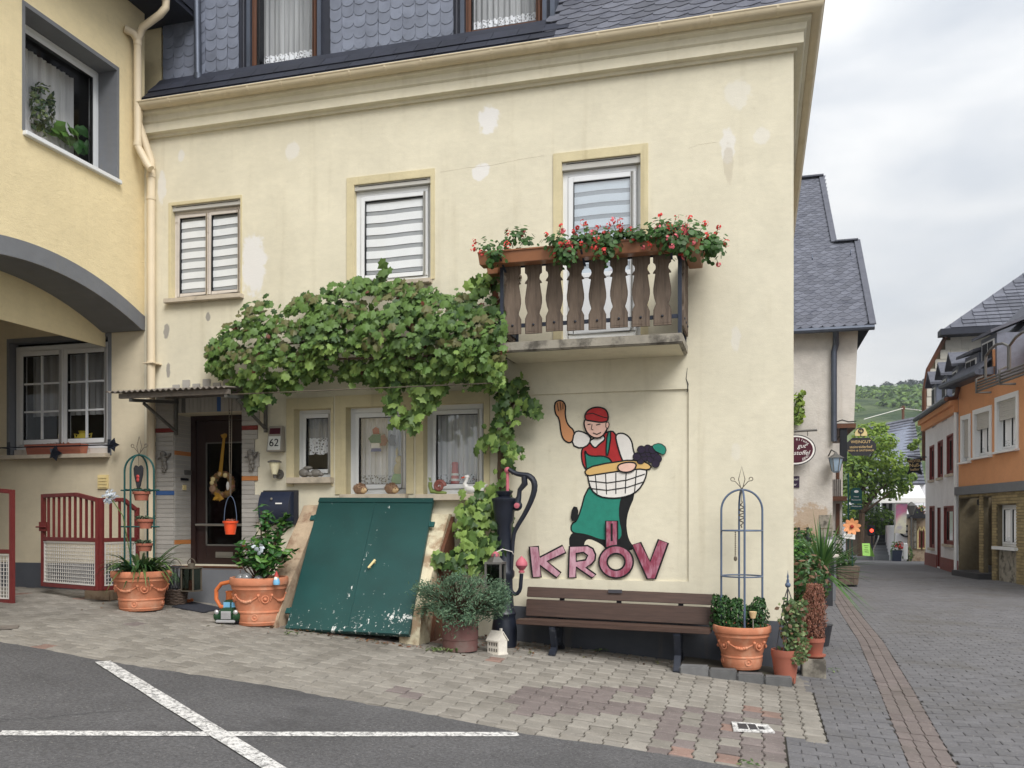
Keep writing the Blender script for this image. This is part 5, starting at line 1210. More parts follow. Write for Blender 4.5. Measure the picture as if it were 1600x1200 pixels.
for px0, px1, pyt in ((1452,1467,600),(1466,1486,585),(1483,1503,550)):
    s_ = wq((px0+px1)/2,640)[0]; s_ = min(max(s_, .3), wl_-.4); dormer(wf, s_-.42, s_+.42, .0, wz+.45, wz+1.36, wh, .36, 1.5, .1, shed=False)
mb = MB(); mb.tube([wf(wl_-.06,-.06,.0),wf(wl_-.06,-.06,wz)], .05, 8); mb.build('downpipe', m_upvc, wh)

# --- big house behind with white shingled gable
YG = 25.2
bh = thing('gabled_house', 'tall house with a white shingled gable and a big slate roof above the white house', 'house', PY(1500,600,YG))
mb = MB(); gpts = [(1446,720),(1446,612),(1452,578),(1487,513),(1600,500),(1600,720)]; prismY(mb, gpts, YG, .25); mb.build('gable_wall', m_bjoint, bh)
gy0, gy1 = PY(1500,720,YG).z, PY(1500,505,YG).z; mb = MB(); sx = (PY(1600,600,YG).x-PY(1446,600,YG).x); z = gy0; r_ = 0
m_shin = M('white_shingle', (196,192,180), .7, v=.10, sc=5, bump=.15, rand=.07, coord='P')
P4 = [PY(*g, YG) for g in gpts]
def gx_at(z): # left outline
    pts_ = [(P4[0].z,P4[0].x),(P4[1].z,P4[1].x),(P4[2].z,P4[2].x),(P4[3].z,P4[3].x)]; return float(np.interp(z, [a for a,b in pts_], [b for a,b in pts_]))
while z < gy1-.1:
    x = gx_at(z+.15)+.04-(.2 if r_ % 2 else 0)
    while x < P4[4].x:
        a_ = max(x, gx_at(z+.28)+.03); b_ = x+.58
        if b_-a_ > .1: mb.tint(); mb.hexa([(a_,YG-.04,z),(b_,YG-.04,z),(b_,YG-.005,z),(a_,YG-.005,z),(a_,YG-.02,z+.33),(b_,YG-.02,z+.33),(b_,YG-.005,z+.33),(a_,YG-.005,z+.33)])
        x += .59
    z += .33; r_ += 1
mb.build('shingles', m_shin, bh, kind='stuff')
mb = MB(); A_, B_, C_, D_ = PY(1474,514,YG-.5), PY(1600,492,YG-.5), PY(1606,430,YG+6), PY(1486,505,YG+.0)
e0_ = Vector((A_.x, YG-.5, A_.z)); e1_ = Vector((A_.x+14, YG-.5, A_.z)); 
apx = Vector((A_.x+7.0, YG+6.5, A_.z+5.4))
mb.poly([e0_, e1_, apx+Vector((4,0,0)), apx]); mb.poly([e0_, apx, (A_.x+5, YG+14, A_.z)]); broof = mb.build('roof', m_slate2, bh)
nrm_ = (e1_-e0_).cross(apx-e0_).normalized(); mb = MB()
if nrm_.z < 0: nrm_ = -nrm_
dn = (Vector((0,7.0,5.4))).normalized(); L_ = math.hypot(7.0,5.4); d = 0; r_ = 0
while d < L_-.2:
    x = (d/L_)*7.0+.25+(.2 if r_ % 2 else 0)
    while x < 12:
        p_ = e0_+Vector((x,0,0))+dn*d; mb.tint(); a_, b_, c_, d_ = p_, p_+Vector((.40,0,0)), p_+Vector((.40,0,0))+dn*.34, p_+dn*.34
        mb.hexa([a_,b_,c_,d_,a_+nrm_*.05,b_+nrm_*.05,c_+nrm_*.015,d_+nrm_*.015]); x += .41
    d += .28; r_ += 1
mb.build('slates', m_slate2, broof, kind='stuff')
mb = MB(); mb.box(A_.x-.1, A_.x+14, YG-.62, YG-.02, A_.z-.22, A_.z-.01); mb.build('eaves', m_slated, bh)
mb = MB(); mb.tube([P4[3]+Vector((-.06,-.1,0)), P4[2]+Vector((-.06,-.1,0)), P4[1]+Vector((-.06,-.1,0)), P4[0]+Vector((-.06,-.1,0))], .08, 6); mb.build('downpipe', m_brownw, bh)

# --- far end: roofs, terrace house, tent, stairs, stone building
YF = 48
fh = thing('slate_roofed_house', 'low house with a bluish slate roof behind the street tree', 'house', PY(1400,760,YF+8))
yf = YF+8; mb = MB(); prismY(mb, [(1360,880),(1446,880),(1446,757),(1360,757)], yf, 6); mb.build('wall', m_whp, fh)
p = [PY(1355,757,yf-.4), PY(1446,757,yf-.4), PY(1428,652,yf+7), PY(1352,668,yf+7)]
mb = MB(); mb.poly(p); mb.poly([p[1], p[1]+Vector((0,14,0)), p[2]]); mb.poly([p[3],p[2],p[1]+Vector((0,14,0)),p[0]+Vector((0,14,0))]); fr = mb.build('roof', m_slate, fh)
mb = MB()
for r_ in range(22):
    t0, t1 = r_/22, (r_+1)/22; l0, r0_, l1, r1_ = p[0].lerp(p[3],t0), p[1].lerp(p[2],t0), p[0].lerp(p[3],t1), p[1].lerp(p[2],t1); n = 9
    for i in range(n): 
        mb.tint(); a_, b_, c_, d_ = l0.lerp(r0_,i/n), l0.lerp(r0_,(i+.97)/n), l1.lerp(r1_,(i+.97)/n), l1.lerp(r1_,i/n); up = Vector((0,-.06,.08)); mb.hexa([a_,b_,c_,d_,a_+up,b_+up,c_+up*.3,d_+up*.3])
mb.build('slates', m_slate2, fr, kind='stuff')
tt = thing('white_tent', 'white canopy tent over the terrace behind the tree', 'tent', PY(1415,790,YF+2))
yt = YF+2; mb = MB(); a_, b_ = PY(1372,790,yt).x, PY(1446,790,yt).x; z0_, z1_ = PY(1410,778,yt).z, PY(1410,757,yt).z
mb.hexa([(a_,yt,z0_-.3),(b_,yt,z0_-.3),(b_,yt+4,z0_-.3),(a_,yt+4,z0_-.3),(a_,yt,z0_),(b_,yt,z0_),(b_,yt+2,z1_),(a_,yt+2,z1_)]); mb.build('canopy', m_swan, tt)
for px in (1376,1399,1424,1444): mb = MB(); q = PY(px,800,yt); mb.tube([(q.x,yt+.05,z0_-.3),(q.x,yt+.05,-.6)], .05, 6); mb.build('pole', m_upvc, tt)
th2 = thing('terrace_house', 'pale house front with dark shutters above the stairs', 'house', PY(1370,800,YF+5))
mb = MB(); prismY(mb, [(1325,880),(1398,880),(1398,778),(1325,778)], YF+5, 4); mb.build('wall', m_whp, th2)
for px in (1338,1347,1362,1372,1382,1391): mb = MB(); a_, b_, c_, d_ = rectY(px-2.6,px+2.6,785,812,YF+5); mb.box(a_,b_,YF+4.9,YF+4.998,c_,d_); mb.build('shutter', m_anth, th2)
stt = thing('stone_stairs', 'dark stone stairs climbing from the end of the street', 'stairs', PY(1379,872,YF-4))
ns = 13; yb_ = YF-5
for i in range(ns):
    f = i/(ns-1); py_ = 872-(872-812)*f; y_ = yb_+i*.33; q0_ = PY(1364+6*f,py_,y_); q1_ = PY(1393+3*f,py_,y_); h_ = .17
    mb = MB(); mb.box(q0_.x, q1_.x, y_, y_+3.0, q0_.z-.9 if i else q0_.z-.3, q0_.z+h_); mb.build('step', m_anth if i > 3 else m_greyp, stt)
for px in ((1365,858,1372,842,1378,815),(1392,860,1396,842,1398,812)):
    mb = MB(); q = [PY(px[0],px[1],yb_), PY(px[2],px[3],yb_+1.6), PY(px[4],px[5],yb_+4)]; mb.tube([q[0]+Vector((0,0,-1)),q[0],q[1],q[2]], .04, 6); mb.build('handrail', m_alu, stt)
gar = thing('dark_wall', 'dark brown timber wall beside the stairs under the tree', 'wall', PY(1345,860,YF-4.5)); mb = MB(); prismY(mb, [(1322,868),(1366,866),(1366,815),(1322,815)], YF-3.5, .3); mb.build('boarding', m_balw, gar)
hg = thing('terrace_hedge', 'green shrubs overhanging the dark wall by the stairs', 'shrub', PY(1365,815,YF-3)); rnd = random.Random(12); mb = MB()
for px, py, r_ in ((1350,812,1.0),(1360,806,1.1),(1371,806,1.0),(1378,812,.8),(1384,810,.8),(1340,805,1.0),(1376,825,.5),(1335,815,.9)): leafblob(mb, PY(px,py,YF-3.2), r_, 150, .22, rnd, (1,.6,.8), (0,0,1))
mb.build('foliage', [lf_tr3, lf_tr1], hg)
sb = thing('stone_building', 'stone walled building with small arched windows at the far right end of the street', 'house', PY(1438,870,YF-8)); ysb = YF-8
mb = MB(); prismY(mb, [(1421,886),(1452,886),(1452,806),(1421,806)], ysb, 5); prismY(mb, [(1400,884),(1422,884),(1422,822),(1400,822)], ysb+.6, 4, 1); mb.build('wall', [m_mort, m_whp], sb)
for px in (1437,1443):
    mb = MB(); a_, b_, c_, d_ = rectY(px-1.7,px+1.7,828,856,ysb-.02); m_ = (a_+b_)/2; mb.prism([(a_,c_),(b_,c_),(b_,d_-.1),(m_,d_+.1),(a_,d_-.1)], lambda u, v, q: (u, ysb+q, v), -.03, -.001); mb.build('arched_window', m_rb, sb)
    mb = MB(); mb.prism([[(a_-.08,c_-.06),(b_+.08,c_-.06),(b_+.08,d_-.08),(m_,d_+.2),(a_-.08,d_-.08)],[(a_,c_),(a_,d_-.1),(m_,d_+.1),(b_,d_-.1),(b_,c_)]], lambda u, v, q: (u, ysb+q, v), -.07, -.001); mb.build('window_surround', m_cream, sb)
mb = MB(); prismY(mb, [(1428,857),(1432,857),(1432,812),(1428,812)], ysb-.2, .3); mb.build('pier', m_conc, sb); mb = MB(); prismY(mb, [(1418,810),(1449,810),(1446,803),(1424,803)], ysb-.4, 3); mb.build('coping', m_anth, sb)
rnd = random.Random(14)
pb = thing('roof_planter', 'plants growing on top of the stone building at the street end', 'plant', PY(1437,805,ysb)); mb = MB(); leafblob(mb, PY(1437,796,ysb+.3), .45, 120, .16, rnd, (1,.6,.6), (0,1)); mb.build('foliage', [lf_tr1, lf_dead2], pb)
mb = MB(); prismY(mb, [(1429,803),(1443,803),(1443,793),(1429,793)], ysb+.1, .5); mb.build('trough', m_anth, pb)
bn = thing('banner', 'tall pale banner with a pink streak hanging beside the stairs', 'banner', PY(1408,830,ysb-1)); yb2 = ysb-1.0
k = NT('banner_print'); p = k.pos('P'); wv = k.n('TexWave'); wv.inputs['Scale'].default_value = .22; wv.inputs['Distortion'].default_value = 7; mp = k.n('Mapping'); mp.inputs['Rotation'].default_value = (0, R(-50), 0); k.l(p, mp.inputs[0]); k.l(mp.outputs[0], wv.inputs[0])
c = k.mix(k.rng(wv.outputs['Fac'], .3, .75, 0, 1), lin((206,200,178)), lin((196,120,150))); c = k.mix(k.rng(k.noise(p, 3), .5, .7, 0, .6), c, lin((150,140,170))); m_ban = k.done(c, .7)
P = [PY(1400,787,yb2), PY(1418,787,yb2), PY(1415,834,yb2), PY(1397,833,yb2)]; mb = MB(); n = 8
for i in range(n):
    t0, t1 = i/n, (i+1)/n; o0, o1 = Vector((0,.05*math.sin(5*t0),0)), Vector((0,.05*math.sin(5*t1),0)); mb.poly([P[0].lerp(P[3],t0)+o0, P[0].lerp(P[3],t1)+o1, P[1].lerp(P[2],t1)+o1, P[1].lerp(P[2],t0)+o0])
mb.build('cloth', m_ban, bn); mb = MB(); mb.tube([PY(1397,872,yb2), PY(1399,786,yb2)], .04, 6); mb.bar(P[0]+Vector((-.05,0,.03)), P[1]+Vector((.05,0,.03)), .05, .05); mb.build('pole', m_alu, bn)
for nm, lb, px, py, cat in (('street_lamp','grey lantern on a post beside the stone building',1424,800,'lamp'),):
    t = thing(nm, lb, cat, PY(px,875,ysb-.9)); q = PY(px,797,ysb-.9); mb = MB(); mb.tube([PY(px,876,ysb-.9), PY(px,808,ysb-.9)], .05, 6); mb.build('post', m_steel, t)
    mb = MB(); mb.lathe([(.10,-.25),(.24,.2),(.26,.22),(.03,.42)], q, 6); mb.build('lantern_head', m_steel, t)
ep = thing('round_emblem', 'dark round emblem on the white wall behind the banner', 'sign', PY(1416,830,ysb+.5)); q = PY(1416,830,ysb+.55); mb = MB(); mb.tube([(q.x+.28*math.cos(a_*.3927),q.y,q.z+.28*math.sin(a_*.3927)) for a_ in range(16)], .05, 6, closed=True); mb.tube([(q.x-.25,q.y,q.z),(q.x+.25,q.y,q.z)], .04, 6); mb.build('ring', m_ink, ep)
pc = thing('planter_basket', 'dark basket planter with red flowers at the foot of the stairs', 'planter', PY(1401,876,ysb-2)); ypc = ysb-2; mb = MB(); prismY(mb, [(1394,877),(1408,878),(1410,860),(1394,860)], ypc, .6); mb.build('basket', m_navy, pc)
mb = MB(); leafblob(mb, PY(1406,852,ypc+.2), .26, 60, .13, rnd, (1,.6,.9), (0,0,1)); mb.build('flowers', [lf_fl, lf_tr3], pc)
for px, py, r_, lb in ((1419,866,.3,'slim green potted shrub in front of the stone building'),(1399,858,.28,'dark green shrub between stairs and banner')):
    t = thing('shrub', lb, 'shrub', PY(px,876,ypc+.3)); mb = MB(); leafblob(mb, PY(px,py,ypc+.3), r_, 110, .14, rnd, (.9,.7,1.5), (0,1)); mb.build('foliage', [lf_tr1, lf_tr3], t); mb = MB(); mb.tube([PY(px,878,ypc+.3), PY(px,py,ypc+.3)], .04, 5); mb.build('stem', m_bark, t)
bo_ = thing('white_bollard', 'short white post before the stone building', 'bollard', PY(1415,856,ypc)); mb = MB(); q = PY(1415,858,ypc); mb.lathe([(.10,-.5),(.10,.25),(.06,.3)], q, 10); mb.build('post', m_swan, bo_)
# A-board
ab = thing('sandwich_board', 'bright green sandwich board at the foot of the stairs', 'sign', PY(1354,868,YF-7)); yab = YF-7
m_lime = M('lime_board', (150,204,92), .5, v=.04, bump=0); A_ = [PY(1348,868,yab), PY(1360,869,yab), PY(1359,849,yab+.35), PY(1347,849,yab+.35)]
mb = MB(); mb.hexa([A_[0],A_[1],A_[1]+Vector((0,.04,0)),A_[0]+Vector((0,.04,0)),A_[3],A_[2],A_[2]+Vector((0,.04,0)),A_[3]+Vector((0,.04,0))]); mb.build('front_panel', m_lime, ab); mb = MB(); o_ = Vector((.3,.7,-.05)); mb.hexa([A_[0]+o_,A_[1]+o_,A_[1]+o_+Vector((0,.04,0)),A_[0]+o_+Vector((0,.04,0)),A_[3]+Vector((0,.05,0)),A_[2]+Vector((0,.05,0)),A_[2]+Vector((0,.1,0)),A_[3]+Vector((0,.1,0))]); mb.build('back_panel', m_lime, ab)
mb = MB()
for i, (u0, u1) in enumerate(((.2,.8),(.3,.7),(.2,.75),(.3,.8))):
    v_ = .82-.17*i; a_ = A_[0].lerp(A_[3],v_); b_ = A_[1].lerp(A_[2],v_); mb.bar(a_.lerp(b_,u0)+Vector((0,-.015,0)), a_.lerp(b_,u1)+Vector((0,-.015,0)), .01, .03)
mb.build('written_line', m_snailg, ab)
rl = thing('red_light', 'small glowing red round light in front of the dark wall', 'light', PY(1362,829,YF-5)); q = PY(1362,829,YF-4.2)
m_rl = bpy.data.materials.new('red_glow'); m_rl.use_nodes = True; b_ = m_rl.node_tree.nodes['Principled BSDF']; b_.inputs['Base Color'].default_value = (.6,.02,.01,1); b_.inputs['Emission Color'].default_value = (1,.06,.03,1); b_.inputs['Emission Strength'].default_value = 1.6
mb = MB(); mb.ball(q, .10, n=10, k=6); mb.build('lamp', m_rl, rl, smooth=True); mb = MB(); mb.lathe([(.16,-.3),(.2,-.25),(.2,.25),(.16,.3)], q+Vector((0,.22,0)), 10); mb.tube([q+Vector((.05,.3,-.2)), q+Vector((.05,.3,-1.6))], .05, 6); mb.build('housing', m_ink, rl)
# street tree
tree = thing('street_tree', 'bushy light green tree with a forked trunk at the end of the street', 'tree', PY(1345,862,YF-5)); yt_ = YF-5; rnd = random.Random(21)
tb = [PY(1345,866,yt_), PY(1345,830,yt_), PY(1347,802,yt_)]
def limb(pts, r0, r1): mb.tube(pts, [r0+(r1-r0)*i/(len(pts)-1) for i in range(len(pts))], 8)
mb = MB(); limb([tb[0]+Vector((0,0,-.1)), tb[1], tb[2]], .2, .16)
tips = [(1325,775),(1335,745),(1346,720),(1358,735),(1372,762),(1390,770),(1384,725),(1365,700),(1330,715),(1400,745)]
for i, (px, py) in enumerate(tips):
    e = PY(px, py, yt_+rnd.uniform(-1.4,1.4)); m_ = tb[2].lerp(e,.5)+Vector((rnd.uniform(-.15,.15),0,rnd.uniform(-.1,.25))); limb([tb[2], m_, e], .10, .03)
mb.build('trunk', m_bark, tree, smooth=True)
mb = MB(); cl = [(1328,780,1.0),(1345,765,1.1),(1335,740,1.2),(1355,745,1.2),(1375,760,1.0),(1395,765,.9),(1385,742,1.1),(1405,748,.8),(1362,722,1.2),(1340,712,1.0),(1382,716,1.0),(1400,722,.9),(1352,692,1.0),(1372,690,1.0),(1330,725,.9),(1362,670,.6),(1385,690,.7),(1346,672,.45),(1410,735,.6),(1415,760,.5),(1425,698,.28),(1432,690,.2),(1322,760,.7),(1378,668,.4),(1320,800,.7),(1425,745,.35)]
for px, py, r_ in cl:
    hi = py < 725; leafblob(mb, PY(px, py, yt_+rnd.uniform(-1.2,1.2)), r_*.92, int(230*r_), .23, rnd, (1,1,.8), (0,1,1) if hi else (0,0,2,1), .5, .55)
mb.build('crown', [lf_tr1, lf_tr2, lf_tr3], tree)
# green street-name style sign on a post
gs = thing('green_sign', 'dark green sign board with white lettering on a thin post under the tree', 'sign', PY(1325,860,30)); yg = 30
mb = MB(); mb.tube([PY(1325.5,880,yg), PY(1325.5,740,yg)], .035, 6); mb.build('post', m_green, gs)
mb = MB(); prismY(mb, [(1329,787),(1347,787),(1347,767),(1343,762),(1333,762),(1329,767)], yg-.04, .03); mb.build('board', m_green, gs); mb = MB(); prismY(mb, [(1329,796),(1347,796),(1347,788.5),(1329,788.5)], yg-.04, .03); mb.build('board', m_green, gs)
q = PY(1338,768,yg-.05); mb = MB(); mb.prism([(q.x+.09*math.cos(i*.524), q.z+.055*math.sin(i*.524)) for i in range(12)], lambda u, v, d: (u, d, v), yg-.055, yg-.045); mb.build('emblem', m_whitet, gs)
for s_, py in (('Hotel',776),('Restaurant',781),('Weinstube',791)): q = PY(1338,py,yg-.05); text(s_, .085, gs, q, (R(90),0,0), m_whitet)
# hanging guest house sign
YN = 17.5
gh = thing('guesthouse_sign', 'dark eight-sided hanging sign with gold lettering of a wine estate guest house', 'sign', PY(1345,692,YN)); 
mb = MB(); prismY(mb, [(1332,684),(1359,684),(1369,694),(1369,702),(1357,712),(1333,712),(1320.5,702),(1320.5,694)], YN, .05); mb.build('board', m_anth, gh)
mb = MB(); prismY(mb, [(1336,681),(1355,681),(1355,676),(1351,669),(1340,669),(1336,676)], YN, .05); mb.build('crest', m_cream, gh); q = PY(1345.5,673,YN-.02); mb = MB(); mb.tube([(q.x+.06*math.cos(i*.524), YN-.01, q.z+.06*math.sin(i*.524)) for i in range(12)], .018, 6, closed=True); mb.build('emblem', m_anth, gh)
for s_, py, sz in (('WEINGUT',690.5,.115),('steinreiderhof',698.3,.105),('WEIN- & GÄSTEHAUS',704,.072)): text(s_, sz, gh, PY(1345,py,YN-.012), (R(90),0,0), m_goldt)
mb = MB(); zz_ = PY(1340,668,YN).z; mb.tube([PY(1306,690,YN-.0), PY(1318,672,YN), PY(1345,669,YN), PY(1345,683,YN)], .015, 6); mb.tube([PY(1306,690,YN), PY(1306,690,YS+1)], .015, 6); mb.build('bracket', m_steel, gh)
hs = thing('hotel_sign', 'black shield shaped hanging hotel sign with pale lettering beside the white house', 'sign', PY(1431,730,23)); YH = 24.0
mb = MB(); prismY(mb, [(1417,716),(1421,716),(1423,718),(1437,715.5),(1439,715),(1442,717),(1439,721),(1438,730),(1441,739),(1440,742),(1434,739),(1426,738),(1420,741),(1417,741),(1421,733),(1421,725),(1417,719)], YH, .05); mb.build('board', m_ink, hs)
for s_, py, sz in (('HOTEL',720.5,.13),('Nuß-',727,.17),('keller',733.5,.13)): text(s_, sz, hs, PY(1429.5,py,YH-.012), (R(90),R(-3),0), m_goldt)
mb = MB(); q = PY(1439,714,YH); mb.tube([PY(1418,713,YH), q, (5.7,YH+.1,q.z)], .02, 6); mb.build('bracket', m_ink, hs)
# utility pole and wire
up = thing('utility_pole', 'dark utility pole top with wires behind the far roofs', 'pole', PY(1411,700,75)); mb = MB(); mb.tube([PY(1411,760,75), PY(1411,634,75)], .12, 6); mb.bar(PY(1408,638,75), PY(1414,638,75), .2, .25); mb.build('pole', m_brownw, up)
mb = MB(); mb.tube([PY(1350,655,60), PY(1375,648,68), PY(1411,638,75), PY(1445,642,75)], .03, 4); mb.build('wire', m_mesh, up)
# hill
k = NT('hillside'); p = k.pos('P'); n = k.noise(p, .022, 8, .65, .3); c = k.mix(k.rng(n, .42, .58), lin((54,70,46)), lin((108,120,78))); n2 = k.noise(p, .09, 6, .7); c = k.mix(k.rng(n2, .5, .62, 0, .7), c, lin((52,72,38)))
k.bump(n2, 1.0, 3.0); m_hill = k.done(c, .95, .1)
hy = [62,100,140,200,260,320,380,430,470,520,620,900]; hz = [-1.5,-.5,4,16,29,42,53,60,62.5,63.5,60,40]
bm = bmesh.new(); xs_ = list(range(-700,701,20)); G = []
for j, y in enumerate(np.interp(np.arange(45)/44*11, range(12), hy)):
    z = float(np.interp(y, hy, hz)); G.append([bm.verts.new((x, y, z+2.5*noise.noise((x/60, y/60, 0))*min(1,max(0,(y-90)/80))-.000012*(x-60)**2*max(0,(y-100)/300))) for x in xs_])
for j in range(len(G)-1):
    for i in range(len(xs_)-1): bm.faces.new((G[j][i], G[j][i+1], G[j+1][i+1], G[j+1][i]))
me = bpy.data.meshes.new('hill'); bm.to_mesh(me); bm.free(); me.polygons.foreach_set('use_smooth', [True]*len(me.polygons)); me.materials.append(m_hill); o = bpy.data.objects.new('hill', me); COL.objects.link(o); struct(o)
def hill_z(y): return float(np.interp(y, hy, hz))
rnd = random.Random(31); mb = MB()
for i in range(420):
    y = rnd.uniform(170, 440); px = rnd.uniform(1315, 1470); rr_ = ray(px, 700); x = rr_.x/rr_.y*(y+DIST)
    if y < 330 and noise.noise((x/22, y/40, 5)) < .12: continue
    leafblob(mb, (x, y, hill_z(y)+1.0), rnd.uniform(1.8,3.6), 26, 1.8, rnd, (1.2,1,.8), (0,1), .6, .8)
hb = mb.build('hillside_bushes', [lf_tr3, lf_tr1], kind='stuff'); hb['label'] = 'dark green bushes scattered over the hillside'; hb['category'] = 'bushes'
lab = ['tall rounded dark tree on the ridge, {}', 'pointed conifer on the ridge, {}']
pos_ = [(1350,610,4),(1357,604,5),(1366,600,6),(1373,606,4),(1382,598,8),(1390,599,7),(1396,602,6),(1408,597,8),(1416,595,9),(1425,594,9),(1434,595,9),(1442,593,10),(1342,612,4)]
for i, (px, py, hh) in enumerate(pos_):
    y = 455+(i*37) % 25; q = PY(px, py, y); base = hill_z(y); h_ = max(q.z-base, 4); con = i in (2,3)
    t = thing('ridge_tree', ('pointed conifer' if con else 'rounded dark tree')+' on the hill ridge, '+['leftmost but one of the row','third from the left','in front of the first conifer','second conifer from the left','just right of the conifers','middle of the row','low one right of the middle','above the utility pole','right of the utility pole','fourth from the right end','third from the right end','tallest, beside the gabled house','leftmost of the row'][i], 'tree', (q.x, y, base), group='conifers on the hill ridge' if con else 'rounded trees on the hill ridge')
    mb = MB(); mb.tube([(q.x,y,base-1),(q.x,y,base+h_*.8)], [.5,.15], 6); mb.build('trunk', m_bark, t)
    mb = MB()
    if con:
        for k_ in range(5): leafblob(mb, (q.x, y, base+h_*(.2+.17*k_)), h_*.22*(1-.17*k_), 40, 1.1, rnd, (1,1,.7), (0,), .2, .6)
    else:
        for k_ in range(5): leafblob(mb, (q.x+rnd.uniform(-1.5,1.5), y+rnd.uniform(-1,1), base+h_*(.45+.1*k_)), h_*.26, 60, 1.2, rnd, (1,1,.9), (0,), .5, .7)
    mb.build('crown', M('ridge_foliage', (26,40,34), .8, v=.3, sc=.3, bump=0, coord='P') if 'ridge_foliage' not in bpy.data.materials else bpy.data.materials['ridge_foliage'], t)
# ------------------------------------------------------------------ mural (painted on the recessed panel): a plain vintner, and the town name
mur = thing('mural', '', ''); mur.parent = house; mur.location = Vector((-1.6,.02,1.0))-wloc(house); del mur['label'], mur['category']
def mz(x, y): q = PY(750+x*.3835, 600+y*.3835, .02); return (q.x, q.z)      # enlarged-photo coordinates -> wall
def blotch(name, a, b): return M(name, a, .75, v=.05, sc=20, bump=.05, col2=b, s2=9, t2=(.42,.62), f2=.8, coord='P', stretch=(2.2,1,.7))
pm = {'skin': M('paint_skin', (226,186,170), .8, v=.09, sc=16, bump=.15), 'tan': M('paint_tan', (206,146,102), .75, v=.03, bump=.03), 'white': M('paint_white', (226,222,216), .8, v=.07, sc=14, bump=.15), 'red': M('paint_red', (172,46,48), .8, v=.16, sc=14, bump=.15),
      'green': M('paint_green', (40,128,110), .8, v=.14, sc=14, bump=.15), 'black': M('paint_black', (20,20,22), .7, v=.1, bump=.03), 'wine': blotch('paint_wine', (138,60,80), (184,134,150)), 'rose': blotch('paint_rose', (200,158,170), (158,94,114)), 'straw': M('paint_straw', (214,176,112), .75, v=.05, bump=.03), 'grape': M('paint_grape', (40,30,52), .7, v=.1, bump=.03)}
YM = .0222
layer = [0]
def smooth2(pts, it=2):
    for _ in range(it):
        out = []
        for i in range(len(pts)):
            a, b = pts[i], pts[(i+1) % len(pts)]; out += [(a[0]*.75+b[0]*.25, a[1]*.75+b[1]*.25), (a[0]*.25+b[0]*.75, a[1]*.25+b[1]*.75)]
        pts = out
    return pts
def ribbon(mb, pts, w, y, mi, closed=True):
    P = [Vector(p) for p in pts]; n = len(P)
    L_, R_ = [], []
    for i in range(n):
        a = P[i-1] if closed or i else P[i]; b = P[(i+1) % n] if closed or i < n-1 else P[i]; t = (b-a)
        t = t.normalized() if t.length > 1e-9 else Vector((1,0)); nn = Vector((-t.y, t.x))*w/2; L_.append(P[i]+nn); R_.append(P[i]-nn)
    for i in range(n if closed else n-1):
        j = (i+1) % n; mb.poly([(L_[i].x,y,L_[i].y),(L_[j].x,y,L_[j].y),(R_[j].x,y,R_[j].y),(R_[i].x,y,R_[i].y)], mi)
def shape(name, pts, mat, w=.016, sm=2, holes=(), parent=mur):
    layer[0] += 1; y = YM-.0006*layer[0]; mb = MB()
    o = [mz(*p) for p in (smooth2(pts, sm) if sm else pts)]; hs = [[mz(*p) for p in (smooth2(h, sm) if sm else h)] for h in holes]
    mb.prism([o]+[h[::-1] for h in hs], lambda u, v, d: (u, d, v), y, None, 0)
    for l in [o]+hs: ribbon(mb, l, w, y-.0003, 1)
    mb.v = [tuple(v) for v in mb.v]; return mb.build(name, [pm[mat], pm['black']], parent)
def stroke(pts, w=.010, name='painted_line'):
    layer[0] += 1; mb = MB(); ribbon(mb, [mz(*p) for p in pts], w, YM-.0006*layer[0], 0, False); mb.build(name, [pm['black']], mur)
shape('painted_trousers', [(366,600),(470,600),(560,400),(640,430),(590,540),(600,640),(640,675),(520,680),(500,650),(430,620),(415,680),(366,680)], 'black')
shape('painted_apron', [(440,400),(560,380),(590,420),(562,520),(590,640),(500,640),(430,612),(372,608),(370,570),(400,555)], 'green')
shape('painted_vest', [(412,260),(450,240),(520,190),(555,196),(592,335),(540,345),(440,360),(415,325)], 'red')
shape('painted_bib', [(425,262),(440,296),(520,292),(545,330),(535,400),(440,400),(432,330)], 'green')
shape('painted_strap', [(518,195),(536,196),(522,292),(512,292)], 'green', sm=1)
shape('painted_collar', [(446,232),(466,220),(500,205),(512,225),(486,245),(470,262),(455,250)], 'white', sm=1)
shape('painted_forearm', [(303,80),(318,66),(340,70),(350,90),(346,120),(355,165),(388,192),(375,242),(345,234),(330,205),(324,140),(306,122)], 'tan')
shape('painted_sleeve', [(384,196),(408,190),(452,212),(446,246),(412,264),(374,248)], 'white', sm=1)
shape('painted_arm', [(550,205),(585,198),(618,225),(626,280),(640,300),(592,330),(575,300),(560,250)], 'white')
# a harvest basket carried on the hip, with cloth and dark grapes
shape('painted_basket', [(432,360),(470,335),(640,320),(690,345),(650,440),(560,470),(460,455)], 'white')
shape('painted_basket_rim', [(425,352),(470,330),(640,305),(700,330),(690,352),(640,345),(480,368),(436,376)], 'straw', sm=1)
for i in range(5): stroke([(470+i*42,372-i*5),(478+i*38,452-i*2)], .010)
for yy in (395,425): stroke([(446,yy),(520,yy+8),(600,yy-4),(672,yy-28)], .010)
for gx_, gy_ in ((655,310),(675,298),(697,305),(668,282),(690,280),(712,288),(640,296),(684,264),(704,268),(658,268),(725,305),(716,325)):
    shape('painted_grape', [(gx_+17*math.cos(a_*.785),gy_+17*math.sin(a_*.785)) for a_ in range(8)], 'grape', .007, 1)
shape('painted_leaf', [(700,250),(735,240),(762,262),(752,292),(728,280),(712,272)], 'green', .008, 1)
shape('painted_hand', [(560,330),(600,318),(640,322),(632,350),(600,362),(566,356)], 'skin')
shape('painted_boot', [(380,500),(372,556),(396,556),(400,505)], 'black', sm=1)
shape('painted_face', [(424,150),(440,140),(500,148),(524,160),(518,190),(496,218),(470,222),(444,208),(428,182)], 'skin')
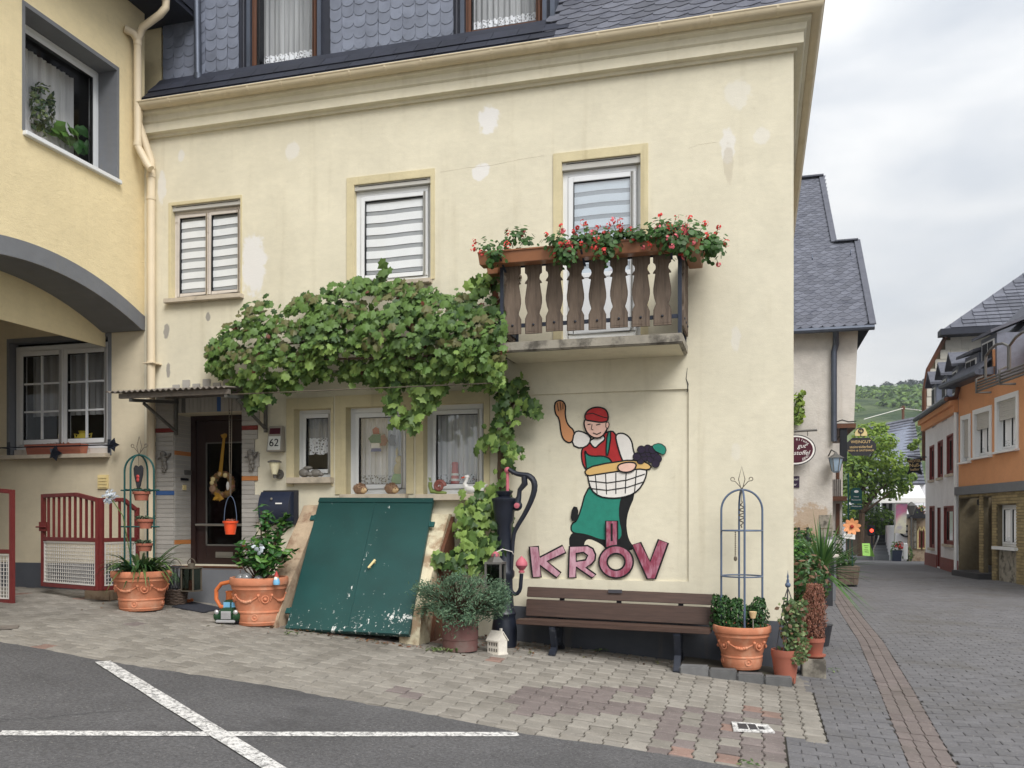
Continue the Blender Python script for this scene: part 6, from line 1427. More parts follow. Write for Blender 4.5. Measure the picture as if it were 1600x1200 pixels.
shape('painted_ear', [(514,155),(528,158),(526,178),(514,182)], 'skin', .009, 1)
shape('painted_cap', [(428,148),(430,118),(455,98),(490,94),(520,108),(526,152),(495,158),(460,152)], 'red')
stroke([(432,124),(460,120),(500,135),(524,140)]); stroke([(474,168),(492,164)]); stroke([(440,166),(452,164)]); stroke([(458,165),(455,185),(463,188)], .008); stroke([(462,200),(478,206),(494,198)], .010)
for a_ in ((316,78,322,112),(328,74,332,108),(340,80,340,104)): stroke([(a_[0],a_[1]),(a_[2],a_[3])], .008)
# town name
shape('letter', [(203,663),(240,661),(246,705),(338,657),(352,687),(276,722),(332,768),(314,789),(246,738),(252,786),(216,787)], 'rose', .018, 0)
shape('letter', [(366,662),(440,658),(462,670),(473,695),(470,718),(455,735),(433,746),(474,776),(458,790),(393,745),(393,788),(362,788)], 'rose', .018, 0, [[(394,690),(424,686),(440,698),(432,716),(394,722)]])
circ = lambda cx, cy, rx, ry, n=28: [(cx+rx*math.cos(2*math.pi*i/n), cy+ry*math.sin(2*math.pi*i/n)) for i in range(n)]
shape('umlaut', [(514,558),(562,558),(562,665),(514,665)], 'wine', .016, 0); stroke([(538,568),(538,640)], .022)
shape('letter', circ(556,724,70,66), 'wine', .018, 0, [circ(556,724,36,34)])
shape('letter', [(620,655),(656,645),(694,722),(728,633),(768,648),(716,793),(682,793)], 'wine', .018, 0)
text('R.M.', .04, mur, Vector((mz(770,778)[0], YM-.004, mz(770,778)[1])), (R(90),0,0), m_snailb); text('2001', .035, mur, Vector((mz(768,790)[0], YM-.004, mz(768,790)[1])), (R(90),0,0), m_snailb)
for o in list(mur.children):
    if o.name.startswith('lettering'): bpy.data.objects.remove(o)
# ------------------------------------------------------------------ things on the wall
def wallq(px, py, Y=0): return PY(px, py, Y)
# house number lamp
hn = thing('house_number_lamp', 'grey house number box reading 62 beside the door', 'house number', wallq(429,685)); x0,x1,z0,z1 = rectY(417,441,665,706,-.08)
mb = MB(); mb.hexa([(x0,-.10,z0),(x1,-.10,z0),(x1,-.001,z0),(x0,-.001,z0),(x0+.01,-.06,z1),(x1-.01,-.06,z1),(x1-.01,-.001,z1),(x0+.01,-.001,z1)]); mb.build('housing', m_numg, hn, bev=.006)
zm = z0+(z1-z0)*.60; mb = MB(); mb.hexa([(x0+.02,-.102,z0+.02),(x1-.02,-.102,z0+.02),(x1-.02,-.09,z0+.02),(x0+.02,-.09,z0+.02),(x0+.022,-.0795,zm),(x1-.022,-.0795,zm),(x1-.022,-.07,zm),(x0+.022,-.07,zm)]); mb.build('number_plate', m_num, hn)
text('62', .125, hn, ((x0+x1)/2,-.094,(z0+.02+zm)/2), (R(82),0,0), m_ink)
mb = MB(); mb.hexa([(x0+.03,-.080,zm+.025),(x1-.03,-.080,zm+.025),(x1-.03,-.06,zm+.025),(x0+.03,-.06,zm+.025),(x0+.032,-.068,z1-.025),(x1-.032,-.068,z1-.025),(x1-.032,-.05,z1-.025),(x0+.032,-.05,z1-.025)]); mb.build('lamp_window', m_burg, hn)
# wall lamp
wl = thing('wall_lamp', 'steel wall lamp with a clear bowl between the house number and the mailbox', 'lamp', wallq(431,733)); b_ = wallq(436,741,-.02); q = wallq(429,733,-.13)
mb = MB(); mb.lathe([(.001,-.02),(.055,-.02),(.055,0),(.001,.0)], (0,0,0), 16); mb.v = [(b_.x+x, -.001-abs(z), b_.z+y) for x, y, z in mb.v]; mb.tube([(b_.x,-.02,b_.z),(b_.x,-.08,b_.z+.0),(q.x,-.13,q.z-.09),(q.x,-.13,q.z-.02)], .018, 8); mb.build('bracket', m_steel, wl, smooth=True)
mb = MB(); mb.lathe([(.03,-.06),(.04,-.02),(.062,.07),(.064,.075)], q, 16); mb.build('bowl', m_lamp, wl, smooth=True); mb = MB(); mb.lathe([(.078,.075),(.08,.085),(.05,.10),(.01,.105)], q, 16); mb.build('cap', m_steel, wl, smooth=True)
# mailbox
mx_ = thing('mailbox', 'dark navy wall mailbox with a rounded front behind the citrus plant', 'mailbox', wallq(433,793)); x0,x1,z0,z1 = rectY(407,459,767,820,-.08)
mb = MB(); mb.box(x0+.0, x1+.02, -.03, -.001, z0, z1+.01); mb.build('back_plate', m_anth, mx_, bev=.004)
mb = MB(); n = 10; prf = [(-.03,z0+.02)]+[(-.03-.12*math.sin(math.pi*(.12+.8*i/n))**.7, z0+.02+(z1-z0-.03)*i/n) for i in range(n+1)]+[(-.03,z1-.01)]
mb.prism(prf, lambda u, v, d: (d, u, v), x0+.008, x1-.03); mb.build('body', m_navy, mx_, smooth=True)
mb = MB(); mb.box((x0+x1)/2+.02, (x0+x1)/2+.10, -.152, -.140, z1-.15, z1-.135); mb.build('name_slot', m_whitet, mx_); mb = MB(); mb.lathe([(.001,0),(.014,0),(.014,.01),(.001,.012)], (0,0,0), 10); mb.v = [((x0+x1)/2-.03+x, -.146-z, z1-.09+y) for x, y, z in mb.v]; mb.build('lock', m_alu, mx_)
# cherubs
def cherub(px, py, lb, flip):
    t = thing('cherub_ornament', lb, 'ornament', wallq(px,py,-.03), group='pewter cherubs on the tiled door surround'); c = wallq(px,py,-.05); s = -1 if flip else 1; mb = MB(); b = lambda x, z, r, sc=(1,.8,1): mb.ball((c.x+s*x, c.y, c.z+z), r, sc, 10, 7)
    b(-.015,.085,.035); b(-.012,.098,.036,(1.05,.8,.7)); b(0,.03,.042,(.9,.75,1.2)); b(.008,-.03,.036,(.9,.8,1)); b(-.01,-.065,.024,(.8,.8,1.5)); b(.022,-.07,.023,(.8,.8,1.5)); b(.006,-.11,.018,(.8,.8,1.5)); b(-.018,-.108,.016,(.8,.8,1.4))
    mb.tube([(c.x+s*.03,c.y-.01,c.z+.05),(c.x+s*.06,c.y-.02,c.z+.055),(c.x+s*.078,c.y-.01,c.z+.09)], [.014,.012,.010], 7); mb.tube([(c.x-s*.03,c.y-.01,c.z+.05),(c.x-s*.055,c.y-.03,c.z+.03),(c.x-s*.03,c.y-.045,c.z+.045)], [.014,.012,.010], 7)
    mb.build('figure', m_cherub, t, smooth=True)
    m2 = MB(); m2.prism([(c.x+s*.0,c.z+.06),(c.x+s*.05,c.z+.09),(c.x+s*.085,c.z+.10),(c.x+s*.075,c.z+.06),(c.x+s*.04,c.z+.02)], lambda u, v, d: (u, c.y+.01+d, v), 0, .015); m2.build('wing', m_cherub, t)
cherub(256,721,'pewter cherub ornament on the tiles left of the door',False); cherub(392,719,'pewter cherub ornament on the tiles right of the door',False)
# wreath with ribbon on the door
wr = thing('door_wreath', 'straw wreath with dried flowers hanging by an ochre ribbon on the brown door', 'wreath', wallq(348,757,.27)); c = wallq(348,757,.25); rnd = random.Random(3)
mb = MB(); mb.tube([(c.x+.128*math.cos(i*.314),c.y,c.z+.128*math.sin(i*.314)) for i in range(20)], [.036+rnd.uniform(-.006,.006) for _ in range(20)], 8, closed=True); mb.build('ring', m_straw, wr, smooth=True)
mb = MB()
for i in range(150):
    a = rnd.uniform(0, 6.28); ph = rnd.uniform(0,6.28); d = Vector((math.cos(a)*math.cos(ph), -abs(math.sin(ph)), math.sin(a)*math.cos(ph))); leaf(mb, Vector((c.x+.128*math.cos(a),c.y,c.z+.128*math.sin(a)))+d*.04, d+Vector((rnd.gauss(0,.5),-.2,rnd.gauss(0,.5))), .045, rnd, rnd.choice((0,0,1,2)), .5)
mb.build('dried_leaves', [lf_dry, lf_v4, lf_dead2], wr)
for a, r_, m_ in ((150,.03,m_cream),(170,.028,m_cream),(205,.045,m_hedge),(60,.03,m_cream),(95,.03,m_hface)):
    mb = MB(); mb.ball((c.x+.125*math.cos(R(a)),c.y-.04,c.z+.125*math.sin(R(a))), r_, (1,.6,1), 10, 6); mb.build('dried_flower', m_, wr, smooth=True)
mb = MB(); mb.ball((c.x+.10,c.y-.045,c.z-.02), .03, (.7,.5,1.8), 8, 6); mb.build('white_bird', m_swan, wr, smooth=True)
zt_ = wallq(350,682,.27).z; mb = MB()
for dx, dy in ((-.028,0),(.018,-.004)): mb.hexa([(c.x+dx*.6-.014,c.y-.05+dy,c.z+.10),(c.x+dx*.6+.014,c.y-.05+dy,c.z+.10),(c.x+dx*.6+.014,c.y-.046+dy,c.z+.10),(c.x+dx*.6-.014,c.y-.046+dy,c.z+.10),(c.x-.012+.2*dx,c.y+.03,zt_),(c.x+.012+.2*dx,c.y+.03,zt_),(c.x+.012+.2*dx,c.y+.034,zt_),(c.x-.012+.2*dx,c.y+.034,zt_)])
for i in range(5): leaf(mb, (c.x+rnd.uniform(-.04,.04),c.y+.02,zt_+rnd.uniform(-.01,.02)), (rnd.gauss(0,.4),-1,.2), .06, rnd, 0, .6)
for i in range(7): leaf(mb, (c.x+rnd.uniform(-.07,.05),c.y-.05,c.z-.15+rnd.uniform(-.03,.02)), (rnd.gauss(0,.6),-1,rnd.gauss(0,.4)), .10, rnd, 0, .6)
mb.build('ribbon', m_rib, wr)
# hanging red pot under the canopy
hp = thing('hanging_pot', 'bright orange-red flower pot hanging on a cord in front of the door', 'flower pot', PY(360,825,-.45)); c = PY(360,835,-.45)
mb = MB(); mb.lathe([(.052,0),(.072,.125),(.082,.125),(.084,.150),(.074,.150),(.068,.13)], c, 20); mb.build('pot', m_orange, hp, smooth=True)
mb = MB(); mb.lathe([(.001,.132),(.07,.132)], c, 14); mb.build('soil', m_soil, hp); mb = MB(); leafblob(mb, c+Vector((0,0,.15)), .06, 50, .04, rnd, (1,1,.4), (0,)); mb.build('dry_plant', lf_dead, hp)
h_ = PY(361,775,-.45).z; mb = MB(); ar = [(c.x+.08*math.cos(a_)*1.0, -.45, c.z+.14+(h_-c.z-.14)*math.sin(a_)) for a_ in np.linspace(0, math.pi, 12)]; mb.tube(ar, .004, 5); mb.build('handle', m_bluei, hp)
mb = MB(); tz = zf+.0
for dx in (-.012, .012): mb.tube([(c.x+dx*.3,-.45,h_),(c.x+dx,-.45,h_+.4),(c.x+dx*1.6,-.45,tz)], .004, 5)
for i in range(16): mb.ball((c.x-.008,-.452,h_+.5+.03*i), .007, (1,1,1.3), 5, 4)
mb.build('cord', m_wire, hp)
# ornaments on the window sills
def sillpt(px, h, dp=-.02): q = PY(px, 700, dp); return Vector((q.x, dp, h[2]+.001))
tf = thing('stone_frog_pair', 'grey stone animal figures lying on the narrow ground floor window sill', 'figurine', sillpt(484,G1)); c = sillpt(486,G1,-.03); mb = MB()
mb.ball(c+Vector((-.085,0,.05)), .06, (1.1,.8,.85), 12, 8); mb.ball(c+Vector((.06,0,.045)), .05, (1.4,.8,.9), 12, 8); mb.ball(c+Vector((-.04,.0,.105)), .04, (1.5,.8,.6), 10, 6); mb.ball(c+Vector((.13,-.01,.03)), .026, (1.4,1,.9), 8, 6); mb.ball(c+Vector((.0,-.02,.03)), .03, (1.3,1,.9), 8, 6); mb.build('figure', m_cherub, tf, smooth=True)
def hedgehog(px, lb):
    c = sillpt(px, G2, -.03); t = thing('hedgehog_figure', lb, 'figurine', c, group='clay hedgehogs on the window sill'); mb = MB(); base = c+Vector((0,0,.052))
    mb.ball(base, .062, (1.25,1,1), 14, 9)
    for i in range(130):
        a = rnd.uniform(0,6.28); e = rnd.uniform(-.2,1.5); d = Vector((math.cos(a)*math.cos(e), math.sin(a)*math.cos(e), math.sin(e)))
        if d.x > .5 and d.z < .6: continue
        p = base+Vector((d.x*.078,d.y*.062,d.z*.062)); u = d.orthogonal().normalized()*.006; v = d.cross(u); mb.poly([p+u, p-u*.5+v*.8, p+d*.016]); mb.poly([p-u*.5+v*.8, p-u*.5-v*.8, p+d*.016]); mb.poly([p-u*.5-v*.8, p+u, p+d*.016])
    mb.build('body', m_hedge, t); mb = MB(); mb.ball(base+Vector((.055,-.03,-.015)), .036, (1.2,.8,.9), 10, 7); mb.ball(base+Vector((.09,-.045,-.015)), .015, (1.4,1,1), 8, 5); mb.build('face', m_hface, t, smooth=True)
    mb = MB(); mb.ball(base+Vector((.108,-.052,-.013)), .008, n=6, k=4); mb.ball(base+Vector((.068,-.058,.004)), .006, n=6, k=4); mb.build('nose', m_ink, t)
hedgehog(563,'clay hedgehog at the left end of the middle ground floor sill'); hedgehog(612,'clay hedgehog at the right end of the middle ground floor sill')
sn = thing('snail_figure', 'green snail figurine with a brown shell on the right ground floor sill', 'figurine', sillpt(686,G3)); c = sillpt(684,G3,-.04); mb = MB(); mb.tube([c+Vector((.10,0,.012)),c+Vector((0,0,.022)),c+Vector((-.07,0,.03)),c+Vector((-.09,0,.09)),c+Vector((-.085,0,.13))], [.012,.024,.026,.022,.022], 9)
for dy in (-.012,.012): mb.tube([c+Vector((-.085,dy,.14)), c+Vector((-.095,dy*1.8,.18))], [.005,.006], 5)
mb.build('body', m_snailg, sn, smooth=True); mb = MB(); pts = []; 
for i in range(28): a_ = i*.5; r_ = .058*(1-i/30); pts.append(c+Vector((.025+r_*math.cos(a_), -.012-.0008*i, .085+r_*math.sin(a_))))
mb.tube(pts, [.026*(1-i/34) for i in range(28)], 8); mb.build('shell', m_snailb, sn, smooth=True)
sw = thing('swan_planter', 'white ceramic swan planter on the right ground floor sill', 'figurine', sillpt(738,G3)); c = sillpt(738,G3,-.045); mb = MB(); mb.lathe2(c+Vector((.02,0,0)), [(.6,0),(.95,.25),(1,.5),(.9,.75),(.85,.78),(.7,.6),(.1,.4)], .10, (1.15,.62,1.0), 16, 0); mb.tube([c+Vector((-.06,0,.06)),c+Vector((-.085,0,.11)),c+Vector((-.06,0,.155)),c+Vector((-.055,0,.175))], [.032,.022,.018,.018], 8); mb.ball(c+Vector((-.062,0,.182)), .026, (1.2,.8,.9), 9, 6); mb.tube([c+Vector((.10,0,.05)), c+Vector((.17,0,.10))], [.03,.006], 6); mb.build('body', m_swan, sw, smooth=True)
mb = MB(); mb.tube([c+Vector((-.085,0,.18)), c+Vector((-.125,0,.168))], [.012,.004], 6); mb.build('beak', m_orange, sw)
rb = thing('rabbit_figure', 'yellow and pale green rabbit figure behind the middle ground floor window', 'figurine', sillpt(627,G2,.24)); c = sillpt(624,G2,.215); c.z += .12; mb = MB(); mb.ball(c+Vector((0,0,.16)), .07, (1,.6,1.2), 12, 8); mb.ball(c+Vector((0,0,.27)), .05, (1,.7,1), 10, 7)
for dx in (-.025,.028): mb.ball(c+Vector((dx*1.2,0,.36)), .02, (.8,.5,2.6), 8, 6)
mb.build('body', m_cream, rb, smooth=True); mb = MB(); mb.lathe([(.09,-.02),(.10,.05),(.08,.10),(.05,.12)], c, 14, sy=.5); mb.build('skirt', m_ltgreen, rb, smooth=True)
gn = thing('window_gnome', 'red and green gnome picture hanging in the middle ground floor window', 'ornament', PY(590,690,.2)); c = PY(587,685,.165)
def gp(pts, m_, nm): mb = MB(); mb.prism([(c.x+x, c.z+z) for x, z in pts], lambda u, v, d: (u, c.y+d, v), -.005, .005); mb.build(nm, m_, gn)
gp([(-.03,.05),(.045,.05),(.04,.11),(0,.13),(-.04,.10)], M('gnome_red', (168,60,56), .6, bump=0), 'cap'); gp([(-.06,-.05),(.07,-.05),(.06,.045),(-.04,.045),(-.09,.0)], M('gnome_green', (40,110,84), .6, bump=0), 'coat'); gp([(-.05,-.11),(.05,-.11),(.05,-.055),(-.05,-.055)], m_whitet, 'legs'); gp([(-.06,-.15),(.07,-.15),(.06,-.112),(-.05,-.112)], M('gnome_blue', (60,84,150), .6, bump=0), 'boots')
bf = thing('window_butterfly', 'brown and grey butterfly picture beside the gnome in the window', 'ornament', PY(607,690,.2)); c2_ = PY(606,688,.165); mb = MB()
for s_ in (-1, 1): mb.prism([(c2_.x,c2_.z),(c2_.x+s_*.04,c2_.z+.07),(c2_.x+s_*.10,c2_.z+.05),(c2_.x+s_*.08,c2_.z),(c2_.x+s_*.10,c2_.z-.06),(c2_.x+s_*.03,c2_.z-.06)], lambda u, v, d: (u, c2_.y+d, v), -.004, .004, 0 if s_ < 0 else 1)
mb.build('wings', [m_snailb, m_cherub], bf)
rcl = thing('striped_lighthouse', 'red and white striped lighthouse figure behind the right ground floor window', 'figurine', sillpt(712,G3,.24)); c = sillpt(711,G3,.215); c.z += .12
mb = MB(); mb.lathe([(.05,-.02),(.035,.20),(.04,.22),(.03,.24)], c, 14); mb.build('tower', m_pink, rcl, smooth=True)
for i in range(3): r_ = .0485-.0150*(i*.07+.03)/.2; mb = MB(); mb.lathe([(r_+.002,.03+.06*i),(r_,.055+.06*i)], c, 14); mb.build('stripe', m_whitet, rcl)

# ------------------------------------------------------------------ cellar hatch between sloping cheeks
ch = thing('cellar_hatch', 'dark green sloping cellar hatch with peeling paint between masonry cheeks', 'hatch', (-3.95,-.5,.5))
TL, TR, BL_, BR_ = PY(502,782,-.06), PY(679,783,-.06), PG(449,986), PG(641,996)
BL_.y = -1.02; BL_ = PY(449,986,-1.02); BR_ = PY(641,996,-1.02)
nrm = (BR_-BL_).cross(TL-BL_).normalized(); nrm = -nrm if nrm.y > 0 else nrm
k = NT('peeling_green_paint'); p = k.pos('P'); c = k.scale(lin((22,66,64)), k.rng(k.noise(p, 3, 5), .3, .7, .85, 1.15))
st = k.noise(p, 1, 6, .7, .1, stretch=(34, 9, 9)); st2 = k.noise(p, 3.2, 4, .6); chips = k.noise(p, 26, 7, .75)
sx_ = k.n('SeparateXYZ'); k.l(p, sx_.inputs[0]); low = k.rng(sx_.outputs['Z'], .5, .75, .07, 0)
low2 = k.math('MULTIPLY', k.rng(sx_.outputs['Z'], .56, .62, 0, 1), k.rng(sx_.outputs['Z'], .62, .72, 1, 0)); rgt = k.rng(sx_.outputs['X'], -3.95, -3.3, 0, .11)
e = k.math('ADD', k.math('ADD', k.math('MULTIPLY', chips, .62), k.math('MULTIPLY', st, .38)), k.math('ADD', low, k.math('MULTIPLY', low2, rgt)))
e = k.math('ADD', e, k.rng(st2, .4, .7, -.02, .03)); cl_ = k.math('SUBTRACT', k.math('SUBTRACT', sx_.outputs['X'], -3.985), k.math('MULTIPLY', k.math('SUBTRACT', sx_.outputs['Z'], 1.0), .17)); e = k.math('ADD', e, k.math('MULTIPLY', k.rng(k.math('ABSOLUTE', cl_), .012, .028, 1, 0), k.rng(k.noise(p, 5, 3), .46, .60, .02, .10))); f = k.rng(e, .628, .642, 0, 1); c = k.mix(f, c, lin((206,208,204))); k.bump(k.math('SUBTRACT', k.noise(p, 60, 4), f), .25, .003); m_hatch = k.done(c, k.rng(f, 0, 1, .45, .85), .45)
mid = .495
def hatch_leaf(u0, u1):
    a, b, c_, d_ = BL_.lerp(BR_,u0), BL_.lerp(BR_,u1), TL.lerp(TR,u1), TL.lerp(TR,u0); mb = MB(); mb.hexa([a,b,c_,d_,a+nrm*.045,b+nrm*.045,c_+nrm*.045,d_+nrm*.045]); return mb.build('hatch_leaf', m_hatch, ch, bev=.004)
h1 = hatch_leaf(0, mid-.002); h2 = hatch_leaf(mid+.002, 1)
mb = MB(); a, b = BL_.lerp(BR_,mid), TL.lerp(TR,mid); o_ = nrm*.046; mb.bar(a+o_, b+o_, .035, .010, nrm); mb.build('cover_strip', m_hatch, ch, bev=.003)
mb = MB(); up_ = (TL-BL_).normalized(); q = BL_.lerp(TL,.005); mb.bar(TL+nrm*.05-up_*.03, TR+nrm*.05-up_*.03, .06, .012, nrm); mb.build('top_lath', m_hatch, ch)
mb = MB(); mb.bar(BL_+nrm*.05+up_*.03, BL_.lerp(BR_,mid-.005)+nrm*.05+up_*.03, .05, .010, nrm); mb.bar(BL_.lerp(BR_,mid+.005)+nrm*.05+up_*.03, BR_+nrm*.05+up_*.03, .05, .010, nrm); mb.build('bottom_lath', m_hatch, ch)
hq = BL_.lerp(BR_,.60).lerp(TL.lerp(TR,.60),.475)+nrm*.075; mb = MB(); ax = (BR_-BL_).normalized(); mb.tube([hq-ax*.03-up_*.05, hq+ax*.03+up_*.05], [.011,.014], 8); mb.tube([hq-ax*.02-up_*.03, hq-ax*.02-up_*.03-nrm*.04], .008, 6); mb.tube([hq+ax*.02+up_*.03, hq+ax*.02+up_*.03-nrm*.04], .008, 6); mb.build('handle', m_cream, ch, smooth=True)
for u, lst in ((-.005,(.13,.84)),(1.005,(.80,))):
    for v_ in lst: q = BL_.lerp(BR_,u).lerp(TL.lerp(TR,u),v_)+nrm*.03; mb = MB(); mb.bar(q-ax*.05, q+ax*.05, .06, .02, nrm); mb.tube([q-up_*.035+nrm*.008, q+up_*.035+nrm*.008], .012, 6); mb.build('hinge', m_green, ch)
def rough_mesh(pts_fn, nu, nv, mat, name, parent, amp=.020, fr=9):
    mb = MB(); g = [[None]*(nv+1) for _ in range(nu+1)]
    for i in range(nu+1):
        for j in range(nv+1): p = Vector(pts_fn(i/nu, j/nv)); g[i][j] = p+Vector((noise.noise(p*fr),noise.noise(p*fr+Vector((5,1,3))),noise.noise(p*fr+Vector((2,7,1)))))*amp
    for i in range(nu):
        for j in range(nv): mb.poly([g[i][j],g[i+1][j],g[i+1][j+1],g[i][j+1]])
    return mb.build(name, mat, parent, smooth=True)
def cheek(x0, x1, top_px, bot_y, mat, nm):
    """a sloping masonry cheek: profile in (y, z), between x0 and x1"""
    zt = top_px; prof = [(-.002,-.2),(-.002,zt),(-.10,zt),(bot_y-.0,.62),(bot_y-.04,.50),(bot_y-.05,.2)]
    def loop(u, v):   # u along profile, v across x with rounded ends
        n = len(prof)-1; t = u*n; i = min(int(t), n-1); f = t-i; y = prof[i][0]*(1-f)+prof[i+1][0]*f; z = prof[i][1]*(1-f)+prof[i+1][1]*f
        return (x0+(x1-x0)*v, y, z)
    rough_mesh(loop, 30, 6, mat, nm, ch)
    mb = MB()
    for x in (x0, x1): mb.poly([(x,y,z) for y,z in prof])
    mb.build('cheek_side', mat, ch)
zc = PY(490,790,-.1).z
cheek(PY(478,800,-.05).x, TL.x+.02, zc, -1.02, m_mort, 'masonry_cheek'); xr0, xr1 = TR.x-.03, PY(706,800,-.08).x
cheek(xr0, xr1-.03, PY(690,803,-.1).z, -.93, m_mortl, 'masonry_cheek')
mb = MB(); q0_ = PY(702,812,-.2); 
mb.hexa([(xr1-.03,-.75,.1),(xr1+.01,-.75,.1),(xr1+.01,-.02,.1),(xr1-.03,-.02,.1),(xr1-.03,-.35,1.28),(xr1+.01,-.35,1.28),(xr1+.01,-.02,1.62),(xr1-.03,-.02,1.62)]); mb.build('brick_edge', m_brownw, ch)
mb = MB(); mb.poly([(TL.x-.1,-.05,.2),(TR.x+.1,-.05,.2),(TR.x+.1,-.05,1.5),(TL.x-.1,-.05,1.5)]); mb.build('shaft_back', m_dark, ch)

# ------------------------------------------------------------------ red gates of the passage
def gate(P0, P1, z0a, h0, h1, label, nb_, latch=True, arched=0):
    P0, P1 = Vector((P0[0],P0[1],0)), Vector((P1[0],P1[1],0)); t = thing('iron_gate', label, 'gate', (*P0.lerp(P1,.5).xy, z0a), group='red iron gate leaves of the passage'); d = (P1-P0); ln_ = d.length; d /= ln_
    f = lambda s, z: P0+d*s+Vector((0,0,z0a+z)); zm = .56
    mb = MB(); tw = .045
    def brr(a, b, m2=None, w=tw): (m2 or mb).bar(a, b, w, w)
    for nm, a, b in (('frame_post',f(0,0),f(0,h0)),('frame_post',f(ln_,0),f(ln_,h1)),('frame_rail',f(tw/2,.02),f(ln_-tw/2,.02)),('frame_rail',f(tw/2,zm),f(ln_-tw/2,zm))):
        m2 = MB(); brr(a, b, m2); m2.build(nm, m_red, t, bev=.004)
    m2 = MB(); m2.bar(f(tw/2,h0-.02), f(ln_*.62,h0+arched-.015), tw, tw); m2.bar(f(ln_*.62,h0+arched-.015), f(ln_-tw/2,h1-.02), tw, tw); m2.build('frame_rail', m_red, t, bev=.004)
    for i in range(1, nb_):
        s_ = ln_*i/nb_; zt_ = (h0+arched*min(1,s_/(ln_*.62)) if s_ < ln_*.62 else h0+arched+(h1-h0-arched)*(s_-ln_*.62)/(ln_*.38))-.03; m2 = MB(); m2.bar(f(s_,zm), f(s_,zt_), .018, .03); m2.build('bar', m_red, t, bev=.002)
    m2 = MB(); g = .05
    off = Vector((d.y,-d.x,0))*.004
    s_ = tw/2+.02
    while s_ < ln_-tw/2: m2.bar(f(s_,.05), f(s_,zm-.03), .006, .006); s_ += .042
    z = .05
    while z < zm-.02: m2.bar(f(tw/2,z)+off, f(ln_-tw/2,z)+off, .006, .006); z += .042
    m2.build('wire_mesh', m_mesh, t, kind='stuff')
    m2 = MB()
    for a, b in ((f(tw/2+.015,.05),f(tw/2+.015,zm-.03)),(f(ln_-tw/2-.015,.05),f(ln_-tw/2-.015,zm-.03)),(f(tw/2,.055),f(ln_-tw/2,.055)),(f(tw/2,zm-.035),f(ln_-tw/2,zm-.035))): m2.bar(a, b, .03, .012)
    m2.build('mesh_frame', m_mesh, t)
    if latch: m2 = MB(); q = f(0,.70); m2.box(q.x-.03,q.x+.06,q.y-.04,q.y+.02,q.z-.05,q.z+.06); m2.tube([q+Vector((-.06,-.05,.0)),q+Vector((.09,-.05,0))], .010, 6); m2.build('latch', m_red, t)
    return t
K = PG(153,927); zA = PG(110,922).z
def at_ground(px, py): q = PG(px,py); return q
ga, gb, gc = PY(68,915,-.48), PY(153,927,-.86), PY(214,912,-.40)
hA = PY(68,769,-.48).z-ga.z-.02
gate(ga, gb, gb.z+.03, hA-.0, hA-.06, 'red iron gate leaf with white mesh below, left of the big agave-like pot', 10, True, 0)
gate((gb.x+.03,gb.y+.02), (gc.x,gc.y), gb.z+.03, hA-.06, hA-.16, 'shorter red iron gate leaf half hidden behind the tiered obelisk', 4, False, 0)
gd = PY(19,946,-1.35); gate((gd.x-1.0,gd.y+.05), (gd.x,gd.y), gd.z+.02, PY(19,768,-1.35).z-gd.z, PY(19,768,-1.35).z-gd.z, 'red iron gate leaf cut off at the left edge of the photo', 5, False, .02)
gs_ = thing('gate_stone', 'rough brown stone block under the middle of the red gates', 'stone', PG(154,936)); q = PG(154,937); mb = MB(); mb.box(q.x-.20, q.x+.18, q.y-.02, q.y+.26, q.z-.03, q.z+.13); o = mb.build('block', m_mort, gs_, bev=.03)

# ------------------------------------------------------------------ bench
be = thing('bench', 'long wooden bench with black iron legs below the mural', 'bench', PG(960,1035))
yb = -.62; p0, p1 = PY(806,970,yb), PY(1109,986,yb)
fl, fr = PY(852,1034,yb-.02), PY(1062,1049,yb-.02)
tilt = (p1.z-p0.z)/(p1.x-p0.x)
def bz(x, z): return z+tilt*(x-p0.x)
zs = p0.z-.015
def slat(y0, y1, z0, z1, x0, x1, nm='seat_slat', ym=None):
    mb = MB(); mb.hexa([(x0,y0,bz(x0,z0)),(x1,y0,bz(x1,z0)),(x1,y1,bz(x1,z0)),(x0,y1,bz(x0,z0)),(x0,y0+(ym or 0),bz(x0,z1)),(x1,y0+(ym or 0),bz(x1,z1)),(x1,y1+(ym or 0),bz(x1,z1)),(x0,y1+(ym or 0),bz(x0,z1))]); return mb.build(nm, m_bench, be, bev=.006)
for i in range(3): slat(yb+.145*i, yb+.145*i+.135, zs-.02-.012*i, zs+.028-.012*i, p0.x+.015*i, p1.x-.0)
bx0, bx1 = PY(822,930,-.22).x, PY(1118,945,-.22).x
zb1 = PY(822,962,-.22).z; zb2 = PY(822,936,-.20).z; zb3 = PY(822,917,-.18).z
def bslat(za, zb_, y): 
    mb = MB(); mb.hexa([(bx0,y,bz(bx0,za)),(bx1,y,bz(bx1,za)),(bx1,y+.04,bz(bx1,za)),(bx0,y+.04,bz(bx0,za)),(bx0,y+.035,bz(bx0,zb_)),(bx1,y+.035,bz(bx1,zb_)),(bx1,y+.075,bz(bx1,zb_)),(bx0,y+.075,bz(bx0,zb_))]); return mb.build('back_slat', m_bench, be, bev=.006)
bslat(zb1, PY(822,936,-.20).z, -.24); bs2 = bslat(PY(822,932.5,-.19).z, zb3, -.20)
mb = MB(); q = PY(961,926,-.2); mb.box(q.x-.07, q.x+.07, -.2035+.02, -.18, q.z-.015+.01, q.z+.02+.01); mb.v = [(x,y-.012,z) for x,y,z in mb.v]; mb.build('plaque', m_bplaque, be)
